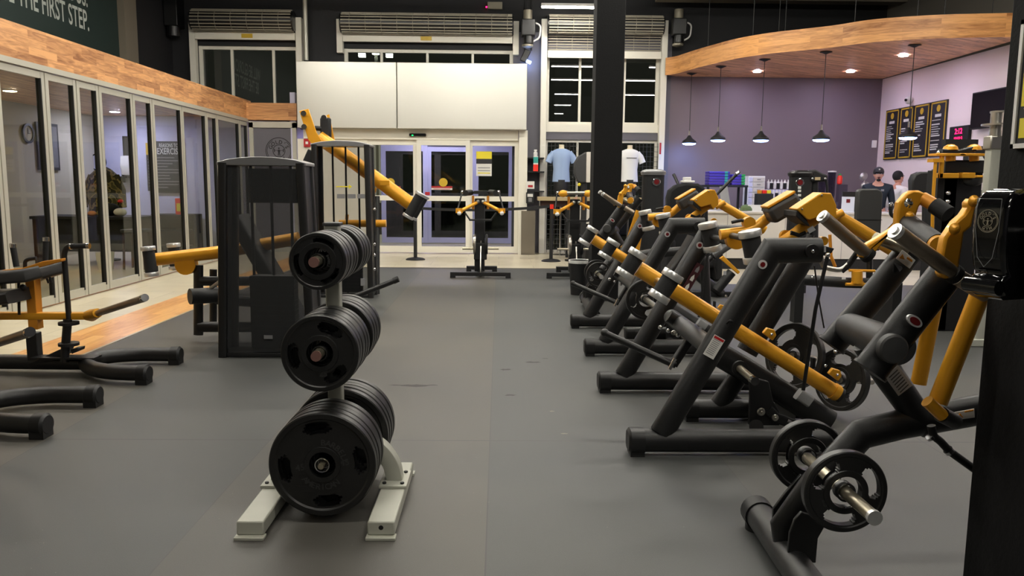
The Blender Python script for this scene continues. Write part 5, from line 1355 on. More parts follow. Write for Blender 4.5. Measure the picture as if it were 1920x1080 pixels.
# ---------------------------------------------------------------- R1 foreground machine
Yn, Yc, Yf = 2.45, 2.78, 3.12
def fore(t):
    a = G(1420, 960, .07); a.z = .07; b = G(1500, 1075, .07)
    d = (b - a).normalized(); e = a + d * 1.35
    bt = t.part('base_tube', MB().sweep([a, e], .058, .058, (0, 0, 1)), 'frameblk')
    t.part('foot_cap', MB().sweep([a - d * .025, a + d * .05], .064, .064, (0, 0, 1)).cyl(a + d * .01 - Z3 * .07, a + d * .01, .05), 'cap', bt)
    t.part('foot_cap', MB().sweep([e + d * .02, e - d * .05], .064, .064, (0, 0, 1)).cyl(e - Z3 * .07, e, .05), 'cap', bt)
    lb = t.part('lower_beam', tpx(MB(), [(1480, 1030, Yc), (1474, 985, Yc), (1530, 905, Yc), (1614, 814, Yc), (1690, 795, Yc), (1850, 766, Yc)], 58, .7), 'frameblk')
    p = P(1850, 766, Yc); t.part('rear_tube', MB().sweep([P(1842, 767, Yc), p + V((.5, 0, .04)), p + V((.62, 0, -.1)), V((p.x + .66, Yc, .02))], .055, .04, (0, 1, 0)), 'frameblk')
    t.part('gusset_plate', MB().ext([P(a_, b_, 2.66) for a_, b_ in ((1476, 1052), (1481, 1000), (1490, 975), (1503, 960), (1530, 968), (1548, 985), (1534, 1010), (1530, 1056))], (0, .015, 0)), 'frameblk', bevel=.003)
    t.part('gusset_plate', MB().ext([P(a_, b_, 2.85) for a_, b_ in ((1447, 1016), (1450, 955), (1472, 925), (1502, 890), (1515, 898), (1490, 940), (1470, 980), (1466, 1012))], (0, .015, 0)), 'frameblk', bevel=.003)
    platepx(t, 'warning_sticker', [(1790, 773), (1827, 766), (1828, 783), (1793, 788)], 2.66, .003, 'paper')
    platepx(t, 'warning_triangle', [(1795, 784), (1800, 774), (1807, 783)], 2.655, .003, 'orange')
    platepx(t, 'sticker_heading', [(1809, 771), (1826, 768), (1826, 771), (1809, 774)], 2.655, .003, 'orange')
    # short column with label
    col = t.part('column', tpx(MB(), [(1628, 640, Yc), (1668, 706, Yc), (1722, 782, Yc), (1745, 800, Yc)], [62, 56, 52, 50], .8), 'frameblk')
    platepx(t, 'instruction_sticker', [(1660, 708), (1684, 684), (1712, 722), (1685, 743)], 2.66, .003, 'greyplate', col)
    s = MB()
    for i in range(7): s.ext([P(1667 + i * 3.4 + a_, 708 + i * 4.6 + b_, 2.655) for a_, b_ in ((0, 0), (16, -15), (17, -14), (1, 1))], (0, .002, 0))
    t.part('sticker_print', s, 'vinyl', col, smooth=0)
    # twin big tubes
    nt = t.part('inclined_tube', tpx(MB(), [(1633, 692, Yn), (1680, 632, Yn), (1776, 510, Yn)], 66, .7), 'frameblk')
    ft = t.part('inclined_tube', tpx(MB(), [(1561, 645, Yf), (1650, 540, Yf), (1733, 436, Yf)], 52, .7), 'frameblk')
    t.part('end_plate', tpx(MB(), [(1630, 696, Yn), (1634, 691, Yn)], 72, .74), 'frameblk', nt); t.part('end_plate', tpx(MB(), [(1558, 648, Yf), (1562, 643, Yf)], 57, .74), 'frameblk', ft)
    t.part('cross_cylinder', MB().cyl(P(1592, 614, Yf), P(1680, 650, Yn), .06, n=36), 'frameblk')
    c = P(1674, 654, Yn - .055); t.part('round_cover', MB().lathe([(0, .028), (.04, .026), (.046, .02), (.048, 0)], c + V((0, .012, 0)), (0, -1, 0), 40), 'vinyl', nt)
    c = P(1715, 602, Yn - .068)
    dr = (P(1776, 510, Yn) - P(1680, 632, Yn)).normalized(); pr = V((dr.z, 0, -dr.x))
    def oval(c, a_, b_, th): return MB().ext([c + (pr * cos(R(q)) * a_ + dr * sin(R(q)) * b_) for q in range(0, 360, 12)], (0, -th, 0))
    t.part('oval_badge', oval(c + V((0, .008, 0)), .027, .0155, .01), 'silverp', nt); t.part('badge_face', oval(c + V((0, -.001, 0)), .019, .0105, .003), 'badge', nt)
    platepx(t, 'warning_sticker', [(1692, 468), (1717, 488), (1706, 504), (1680, 485)], Yf - .075, .003, 'paper')
    platepx(t, 'warning_triangle', [(1686, 484), (1693, 476), (1697, 487)], Yf - .08, .003, 'orange')
    platepx(t, 'sticker_heading', [(1702, 481), (1712, 488), (1710, 492), (1700, 485)], Yf - .08, .003, 'orange')
    t.part('hook', MB().sweep([P(1678, 508, Yf - .05), P(1681, 501, Yf - .08), P(1688, 503, Yf - .05)], .008), 'blk', ft)
    # amber struts
    t.part('strut', tpx(MB(), [(1758, 755, 2.55), (1846, 530, 2.55)], 38, .7), 'yellow', label='amber strut'); t.part('strut', tpx(MB(), [(1722, 720, 3.05), (1752, 570, 3.05), (1758, 540, 3.05)], 30, .7), 'yellow', label='amber strut')
    pc_ = t.part('pivot_cylinder', MB().cyl(P(1738, 752, 2.5), P(1768, 780, 2.5), .021, n=24), 'yellow')
    t.part('pivot_cap', MB().cyl(P(1765, 777, 2.5), P(1790, 790, 2.55), .026, n=20), 'cap', pc_)
    t.part('damper', tpx(MB(), [(1746, 798, 2.6), (1750, 818, 2.6), (1762, 826, 2.6), (1780, 846, 2.6), (1850, 896, 2.6)], 15, 1, fil=.03), 'blk')
    t.part('damper_ring', MB().cyl(P(1777, 843, 2.6), P(1782, 848, 2.6), .017).cyl(P(1742, 818, 2.6), P(1746, 822, 2.6), .014), 'chrome')
    # levers
    lf = platepx(t, 'lever_plate', [(1683, 401), (1686, 380), (1700, 363), (1712, 357), (1724, 357), (1737, 363), (1734, 376), (1724, 388), (1717, 410), (1706, 425), (1698, 428), (1690, 420), (1668, 441), (1646, 470), (1628, 486), (1612, 482), (1626, 458), (1660, 438), (1682, 424)], 2.98, .04, 'yellow', bevel=.008)
    ln = platepx(t, 'lever_plate', [(1816, 390), (1815, 380), (1822, 373), (1833, 373), (1834, 384), (1829, 395), (1823, 425), (1809, 437), (1806, 460), (1799, 500), (1788, 521), (1772, 524), (1763, 514), (1768, 497), (1766, 478), (1772, 446), (1783, 430), (1793, 415), (1808, 402)], 2.34, .04, 'yellow', bevel=.008)
    for par, px, py, Y in ((lf, 1704, 381, 2.97), (lf, 1706, 405, 2.97), (ln, 1790, 429, 2.33), (ln, 1826, 377, 2.33)):
        t.part('lever_bolt', MB().lathe([(0, .018), (.008, .016), (.012, .006), (.018, 0)], P(px, py, Y), (0, -1, 0), 16), 'yellow' if py != 381 else 'chrome', par)
    for a_, b_, Y, w_, Y2 in (((1680, 434), (1792, 516), 2.3, .0235, 2.36), ((1543, 406), (1630, 480), 2.95, .0235, 3.0)):
        A, B = P(*a_, Y), P(*b_, Y2); uu = (B - A).normalized()
        h = t.part('handle_sleeve', MB().cyl(A, B, w_, n=28), 'bronze')
        t.part('handle_cap', MB().cyl(A - uu * .006, A + uu * .008, w_ * 1.03, n=28).cyl(A - uu * .0065, A - uu * .012, w_ * .55, n=20), 'ringsteel', h)
        t.part('handle_collar', MB().cyl(B - uu * .022, B + uu * .0, w_ * 1.28, n=28), 'grip', h)
    t.part('lever_shaft', MB().cyl(P(1796, 520, 2.4), P(1850, 552, 2.4), .026, n=24), 'bronze')
    t.part('counterweight', MB().cyl(P(1700, 418, 3.0), P(1757, 458, 2.75), .038, n=32), 'vinyldk'); t.part('counterweight_cap', MB().cyl(P(1757, 458, 2.75), P(1763, 462, 2.7), .034, n=28), 'yellow')
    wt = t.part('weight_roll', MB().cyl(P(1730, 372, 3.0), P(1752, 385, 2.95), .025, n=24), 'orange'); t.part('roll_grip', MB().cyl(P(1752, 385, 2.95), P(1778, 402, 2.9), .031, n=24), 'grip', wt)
    t.part('cross_shaft', MB().cyl(P(1640, 445, 3.1), P(1700, 470, 3.1), .022), 'pegsteel')
    return t
R1 = fore(Thing('leverage_machine', 'black plate loaded machine with two dark steel handles and amber levers, nearest at the right', 'exercise machine', (1.35, Yc, 0), 'lever machines of the right row'))
for px, py, Y, spin, lab in ((1587, 924, 2.52, 70, 'near black plate on the steel peg of the foreground machine'), (1516, 857, 2.9, 40, 'rear black plate on the far side of the foreground machine')):
    c = P(px, py, Y); pt = loose_plate(.283, .036, c, (0, 1, 0), spin, '25', 3, lab)
c = P(1587, 924, 2.52)
pg_ = R1.part('plate_peg', MB().cyl(V((c.x, 2.86, c.z)), V((c.x, 2.33, c.z)), .0215, n=28), 'pegsteel'); R1.part('end_cap', MB().cyl(V((c.x, 2.33, c.z)), V((c.x, 2.315, c.z)), .024, n=28), 'ringsteel', pg_)
# far copy of the lever machine
dup(R1.r, (-.06, 6.15, .03), 'small far lever machine with twin steel handles in front of the black pillar', skip=('warning_sticker', 'warning_triangle', 'sticker_heading', 'instruction_sticker', 'sticker_print'))
for px, py, Y, lab in ((1587, 924, 2.52, 'small black plate on the near side of the far lever machine beside the bin'), (1516, 857, 2.9, 'small black plate on the rear side of the far lever machine beside the bin')):
    loose_plate(.283, .036, P(px, py, Y) + V((-.06, 6.15, .03)), (0, 1, 0), 20, '25', 3, lab)

# glossy cowl with the round badge -------------------------------------
Yg = 2.16
t = Thing('cable_tower', 'glossy black cowl with a round silver badge, at the right edge before the pillar', 'exercise machine', (1.5, 1.65, 0))
al = R(20)
nrm = V((-cos(al), -sin(al), 0)); uu = V((sin(al), -cos(al), 0))   # uu points to the near edge, right in view
O = P(1822, 430, Yg)
def fz(py): return P(1830, py, Yg).z
# side profile in (distance back along +inner, height)
prof = [(.075, fz(352)), (.03, fz(358)), (.008, fz(370)), (-.002, fz(392)), (-.004, fz(430)), (.0, fz(470)), (.01, fz(500)), (.02, fz(510)), (.0, fz(518)), (-.006, fz(530)), (.004, fz(545)), (.03, fz(556))]
W = .1
back = .22
vs = []
for d_, z in prof + [(back, fz(556)), (back, fz(346))]:
    p = V((O.x, O.y, 0)) - nrm * d_; vs.append(V((p.x, p.y, z)))
t.part('cowl', MB().ext(vs, uu * W), 'gloss', bevel=.012, smooth=50)
face = O + nrm * .0055 + uu * (W * .5); face.z = fz(413)
em = MB(); emblem(em, face, uu, Z3, .031); t.part('badge_print', em, 'steel', smooth=0)
ol = [(-.036, fz(372)), (.036, fz(372)), (.034, fz(430)), (.022, fz(480)), (.0, fz(497)), (-.022, fz(480)), (-.034, fz(430)), (-.036, fz(372))]
q = [face + uu * a_ + Z3 * (z - face.z) for a_, z in ol]
s = MB()
for i in range(len(q) - 1): s.cyl(q[i], q[i + 1], .0008, n=5)
t.part('outline_print', s, 'greyink')
t.part('bumper', MB().sweep([V((O.x, O.y, fz(532))) + nrm * .004, V((O.x, O.y, fz(532))) + nrm * .004 + uu * W], .02, .02, (0, 0, 1)), 'gloss')
base = V((O.x, O.y, 0)) - nrm * (back - .02) + uu * W * .5
t.part('carriage', MB().sweep([V((base.x, base.y - .04, fz(450))), V((1.44, 2.0, fz(450))), V((1.5, 1.7, fz(450)))], .05, .04, (0, 0, 1), prof=RR), 'frameblk')
t.part('post', MB().b2((1.45, 1.6, 0), (1.55, 1.7, 2.05)), 'frameblk', bevel=.01)
t.part('foot', MB().b2((1.4, 1.3, 0), (1.6, 1.75, .06)), 'frameblk', bevel=.01)
# ================================================================== MIDDLE AND BACK
# butterfly machines near the entrance
Yc = 11.95
t = Thing('chest_machine', 'black upright machine with two amber v shaped arms in the middle before the glass doors', 'exercise machine', (P(901, 520, Yc).x, Yc, 0), 'upright machines by the entrance')
cx = P(901, 500, Yc).x
def bx(mb, x0, y0, x1, y1, Y, d): a, b, c, e = rc(x0, y0, x1, y1, Y); return mb.b2((a, Y - d / 2, c), (b, Y + d / 2, e))
b = t.part('base_bar', MB().b2((cx - .46, Yc - .04, .03), (cx + .46, Yc + .04, .09)), 'frameblk', bevel=.006)
for sx in (-1, 1): t.part('base_foot', MB().b2((cx + sx * .42 - .04, Yc - .05, 0), (cx + sx * .42 + .04, Yc + .05, .035)), 'cap', b)
b2_ = t.part('base_bar', MB().b2((cx - .25, Yc + .85, .03), (cx + .25, Yc + .93, .09)), 'frameblk', bevel=.006)
for sx in (-1, 1): t.part('base_foot', MB().b2((cx + sx * .21 - .04, Yc + .84, 0), (cx + sx * .21 + .04, Yc + .94, .035)), 'cap', b2_)
t.part('spine_beam', MB().b2((cx - .035, Yc, .03), (cx + .035, Yc + .9, .09)), 'frameblk')
t.part('front_fin', MB().ext([(cx - .008, Yc - .03, .08), (cx - .008, Yc - .03, .2), (cx - .008, Yc + .2, .55), (cx - .008, Yc + .3, .55), (cx - .008, Yc + .3, .08)], (.016, 0, 0)), 'steel')
t.part('post', bx(MB(), 890, 372, 909, 508, Yc + .3, .12), 'frameblk', bevel=.01)
t.part('lower_housing', bx(MB(), 889, 455, 913, 486, Yc + .25, .2), 'blk', bevel=.01)
t.part('top_plate', MB().b2((P(888, 359, Yc).x, Yc + .15, P(900, 364, Yc).z), (P(913, 359, Yc).x, Yc + .5, P(900, 358, Yc).z)), 'frameblk')
t.part('cross_bar', MB().cyl(P(866, 361, Yc + .3), P(932, 361, Yc + .3), .02), 'frameblk')
for sx in (-1, 1):
    X = lambda d: 901 + sx * d
    a = t.part('swing_arm', MB().cyl(P(X(5), 379, Yc + .2), P(X(42), 398, Yc - .1), .026), 'yellow')
    t.part('arm_bracket', MB().box(P(X(40), 395, Yc - .05), (.1, .08, .07)), 'yellow', a)
    t.part('arm_knob', MB().ball(P(X(40), 400, Yc - .1), .032, 12, 8), 'white', a)
    t.part('arm_pivot', MB().ball(P(X(5), 378, Yc + .18), .03, 12, 8), 'steel', a)
    t.part('hand_lever', MB().cyl(P(X(35), 362, Yc + .3), P(X(43), 394, Yc - .05), .012), 'blk')
    t.part('lever_knob', MB().ball(P(X(34), 360, Yc + .28), .028, 12, 8), 'chrome')
    t.part('shoulder_pad', MB().cyl(P(X(18), 361, Yc + .25), P(X(28), 362, Yc + .05), .045), 'vinyldk')
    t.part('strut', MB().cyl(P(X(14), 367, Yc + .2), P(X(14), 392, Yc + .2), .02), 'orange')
    t.part('tray_leg', MB().cyl(P(X(29), 399, Yc), P(X(20), 412, Yc), .013), 'frameblk')
    c = P(X(11), 458, Yc + .2); t.part('wheel', MB().lathe([(.02, -.02), (.15, -.02), (.16, 0), (.15, .02), (.02, .02)], c, (1, 0, 0), 28, close=True), 'steel' if sx < 0 else 'gasket')
    t.part('plate_peg', MB().cyl(P(X(12), 466, Yc + .2), P(X(34), 466, Yc + .2), .018), 'pegsteel')
t.part('tray', bx(MB(), 880, 411, 922, 414, Yc, .12), 'frameblk')
C1 = t
dx = P(1081, 520, Yc).x - cx
C2 = dup(t.r, (dx, .0, 0), 'black upright machine with two amber v shaped arms, half behind the black pillar')
make('grip_bar', MB().cyl(P(1055, 362, Yc), P(1103, 362, Yc), .024), 'steel', C2, off=C2.location)
for px in (1056, 1103): make('clamp', MB().ball(P(px, 363, Yc), .06, 12, 8, sc=(1.2, .7, .9)), 'yellow', C2, off=C2.location)

# retractable belt posts
def stanchion(px, py, label, top, red=False):
    g = G(px, py, 0)
    t = Thing('belt_post', label, 'belt post', (g.x, g.y, 0), 'belt posts before the entrance')
    t.part('base', MB().lathe([(.18, 0), (.18, .012), (.15, .03), (.04, .05), (.0, .052)], (g.x, g.y, 0), n=36), 'gasket')
    z = P(px, top, g.y).z
    t.part('pole', MB().cyl((g.x, g.y, .04), (g.x, g.y, z - .08), .033, n=24), 'gasket')
    t.part('head', MB().cyl((g.x, g.y, z - .085), (g.x, g.y, z), .036, n=24), 'redp' if red else 'gasket')
    return g, z
g1, z1_ = stanchion(779, 487, 'black belt post standing left, before the glass doors', 386)
g2, z2_ = stanchion(1033, 490, 'black belt post with a red head, left of the machine by the black pillar', 383, True)
mb = MB(); n = 14; vs = []
for i in range(n + 1):
    u = i / n; sag = .05 * 4 * u * (1 - u); x = g1.x + .04 + (g2.x - g1.x - .08) * u; y = g1.y + (g2.y - g1.y) * u
    for dz in (-.055, -.005): vs.append(V((x, y - .001, z1_ * (1 - u) + z2_ * u - .01 + dz - sag)))
mb.add(vs, [(2 * i, 2 * i + 2, 2 * i + 3, 2 * i + 1) for i in range(n)])
o = solo('barrier_belt', mb, 'gasket', 'black belt stretched between the two belt posts in front of the doors', 'belt', smooth=0)
sd = o.modifiers.new('thickness', 'SOLIDIFY'); sd.thickness = .003

# bin beside the pillar
g = G(1085, 552, 0)
t = Thing('waste_bin', 'black round bin with a white liner left of the black pillar', 'bin', (g.x, g.y, 0))
hb = P(1085, 488, g.y).z
t.part('body', MB().lathe([(.105, 0), (.135, hb), (.125, hb), (.1, .02)], (g.x, g.y, 0), n=36), 'gasket')
t.part('liner', MB().lathe([(.128, hb - .03), (.138, hb - .035), (.142, hb - .01), (.139, hb + .006), (.126, hb + .004), (.12, hb - .12)], (g.x, g.y, 0), n=36), 'bag')
# low stool behind
g = G(1058, 470, 0)
t = Thing('round_stool', 'dark round stool behind the machine beside the black pillar', 'stool', (g.x, 14.75, 0))
t.part('seat', MB().cyl((g.x, 14.75, .44), (g.x, 14.75, .5), .17), 'vinyl'); t.part('stem', MB().cyl((g.x, 14.75, .02), (g.x, 14.75, .44), .03), 'chrome'); t.part('base', MB().cyl((g.x, 14.75, 0), (g.x, 14.75, .025), .18), 'gasket')
# desk ledge right of the doors
a, b, c, d = rc(1007, 369, 1112, 376, 15.6)
t = Thing('check_in_desk', 'tan topped check in desk with dark legs right of the entrance', 'desk', ((a + b) / 2, 15.6, 0))
t.part('top', MB().b2((a, 15.25, c), (b + .9, 15.58, d)), 'tan', bevel=.006, smooth=0)
t.part('apron', MB().b2((a + .05, 15.4, c - .12), (b + .85, 15.42, c)), 'brownwood', smooth=0)
for x in (a + .6, b + .1, b + .8): t.part('leg', MB().b2((x - .03, 15.4, 0), (x + .03, 15.55, c)), 'gasket', smooth=0)
# white box with a waving mannequin hand
Yh = 15.05
q = P(1097, 405, Yh)
t = Thing('donation_box', 'off white plastic box with cut corners beside the black pillar', 'box', (q.x, Yh, P(1097, 420, Yh).z))
t.part('body', MB().ext([P(a_, b_, Yh) for a_, b_ in ((1087, 396), (1094, 391), (1108, 393), (1108, 420), (1093, 420), (1087, 413))], (0, .3, 0)), 'offwhite', bevel=.01)
t.part('stand', MB().b2((q.x - .03, Yh + .1, 0), (q.x + .12, Yh + .2, P(1097, 420, Yh).z)), 'frameblk')
t = Thing('mannequin_hand', 'pale mannequin hand with two raised fingers and a white sleeve above the off white box', 'mannequin hand', (q.x - .08, Yh, P(1090, 396, Yh).z))
A = P(1091, 391, Yh + .06); B = P(1085, 383, Yh + .06); C_ = P(1080, 376, Yh + .06)
t.part('sleeve', MB().sweep([A, (A + B) / 2, B], [.055, .045, .035]), 'white'); t.part('cuff', MB().cyl(B, B + (C_ - B) * .2, .036), 'red')
t.part('hand', MB().sweep([B, (B + C_) / 2, C_], [.024, .024, .03], [.02, .018, .015]), 'skin')
for k, (px, py) in enumerate(((1078, 369), (1082, 368), (1077.5, 373), (1084, 374))): t.part('finger', MB().sweep([C_, (C_ + P(px, py, Yh + .05)) / 2 + V((0, -.004, 0)), P(px, py, Yh + .05)], [.0095, .009, .006]), 'skin')
t.part('thumb', MB().sweep([B + (C_ - B) * .5, P(1084, 379, Yh + .03), P(1085.5, 376, Yh + .03)], [.011, .01, .007]), 'skin')

# shirt mannequins in the window
def shirt(px, sh_y, hem_y, Y, m, label, shw, text=None):
    c = P(px, sh_y, Y); hz_ = P(px, hem_y, Y).z; zt_ = c.z; H = zt_ - hz_; cx_ = c.x
    t = Thing('shirt_mannequin', label, 'mannequin', (cx_, Y, 0), 'mannequins wearing t shirts in the window')
    t.part('neck', MB().lathe([(.09, -.06), (.06, -.01), (.05, .02), (.052, .07), (.0, .072)], (cx_, Y, zt_ + .01), n=24), 'cream')
    w = shw
    t.part('t_shirt', MB().sweep([(cx_, Y, zt_ + .0), (cx_, Y, zt_ - .03), (cx_, Y, zt_ - .08), (cx_, Y, zt_ - .2), (cx_, Y, zt_ - .4), (cx_, Y - .005, hz_)],
             [.085, w * .8, w * .97, w * .9, w * .8, w * .88], [.06, .09, .12, .13, .115, .13], side=(0, 1, 0), n=28), m)
    sl = []
    for s in (-1, 1):
        t.part('sleeve', MB().sweep([(cx_ + s * w * .72, Y, zt_ - .085), (cx_ + s * (w * 1.08), Y, zt_ - .16), (cx_ + s * (w * 1.3), Y - .01, zt_ - .27)], [.07, .066, .066], [.065, .06, .06]), m)
    t.part('torso', MB().lathe([(.13, 0), (.15, .12), (.14, .3)], (cx_, Y, hz_ - .26), n=20), 'vinyldk')
    t.part('stand', MB().cyl((cx_, Y, .02), (cx_, Y, hz_ - .2), .02, n=12), 'chrome'); t.part('stand_base', MB().cyl((cx_, Y, 0), (cx_, Y, .02), .16), 'chrome')
    if text:
        mb = MB(); q = P(text[0], text[1], Y - .16)
        o = t.part('shirt_print', MB().b2((q.x - .1, Y - .137, q.z - .006), (q.x + .1, Y - .12, q.z + .006)), 'ink', smooth=0)
shirt(1053, 279, 341, 15.9, 'shirtblue', 'mannequin in a light blue t shirt, left of the black pillar', .2)
shirt(1181, 280, 341, 15.9, 'shirtwhite', 'mannequin in a white t shirt, right of the black pillar', .2, (1185, 296))
# wire grid panels behind the mannequins
for px0, px1, lab in ((1027, 1082, 'black wire grid display panel behind the blue t shirt'), (1192, 1234, 'black wire grid display panel behind the white t shirt')):
    a, b, c, d = rc(px0, 268, px1, 372, 16.3); t = Thing('wire_grid', lab, 'display grid', ((a + b) / 2, 16.36, 0), 'wire grids in the window')
    s = MB(); x = a
    while x <= b + .001: s.cyl((x, 16.36, .02), (x, 16.36, d), .005, n=5); x += .075
    t.part('upright_wire', s, 'vinyl')
    s = MB(); z = .1
    while z <= d: s.cyl((a, 16.352, z), (b, 16.352, z), .004, n=5); z += .1
    t.part('cross_wire', s, 'vinyl')
    for x in (a + .1, b - .1): t.part('foot', MB().b2((x - .02, 16.26, 0), (x + .02, 16.42, .025)), 'vinyl')
# dark curved monitor-like shield by the pillar
Yp = 14.2
t = Thing('treadmill_console', 'dark round backed console with a cream edge standing left of the black pillar', 'console', (P(1095, 320, Yp).x, Yp, 0))
pts_ = [(1112, 286), (1098, 285), (1084, 293), (1077, 305), (1077, 325), (1083, 341), (1090, 343), (1112, 342)]
t.part('shell', MB().ext([P(a_, b_, Yp) for a_, b_ in pts_], (0, .16, 0)), 'vinyl', bevel=.02)
t.part('cream_edge', MB().ext([P(a_, b_, Yp - .02) for a_, b_ in ((1100, 285), (1112, 285), (1112, 342), (1099, 342))], (0, .2, 0)), 'offwhite', bevel=.008)
t.part('post', MB().sweep([P(1095, 342, Yp + .1), P(1095, 380, Yp + .1), V((P(1095, 380, Yp).x, Yp + .1, .0))], .05, prof=RR), 'vinyldk')
t.part('indicator', MB().ball(P(1086, 346, Yp), .03), 'yel')

# ------------------------------------------------ juice bar counter
Ycn = 13.45
xa, xb = P(1255, 430, Ycn).x, P(1795, 430, Ycn).x
zc_ = P(1500, 397, Ycn).z; zk = P(1500, 485, Ycn).z
t = Thing('bar_counter', 'long off white juice bar counter with a dark plinth', 'counter', ((xa + xb) / 2, Ycn + .3, 0))
t.part('counter_top', MB().b2((xa - .03, Ycn - .04, zc_ - .04), (min(xb, XR - .02), Ycn + .5, zc_)), 'offwhite', bevel=.008, smooth=0)
fp = t.part('front', MB().b2((xa, Ycn, zk), (min(xb, XR - .03), Ycn + .04, zc_ - .04)), 'offwhite', smooth=0)
s = MB()
for k in range(1, 5): x = xa + (xb - xa) * k / 5; s.b2((x - .003, Ycn - .002, zk), (x + .003, Ycn, zc_ - .04))
t.part('panel_joint', s, 'greyink', fp, smooth=0)
t.part('plinth', MB().b2((xa, Ycn + .04, 0), (min(xb, XR - .03), Ycn + .48, zk)), 'gasket', smooth=0)
t.part('end_panel', MB().b2((xa, Ycn + .04, zk), (xa + .04, Ycn + .48, zc_ - .04)), 'offwhite', smooth=0)
# back counter
Yk = 15.9
zb_ = P(1450, 392, Yk).z
t = Thing('back_counter', 'dark back counter against the plum wall behind the juice bar', 'counter', (5, Yk + .2, 0))
xk0, xk1 = P(1262, 390, Yk).x, P(1640, 390, Yk).x
t.part('counter_top', MB().b2((xk0, Yk - .15, .93), (xk1, YB - .02, .97)), 'offwhite', smooth=0); t.part('cabinet', MB().b2((xk0 + .02, Yk - .1, 0), (xk1 - .02, YB - .04, .93)), 'vinyldk', smooth=0)

# items on the back side ------------------------------------------------
YI = 15.9; ZC = .97
def on(px, Y=YI): return P(px, 380, Y).x
def zpx(py, px, Y=YI): return P(px, py, Y).z
# black table with step platforms
x0, x1 = on(1318, 15.3), on(1394, 15.3); zt2 = zpx(347, 1360, 15.3)
t = Thing('display_table', 'tall black table carrying purple step platforms against the plum wall', 'table', ((x0 + x1) / 2, 15.3, 0))
t.part('top', MB().b2((x0, 15.05, zt2 - .04), (x1, 15.6, zt2)), 'gasket', smooth=0)
for x in (x0 + .03, x1 - .03):
    for y in (15.08, 15.56): t.part('leg', MB().b2((x - .02, y - .02, 0), (x + .02, y + .02, zt2 - .04)), 'gasket', smooth=0)
t.part('shelf_board', MB().b2((x0, 15.1, .75), (x1, 15.55, .78)), 'gasket', smooth=0)
for i in range(5):
    z0 = zt2 + .002 + i * .052; lb = ('bottom', 'second', 'middle', 'fourth', 'top')[i]
    q = on(1343, 15.3)
    t = Thing('step_platform', 'purple step platform with teal grips, %s of the left stack' % lb, 'step platform', (q, 15.3, z0), 'step platforms on the black table')
    t.part('deck', MB().b2((q - .2, 15.15, z0), (q + .2, 15.45, z0 + .046)), 'purplep', bevel=.008)
    for s_ in (.13, ): t.part('teal_grip', MB().b2((q + s_ - .03, 15.14, z0 + .004), (q + s_ + .03, 15.46, z0 + .048)), 'teal', bevel=.006)
for i in range(4):
    z0 = zt2 + .002 + i * .052; lb = ('bottom', 'second', 'third', 'top')[i]; q = on(1378, 15.3)
    t = Thing('step_platform', 'purple step platform with green grips, %s of the right stack' % lb, 'step platform', (q, 15.3, z0), 'step platforms on the black table')
    t.part('deck', MB().b2((q - .12, 15.15, z0), (q + .13, 15.45, z0 + .046)), 'purplep', bevel=.008)
    t.part('green_grip', MB().b2((q + .06, 15.14, z0 + .004), (q + .13, 15.46, z0 + .048)), 'green', bevel=.006)
# black rounded armchair back
Ya_ = 12.2
t = t0_ = Thing('massage_chair', 'black high backed padded chair before the plum wall, left of the step platforms', 'chair', (P(1290, 400, Ya_).x, Ya_, 0))
t.part('backrest', MB().ext([P(a_, b_, Ya_) for a_, b_ in ((1253, 470), (1252, 372), (1256, 357), (1268, 347), (1285, 343), (1310, 344), (1322, 352), (1328, 368), (1330, 470))], (0, .22, 0)), 'black_cloth', bevel=.04)
q = P(1290, 460, Ya_); t.part('seat', MB().b2((q.x - .33, Ya_ - .5, .2), (q.x + .33, Ya_ + .1, .45)), 'black_cloth', bevel=.05)
for s_ in (-.36, .36): t.part('armrest', MB().b2((q.x + s_ - .06, Ya_ - .5, .0), (q.x + s_ + .06, Ya_ + .2, .62)), 'black_cloth', bevel=.04)
q = P(1288, 336, Ya_ + .1); solo('folded_towel', MB().box((q.x, Ya_ + .1, P(1288, 343, Ya_).z + .045), (.11, .12, .09)).box((q.x + .01, Ya_ + .1, P(1288, 343, Ya_).z + .02), (.2, .14, .035)), 'white', 'white folded towel on top of the black padded chair', 'towel', bevel=.01)
for k, (a_, b_) in enumerate((((1263, 327), (1276, 352)),)):
    Yr = 12.6
    t = t0_
    t.part('lever_bar', MB().cyl(P(*a_, Yr), P(1280, 362, 12.4), .024), 'frameblk')
    u_ = (P(*a_, Yr) - P(*b_, Yr)).normalized(); t.part('tip', MB().cyl(P(*a_, Yr) - u_ * .04, P(*a_, Yr), .026), 'chrome' if k else 'frameblk')
# monitor, drawers, cap, bottles
q = P(1360, 378, 13.7)
t = Thing('computer_monitor', 'grey backed computer monitor on the left part of the juice bar', 'monitor', (q.x, 13.72, zc_))
t.part('screen_back', MB().ext([P(a_, b_, 13.7) for a_, b_ in ((1350, 350), (1364, 349), (1370, 384), (1352, 386))], (0, .04, 0)), 'greyplate', bevel=.006); t.part('stand', MB().b2((q.x - .02, 13.72, zc_), (q.x + .04, 13.76, P(1360, 384, 13.7).z)), 'greyplate'); t.part('foot', MB().b2((q.x - .1, 13.92, zc_), (q.x + .1, 13.75, zc_ + .012)), 'greyplate')
x0, x1 = P(1403, 360, 15.95).x, P(1434, 360, 15.95).x; zt3 = P(1418, 330, 15.95).z
t = Thing('drawer_tower', 'white plastic drawer tower standing before the plum wall', 'drawer unit', ((x0 + x1) / 2, 16, ZC))
t.part('frame', MB().b2((x0, 15.97, ZC), (x1, 16.3, zt3)), 'white', bevel=.004)
n = 6; hh_ = (zt3 - ZC - .03) / n
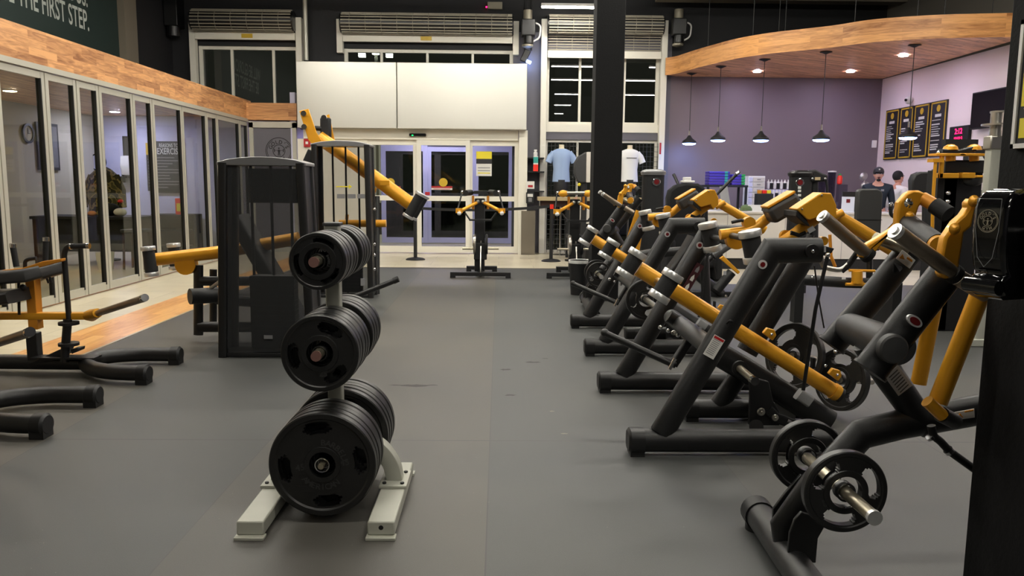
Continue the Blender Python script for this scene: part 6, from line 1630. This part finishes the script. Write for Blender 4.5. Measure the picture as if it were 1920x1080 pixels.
for i in range(n):
    z = ZC + .02 + i * hh_; d_ = t.part('drawer', MB().b2((x0 + (x1 - x0) * .28, 15.95, z), (x1 - .015, 15.97, z + hh_ * .86)), 'offwhite', bevel=.003); t.part('drawer_pull', MB().b2(((x0 + x1) / 2, 15.935, z + hh_ * .4), ((x0 + x1) / 2 + .07, 15.95, z + hh_ * .52)), 'greyink', d_)
    t.part('small_tray', MB().b2((x0 + .012, 15.95, z), (x0 + (x1 - x0) * .24, 15.97, z + hh_ * .86)), 'lilac', bevel=.003)
# shaker bottles rack
k = 0
for row in range(3):
    for i in range(7 - row % 2):
        px = 1441 + i * 6.2 + (row % 2) * 3; yb_p = (384, 366, 348)[row]
        q = P(px, yb_p, 16.0 + row * .12); z0 = (ZC, ZC + .2, ZC + .4)[row]
        k += 1
        t = Thing('shaker_bottle', 'black and white shaker bottle in the %s row of the cluster beside the white drawers' % ('front', 'middle', 'back')[row], 'bottle', (q.x, 16.0 + row * .13, z0), 'shaker bottles, %s row' % ('front', 'middle', 'back')[row])
        t.part('bottle_body', MB().lathe([(.022, 0), (.028, .02), (.03, .12), (.0, .12)], (q.x, 16.0 + row * .13, z0), n=14), 'gasket' if (i + row) % 2 else 'white')
        t.part('lid', MB().lathe([(.031, .12), (.031, .145), (.012, .15), (.01, .19), (.0, .19)], (q.x, 16.0 + row * .13, z0), n=14), 'white')
for row in (1, 2):
    z = ZC + .2 * row - .012; a, b = P(1438, 380, 16.1).x, P(1482, 380, 16.1).x
    solo('riser_shelf', MB().b2((a, 15.94 + .13 * row, ZC), (b, YB - .03 if row == 2 else 16.19, z)), 'lilac', ('low', 'high')[row - 1] + ' pale riser carrying shaker bottles', 'shelf', smooth=0)
# boxes with colour cards
q0, q1 = P(1418, 360, 13.75), P(1448, 360, 13.75)
z0 = zc_
t = Thing('snack_rack', 'black snack rack with orange, red and yellow packs on the juice bar', 'rack', ((q0.x + q1.x) / 2, 13.75, z0))
t.part('rack_body', MB().b2((q0.x, 13.68, z0), (q1.x, 13.84, P(1430, 363, 13.75).z)), 'gasket', bevel=.006)
for px, m, lab in ((1424, 'orange', 'orange pack'), (1433, 'redp', 'red pack'), (1441, 'yel', 'yellow pack')):
    q = P(px, 360, 13.75); zz = P(px, 363, 13.75).z
    solo('snack_pack', MB().box((q.x, 13.75, zz + .03), (.07, .05, .06)), m, lab + ' standing in the black snack rack on the juice bar', 'pack', 'snack packs in the rack', bevel=.004)
q = P(1400, 384, 13.7)
t = Thing('baseball_cap', 'olive green cap lying on the left part of the juice bar', 'cap', (q.x, 13.7, zc_))
t.part('crown', MB().lathe([(.11, .004), (.108, .04), (.09, .08), (.05, .105), (0, .11)], (q.x, 13.7, zc_), n=24), 'olive'); t.part('brim', MB().box((q.x - .1, 13.6, zc_ + .012), (.16, .14, .012)), 'olive', bevel=.004)
q = P(1375, 386, 13.7)
t = Thing('game_controller', 'small dark gadget with cables beside the olive cap', 'gadget', (q.x, 13.7, zc_)); t.part('body', MB().ball((q.x, 13.66, zc_ + .03), .034, sc=(1.5, 1, .8)), 'gasket'); t.part('cable', MB().sweep(fillet([(q.x, 13.66, zc_ + .04), (q.x - .03, 13.56, zc_ + .07), (q.x - .05, 13.5, zc_ + .01)], .04), .006), 'gasket')
sheet('price_sign', 1402, 384, 1428, 397, 13.62, [], 'white price sign standing beside the black snack rack', 'sign', 'paper')
a = P(1590, 369, 13.7); b = P(1604, 392, 13.7)
t, x0, x1, z0, z1 = sheet('heart_sign', 1578, 369, 1602, 397, 13.7, [('heart_print', 'badge', (.35, .6, .65, .85))], 'white card sign with a faint reddish print on the juice bar', 'sign')
t = Thing('cash_register', 'black cash register screen on the juice bar left of the grey bench pad', 'register', (P(1595, 365, 13.75).x, 13.75, zc_))
t.part('screen', MB().ext([P(a_, b_, 13.75) for a_, b_ in ((1580, 359), (1612, 360), (1612, 371), (1581, 371))], (0, .05, 0)), 'screen', bevel=.005)
t.part('base', MB().b2((P(1584, 380, 13.8).x, 13.75, zc_), (P(1612, 380, 13.8).x, 13.9, P(1600, 372, 13.75).z)), 'gasket', bevel=.01)
# blenders and red bottle
for px, yt, m, lab in ((1540, 328, 'clear', 'clear blender jar with a pale lid, left one'), (1558, 321, 'clear', 'taller clear blender jar with a pale lid')):
    q = P(px, 360, 15.95); zt_ = P(px, yt, 15.95).z
    t = Thing('blender', lab, 'blender', (q.x, 15.95, ZC), 'blenders on the back counter')
    t.part('motor_base', MB().lathe([(.09, 0), (.085, .12), (.06, .15)], (q.x, 15.95, ZC), n=20), 'lilac'); t.part('jar', MB().lathe([(.05, .15), (.075, .3), (.078, zt_ - ZC - .02), (.07, zt_ - ZC - .02), (.045, .17)], (q.x, 15.95, ZC), n=20), 'clear'); t.part('lid', MB().lathe([(.0, 0), (.082, 0), (.08, .025), (.0, .03)], (q.x, 15.95, zt_ - .02), n=20), 'white')
q = P(1573, 360, 15.85); z_ = P(1570, 346, 15.85).z
t = Thing('red_bottle', 'bright red bottle beside the blenders on the back counter', 'bottle', (q.x, 15.85, z_)); t.part('bottle_body', MB().lathe([(.03, 0), (.05, .02), (.05, .14), (.03, .18), (.0, .18)], (q.x, 15.85, z_), n=20), 'redp'); t.part('cap', MB().cyl((q.x, 15.85, z_ + .18), (q.x, 15.85, z_ + .21), .025), 'green')
solo('plastic_crate', MB().b2((q.x - .03, 15.78, ZC), (q.x + .14, 15.92, z_)), 'clear', 'clear plastic tub under the red bottle', 'tub', smooth=0)
# spiral foil display
q = P(1618, 360, 15.6)
t = Thing('foil_spiral', 'twisted silver and brown ribbon ornament by the corner of the plum wall', 'ornament', (q.x, 15.9, ZC))
zt_ = P(1620, 323, 15.9).z; xx = P(1619, 360, 15.9).x
for k in range(4):
    z = ZC + .12 + k * (zt_ - ZC - .15) / 3.3; t.part('ribbon_turn', MB().ball((xx + .02 * (-1) ** k, 15.9, z), .09, 14, 8, sc=(.9, .5, 1), rot=Matrix.Rotation(R(35), 3, 'Y')), 'foil')
t.part('stand', MB().cyl((xx, 15.9, ZC), (xx, 15.9, zt_ - .15), .012), 'steel')
# towers behind the row
def round_tower(px0, px1, ytop, Y, label, badge, arm=False, foot=None):
    a, b = P(px0, 340, Y).x, P(px1, 340, Y).x; zt_ = P((px0 + px1) / 2, ytop, Y).z; w = (b - a) / 2; cx_ = (a + b) / 2
    t = Thing('pulley_tower', label, 'exercise machine', (cx_, Y, 0), 'round topped towers at the back')
    t.part('housing', MB().sweep([(cx_, Y, .02), (cx_, Y, zt_ - .04)], w * .92, w * .7, (0, 1, 0), prof=rrect(4, .6)), 'gasket')
    t.part('cap', MB().sweep([(cx_, Y, zt_ - .06), (cx_, Y, zt_ - .02), (cx_, Y, zt_), (cx_, Y, zt_ + .02)], [w, w * 1.06, w * .95, w * .6], [w * .8, w * .85, w * .75, w * .5], (0, 1, 0), prof=rrect(4, .6)), 'silvercap' if not arm else 'frameblk')
    q = P(*badge, Y - w * .78); t.part('oval_badge', MB().lathe([(0, .006), (.05, .004), (.055, 0)], q, (0, -1, 0), 24), 'chrome'); t.part('badge_face', MB().cyl(q + V((0, -.007, 0)), q + V((0, -.009, 0)), .035), 'badge')
    return t
round_tower(1203, 1246, 320, 11.0, 'black round topped tower with an oval badge right of the black pillar', (1231, 341))
t = round_tower(1480, 1522, 322, 10.4, 'black round topped tower with an arm in front of the plum wall', (1500, 342), True)
t.part('cross_head', MB().ext([P(a_, b_, 10.3) for a_, b_ in ((1515, 320), (1530, 318), (1545, 326), (1553, 328), (1553, 340), (1520, 342))], (0, .2, 0)), 'gasket', bevel=.02)
t.part('drop_arm', tpx(MB(), [(1549, 335, 10.3), (1551, 352, 10.3), (1551, 400, 10.3)], 5), 'gasket'); t.part('second_post', tpx(MB(), [(1526, 340, 10.4), (1526, 400, 10.4), (1526, 480, 10.4)], 16), 'gasket')
t.part('display', MB().box(P(1533, 335, 10.28), (.07, .01, .04)), 'tan')
for px in (1523, 1547): t.part('bolt', MB().ball(P(px, 335, 10.28), .018), 'chrome')
s = MB()
for py in (352, 358, 366, 375): s.box(P(1499, py, 10.4 - .12), (.04, .006, .03))
t.part('small_sign', s, 'whiteink')
# bench with tall grey pad
Yb = 8.2
t = Thing('pad_machine', 'tall charcoal back pad machine with amber knee rolls before the juice bar', 'exercise machine', (P(1630, 450, Yb).x, Yb, 0))
t.part('back_pad', MB().ext([P(a_, b_, Yb) for a_, b_ in ((1610, 358), (1616, 354), (1646, 354), (1654, 358), (1656, 364), (1652, 440), (1606, 440))], (0, .09, 0)), 'vinyl', bevel=.015)
t.part('pad_seam', MB().ext([P(a_, b_, Yb - .004) for a_, b_ in ((1607, 411), (1654, 412), (1654, 413), (1607, 412.4))], (0, .01, 0)), 'blk', smooth=0)
t.part('lower_pad', MB().ext([P(a_, b_, Yb + .02) for a_, b_ in ((1606, 438), (1652, 438), (1650, 470), (1606, 470))], (0, .09, 0)), 'vinyl', bevel=.01)
t.part('pad_post', tpx(MB(), [(1630, 440, Yb + .15), (1630, 530, Yb + .15)], 12), 'frameblk')
bt = t.part('base_tube', tpx(MB(), [(1492, 524, Yb), (1588, 530, Yb), (1660, 532, Yb)], 20, .8), 'frameblk')
b0 = P(1494, 524, Yb); t.part('foot', MB().b2((b0.x - .03, Yb - .06, 0), (b0.x + .06, Yb + .06, b0.z)), 'cap', bt)
b0 = P(1655, 524, Yb); t.part('foot', MB().b2((b0.x - .03, Yb - .3, 0), (b0.x + .06, Yb + .3, b0.z)), 'cap', bt)
t.part('front_post', tpx(MB(), [(1502, 522, Yb), (1508, 480, Yb), (1520, 440, Yb)], 14), 'frameblk')
t.part('knee_roll', MB().cyl(P(1596, 530, Yb - .1), P(1619, 530, Yb - .1), m_(1, P(1600, 520, Yb)) * 2).cyl(P(1607, 531, Yb - .1), P(1607, 508, Yb - .1), .055), 'yellow')
t.part('cross_plate', tpx(MB(), [(1592, 507, Yb - .1), (1640, 508, Yb - .1)], 5), 'yellow'); t.part('cross_plate', tpx(MB(), [(1586, 533, Yb - .1), (1640, 534, Yb - .1)], 6), 'yellow')
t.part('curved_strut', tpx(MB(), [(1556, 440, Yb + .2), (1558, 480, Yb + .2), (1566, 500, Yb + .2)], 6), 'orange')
t.part('bolt', MB().ball(P(1523, 520, Yb - .1), .014).ball(P(1526, 517, Yb - .1), .012), 'chrome')
t.part('label_sticker', MB().box(P(1582, 522, Yb - .11), (.04, .004, .02)), 'paper', smooth=0)
t.part('loop_handle', tpx(MB(), [(1671, 384, Yb), (1670, 402, Yb), (1678, 408, Yb), (1694, 408, Yb)], 7, fil=.04), 'frameblk'); t.part('handle_tip', MB().ball(P(1671, 384, Yb), .026), 'chrome')
t.part('handle_frame', tpx(MB(), [(1694, 408, Yb), (1694, 520, Yb + .1)], 8), 'frameblk')
# yellow cross member machine beyond the lever machine gap: small ladder piece
Yz = 9.9
t = Thing('incline_machine', 'black machine with a numbered amber adjuster rail behind the amber armed presses', 'exercise machine', (P(1370, 540, Yz).x, Yz, 0))
t.part('adjuster_rail', MB().ext([P(a_, b_, Yz) for a_, b_ in ((1350, 485), (1357, 480), (1388, 510), (1384, 514))], (0, .05, 0)), 'yellow', bevel=.004)
t.part('rail_sleeve', tpx(MB(), [(1343, 545, Yz + .1), (1372, 510, Yz + .1)], 18), 'frameblk')
t.part('label_sticker', MB().box(P(1359, 512, Yz - .02), (.04, .005, .05)), 'greyplate', smooth=0)
t.part('long_beam', tpx(MB(), [(1290, 500, Yz + .2), (1352, 552, Yz + .2)], 20), 'frameblk')
t.part('end_post', tpx(MB(), [(1345, 540, Yz + .2), (1345, 552, Yz + .2), (1345, 562, Yz + .2)], 15), 'frameblk')
t.part('chain_bolt', MB().ball(P(1340, 565, Yz + .05), .016).ball(P(1346, 572, Yz + .05), .016), 'chrome')
t.part('seat', MB().sweep([P(1335, 480, Yz + .3), P(1362, 462, Yz + .3), P(1385, 450, Yz + .3)], .04, .12, (0, 1, 0), prof=RR), 'vinyl')
t.part('seat_stay', tpx(MB(), [(1335, 482, Yz + .3), (1312, 505, Yz + .3)], 10), 'frameblk')
t.part('base_tube', MB().b2((P(1300, 590, Yz).x, Yz + .15, 0), (P(1420, 590, Yz).x, Yz + .27, .07)), 'frameblk', bevel=.01)
t.part('plate_peg', MB().cyl(P(1330, 564, Yz), P(1365, 565, Yz), .022), 'pegsteel')
lb_ = t.part('lever_bar', tpx(MB(), [(1384, 324, Yz), (1350, 358, Yz), (1324, 384, Yz), (1312, 420, Yz), (1322, 500, Yz + .2)], 6), 'frameblk')
t.part('bar_tip', tpx(MB(), [(1386, 322, Yz), (1381, 327, Yz)], 7), 'chrome', lb_)
# machine head with amber brackets at the right
Yq = 7.6
t = Thing('multi_press', 'black tower with amber brackets and rods beside the grey post at the right', 'exercise machine', (P(1800, 400, Yq).x, Yq, 0))
t.part('column', MB().b2(V((P(1776, 400, Yq).x, Yq + .1, 0)), P(1816, 318, Yq + .35)), 'frameblk', bevel=.01)
t.part('side_column', MB().b2(V((P(1764, 400, Yq).x, Yq + .1, 0)), P(1776, 320, Yq + .3)), 'gasket', bevel=.006)
t.part('cross_box', MB().b2(P(1772, 324, Yq), P(1856, 302, Yq + .2)), 'gasket', bevel=.008)
t.part('display_board', MB().b2(P(1772, 282, Yq + .3), P(1828, 262, Yq + .36)), 'gasket', smooth=0)
t.part('back_box', MB().b2(P(1826, 305, Yq + .3), P(1862, 276, Yq + .5)), 'gasket', bevel=.008)
t.part('top_link', MB().sweep([P(1762, 285, Yq), P(1795, 287, Yq), P(1824, 279, Yq)], .03, .05, (0, 1, 0), prof=RR), 'frameblk')
for px in (1768, 1812):
    o = t.part('amber_bracket', MB().b2(P(px - 7, 334, Yq - .08), P(px + 20 if px < 1800 else px + 12, 325, Yq + .02)).b2(P(px - 7, 334, Yq - .08), P(px + 1, 290, Yq - .05)) if px < 1800 else MB().b2(P(px - 8, 334, Yq - .08), P(px + 6, 324, Yq + .02)), 'yellow', bevel=.006)
    t.part('amber_plate', MB().b2(P(px - 12, 292, Yq - .1), P(px + 26, 289, Yq + .05)), 'yellow', bevel=.004)
    t.part('amber_knob', MB().lathe([(.07, 0), (.06, .03), (.03, .05), (0, .055)], P(px + 14, 281, Yq), (0, 0, 1), 20).cyl(P(px + 14, 292, Yq), P(px + 14, 302, Yq), .045), 'yellow')
t.part('side_rod', MB().cyl(P(1813, 331, Yq - .05), P(1870, 331, Yq - .05), .012), 'yellow'); t.part('rod_tip', MB().ball(P(1870, 331, Yq - .05), .022), 'orange')
t.part('long_rod', tpx(MB(), [(1754, 302, Yq - .1), (1749, 380, Yq - .1), (1748, 440, Yq - .1)], 6), 'yellow'); t.part('rod_head', MB().b2(P(1749, 304, Yq - .12), P(1760, 298, Yq - .02)), 'yellow')
t.part('round_pad', MB().ball(P(1824, 338, Yq), .1, 16, 10, sc=(1, .5, .6)), 'vinyldk')
s = MB()
for px, py in ((1778, 362), (1777, 378), (1817, 337), (1760, 286)): s.ball(P(px, py, Yq), .022, 10, 6)
t.part('bolt', s, 'chrome')
q = P(1840, 293, Yq + .2); t.part('white_disc', MB().ext([P(a_, b_, Yq + .2) for a_, b_ in ((1826, 301), (1826, 291), (1834, 289), (1842, 293), (1847, 302))], (0, .02, 0)), 'white')
# grey post with yoke
Yg_ = 6.6
gb = G(1832, 648, 0)
t = Thing('grey_post', 'silver grey post with a flange head left of the foreground pillar', 'post', (gb.x, gb.y, 0))
tp = P(1866, 255, gb.y)
t.part('post', MB().sweep([(gb.x + .0, gb.y, .02), (tp.x - .0, gb.y, tp.z)], .055, .05, (0, 1, 0), prof=rrect(2, .3)), 'greystand')
t.part('foot', MB().b2((gb.x - .12, gb.y - .06, 0), (gb.x + .3, gb.y + .06, .07)), 'greystand', bevel=.01)
t.part('head_tube', MB().cyl((tp.x, gb.y, tp.z - .02), (tp.x, gb.y, tp.z + .2), .05), 'steel'); t.part('lower_flange', MB().cyl((tp.x + .05, gb.y, tp.z + .09), (tp.x + .05, gb.y, tp.z + .105), .16), 'steel'); t.part('upper_flange', MB().cyl((tp.x + .05, gb.y, tp.z + .2), (tp.x + .05, gb.y, tp.z + .215), .1), 'steel')
t.part('collar', MB().box((tp.x, gb.y, tp.z - .06), (.14, .12, .12)), 'steel', bevel=.01); t.part('knob', MB().ball((tp.x + .1, gb.y - .06, tp.z + .02), .025), 'chrome')
# round backed dark console by the person
Yr = 9.0
t = Thing('exercise_console', 'dark rounded back shell right of the two people', 'console', (P(1730, 345, Yr).x, Yr, 0))
t.part('shell', MB().ext([P(a_, b_, Yr) for a_, b_ in ((1712, 368), (1711, 338), (1716, 327), (1727, 322), (1748, 322), (1750, 366))], (0, .12, 0)), 'vinyldk', bevel=.02); t.part('grey_edge', MB().ext([P(a_, b_, Yr - .01) for a_, b_ in ((1741, 324), (1751, 322), (1752, 366), (1744, 366))], (0, .13, 0)), 'greyplate', bevel=.01)
t.part('post', tpx(MB(), [(1735, 366, Yr + .06), (1735, 420, Yr + .06), (1735, 579, Yr + .06)], 12), 'vinyldk')
# notices on the right wall
for px, py, m, lab in ((1757, 358, 'ink', 'small dark notice on the white board by the amber rod'), (1831, 363, 'shirtblue', 'light blue notice on the blush wall right of the black tower'), (1843, 364, 'ink', 'small black notice beside the light blue notice'), (1756, 371, 'greyink', 'small grey notice below the dark one')):
    q = PX(px, py, XR - .01); solo('wall_notice', MB().box((XR - .006, q.y, q.z), (.012, .16, .13)), m, lab, 'notice', smooth=0)

# ------------------------------------------------ people behind the counter
def person(name_label, x, y, h, face, shirt_m, cap=None, look=0, arms=None):
    """standing figure, facing -y turned by `face`; one skinned body with clothes as skinned shells"""
    t = Thing('person', name_label, 'person', (0, 0, 0))
    k = h / 1.75
    def skin(name, pts, edges, rad, m, parent=None, sub=2, root=0):
        me = bpy.data.meshes.new(name); me.from_pydata([V(p) * k for p in pts], edges, []); o = bpy.data.objects.new(name, me); COL.objects.link(o)
        s = o.modifiers.new('skin', 'SKIN'); s.use_smooth_shade = True
        for i, r_ in enumerate(rad):
            rr_ = r_ if isinstance(r_, tuple) else (r_, r_)
            me.skin_vertices[0].data[i].radius = (rr_[0] * k, rr_[1] * k); me.skin_vertices[0].data[i].use_root = i == root
        d = o.modifiers.new('sub', 'SUBSURF'); d.levels = sub; d.render_levels = sub
        me.materials.append(M[m]); o.parent = parent or t.r; return o
    # body: pelvis, spine, neck, legs, arms (hands hang in front, hidden by the counter)
    pts = [(0, 0, .94), (0, 0, 1.1), (0, -.01, 1.27), (0, .0, 1.41), (0, -.01, 1.5), (0, -.02, 1.56),
           (-.1, 0, .86), (-.11, -.01, .48), (-.11, .02, .09), (-.12, -.13, .04), (.1, 0, .86), (.11, -.01, .48), (.11, .02, .09), (.12, -.13, .04),
           (-.2, 0, 1.4), (-.26, .02, 1.13), (-.22, -.16, 1.0), (.2, 0, 1.4), (.26, .02, 1.13), (.22, -.16, 1.0)]
    ed = [(0, 1), (1, 2), (2, 3), (3, 4), (4, 5), (0, 6), (6, 7), (7, 8), (8, 9), (0, 10), (10, 11), (11, 12), (12, 13), (3, 14), (14, 15), (15, 16), (3, 17), (17, 18), (18, 19)]
    rad = [(.15, .1), (.145, .1), (.165, .11), (.12, .09), .055, .052, .085, .06, .042, .035, .085, .06, .042, .035, .065, .046, .033, .065, .046, .033]
    b = skin('body', pts, ed, rad, 'skin')
    skin('long_sleeved_shirt', [pts[i] for i in (0, 1, 2, 3, 4, 14, 15, 16, 17, 18, 19)], [(0, 1), (1, 2), (2, 3), (3, 4), (3, 5), (5, 6), (6, 7), (3, 8), (8, 9), (9, 10)], [(.17, .125), (.16, .12), (.185, .13), (.14, .105), .078, .078, .058, .042, .078, .058, .042], shirt_m, b)
    skin('trousers', [pts[i] for i in (0, 6, 7, 8, 10, 11, 12)], [(0, 1), (1, 2), (2, 3), (0, 4), (4, 5), (5, 6)], [(.165, .12), .1, .075, .06, .1, .075, .06], 'black_cloth', b)
    for s in (-1, 1):
        t.part('shoe', MB().sweep([(s * .12 * k, .06 * k, .05), (s * .12 * k, -.06 * k, .045), (s * .125 * k, -.19 * k, .035)], [.045, .045, .03], [.045, .05, .04], side=(1, 0, 0)), 'gasket', b)
        # hand resting on the counter side
        w_ = V((s * .22, -.16, 1.0)) * k
        t.part('hand', MB().ball(w_ + V((-s * .01, -.06, -.01)), .045, 12, 8, sc=(.8, 1.1, .4)), 'skin', b)
        for f in range(4):
            fx = w_.x - s * .03 + s * f * .018
            t.part('finger', MB().sweep([(fx, w_.y - .09, w_.z - .012), (fx + s * .003, w_.y - .12 - .01 * (f in (1, 2)), w_.z - .018), (fx + s * .003, w_.y - .14 - .012 * (f in (1, 2)), w_.z - .035)], [.0085, .008, .006]), 'skin', b)
        t.part('thumb', MB().sweep([(w_.x - s * .03, w_.y - .045, w_.z - .01), (w_.x - s * .055, w_.y - .07, w_.z - .015), (w_.x - s * .06, w_.y - .095, w_.z - .022)], [.011, .01, .007]), 'skin', b)
    # head
    H = V((0, -.02, 1.635)) * k; rot = Matrix.Rotation(look, 3, 'Z')
    vs = []
    hd = MB()
    n, m = 24, 18
    for j in range(m + 1):
        f = pi * j / m
        for i in range(n):
            q = 2 * pi * i / n; d = V((sin(f) * cos(q), sin(f) * sin(q), cos(f)))
            wz = .078 if d.z > 0 else .078 - .02 * (-d.z) ** 1.5
            p = V((d.x * wz * (1 - .12 * max(0, -d.z)), d.y * (.098 if d.y > 0 else .09), d.z * .122))
            if d.y < -.6 and abs(d.x) < .3:
                if -.12 < d.z < .12: p.y -= .016 * (1 - abs(d.x) / .3)          # nose
                if -.62 < d.z < -.5: p.y -= .006                                # lips
                if .12 < d.z < .3: p.y += .004
            if d.z < -.75 and d.y < 0: p.y -= .012                              # chin
            vs.append(H + rot @ (p * k))
    hd.add(vs, [(j * n + i, j * n + (i + 1) % n, (j + 1) * n + (i + 1) % n, (j + 1) * n + i) for j in range(m) for i in range(n)])
    ho = t.part('head', hd, 'skin', b, smooth=80)
    def hp(x_, y_, z_): return H + rot @ (V((x_, y_, z_)) * k)
    for s in (-1, 1):
        t.part('ear', MB().ball(hp(s * .079, .005, -.005), .022 * k, 10, 8, sc=(.4, .8, 1.2)), 'skin', ho)
        e = t.part('eye', MB().ball(hp(s * .03, -.082, .012), .0125 * k, 10, 8, sc=(1, .5, .6)), 'white', ho)
        t.part('eyebrow', MB().box(hp(s * .031, -.086, .034), (.036 * k, .008, .007), rot), 'hair', ho)
        t.part('pupil', MB().ball(hp(s * .03, -.087, .012), .006 * k, 8, 6), 'gasket', ho)
    t.part('lips', MB().ball(hp(0, -.088, -.062), .022 * k, 12, 6, sc=(1, .35, .3), rot=rot), 'badge', ho)
    if cap:
        t.part('beard', MB().ball(hp(0, -.07, -.098), .035 * k, 12, 8, sc=(1.1, .7, .7)), 'hair', ho); t.part('moustache', MB().box(hp(0, -.092, -.046), (.05 * k, .01, .009), rot), 'hair', ho)
        c = t.part('cap', MB().ball(hp(0, .01, .045), .1 * k, 20, 12, sc=(.92, 1.08, .95)), 'ink', ho); t.part('cap_brim', MB().box(hp(0, -.12, .05), (.14 * k, .11 * k, .012), rot), 'ink', c, bevel=.004); t.part('cap_badge', MB().ball(hp(0, -.1, .09), .014 * k, 10, 6), 'whiteink', c)
    else:
        t.part('hair', MB().ball(hp(0, .022, .03), .102 * k, 22, 14, sc=(.86, 1.02, 1.02)), 'hair', ho)
    t.r.location = (x, y, 0); t.r.rotation_euler = (0, 0, face)
    return t
M['hair2'] = M['hair']
p1 = P(1675, 345, 13.8)
zt_ = P(1675, 309, 13.8).z
pr = person('man in a black cap and dark teal long sleeved shirt standing behind the juice bar', p1.x, 14.37, min(1.86, (zt_ - .02) * .985), R(-20), 'navy', cap=True)
q = V((.07, -.135, 1.36)) * 1.0
pr.part('chest_print', MB().box((.07, -.142, 1.37), (.05, .006, .035)), 'greyink')
p2 = V((7.5, 14.9, 0))
zt2_ = P(1695, 319, 14.88).z
person('dark haired person turned away behind the man in the black cap', p2.x, 14.88, zt2_ * .985, R(100), 'white')
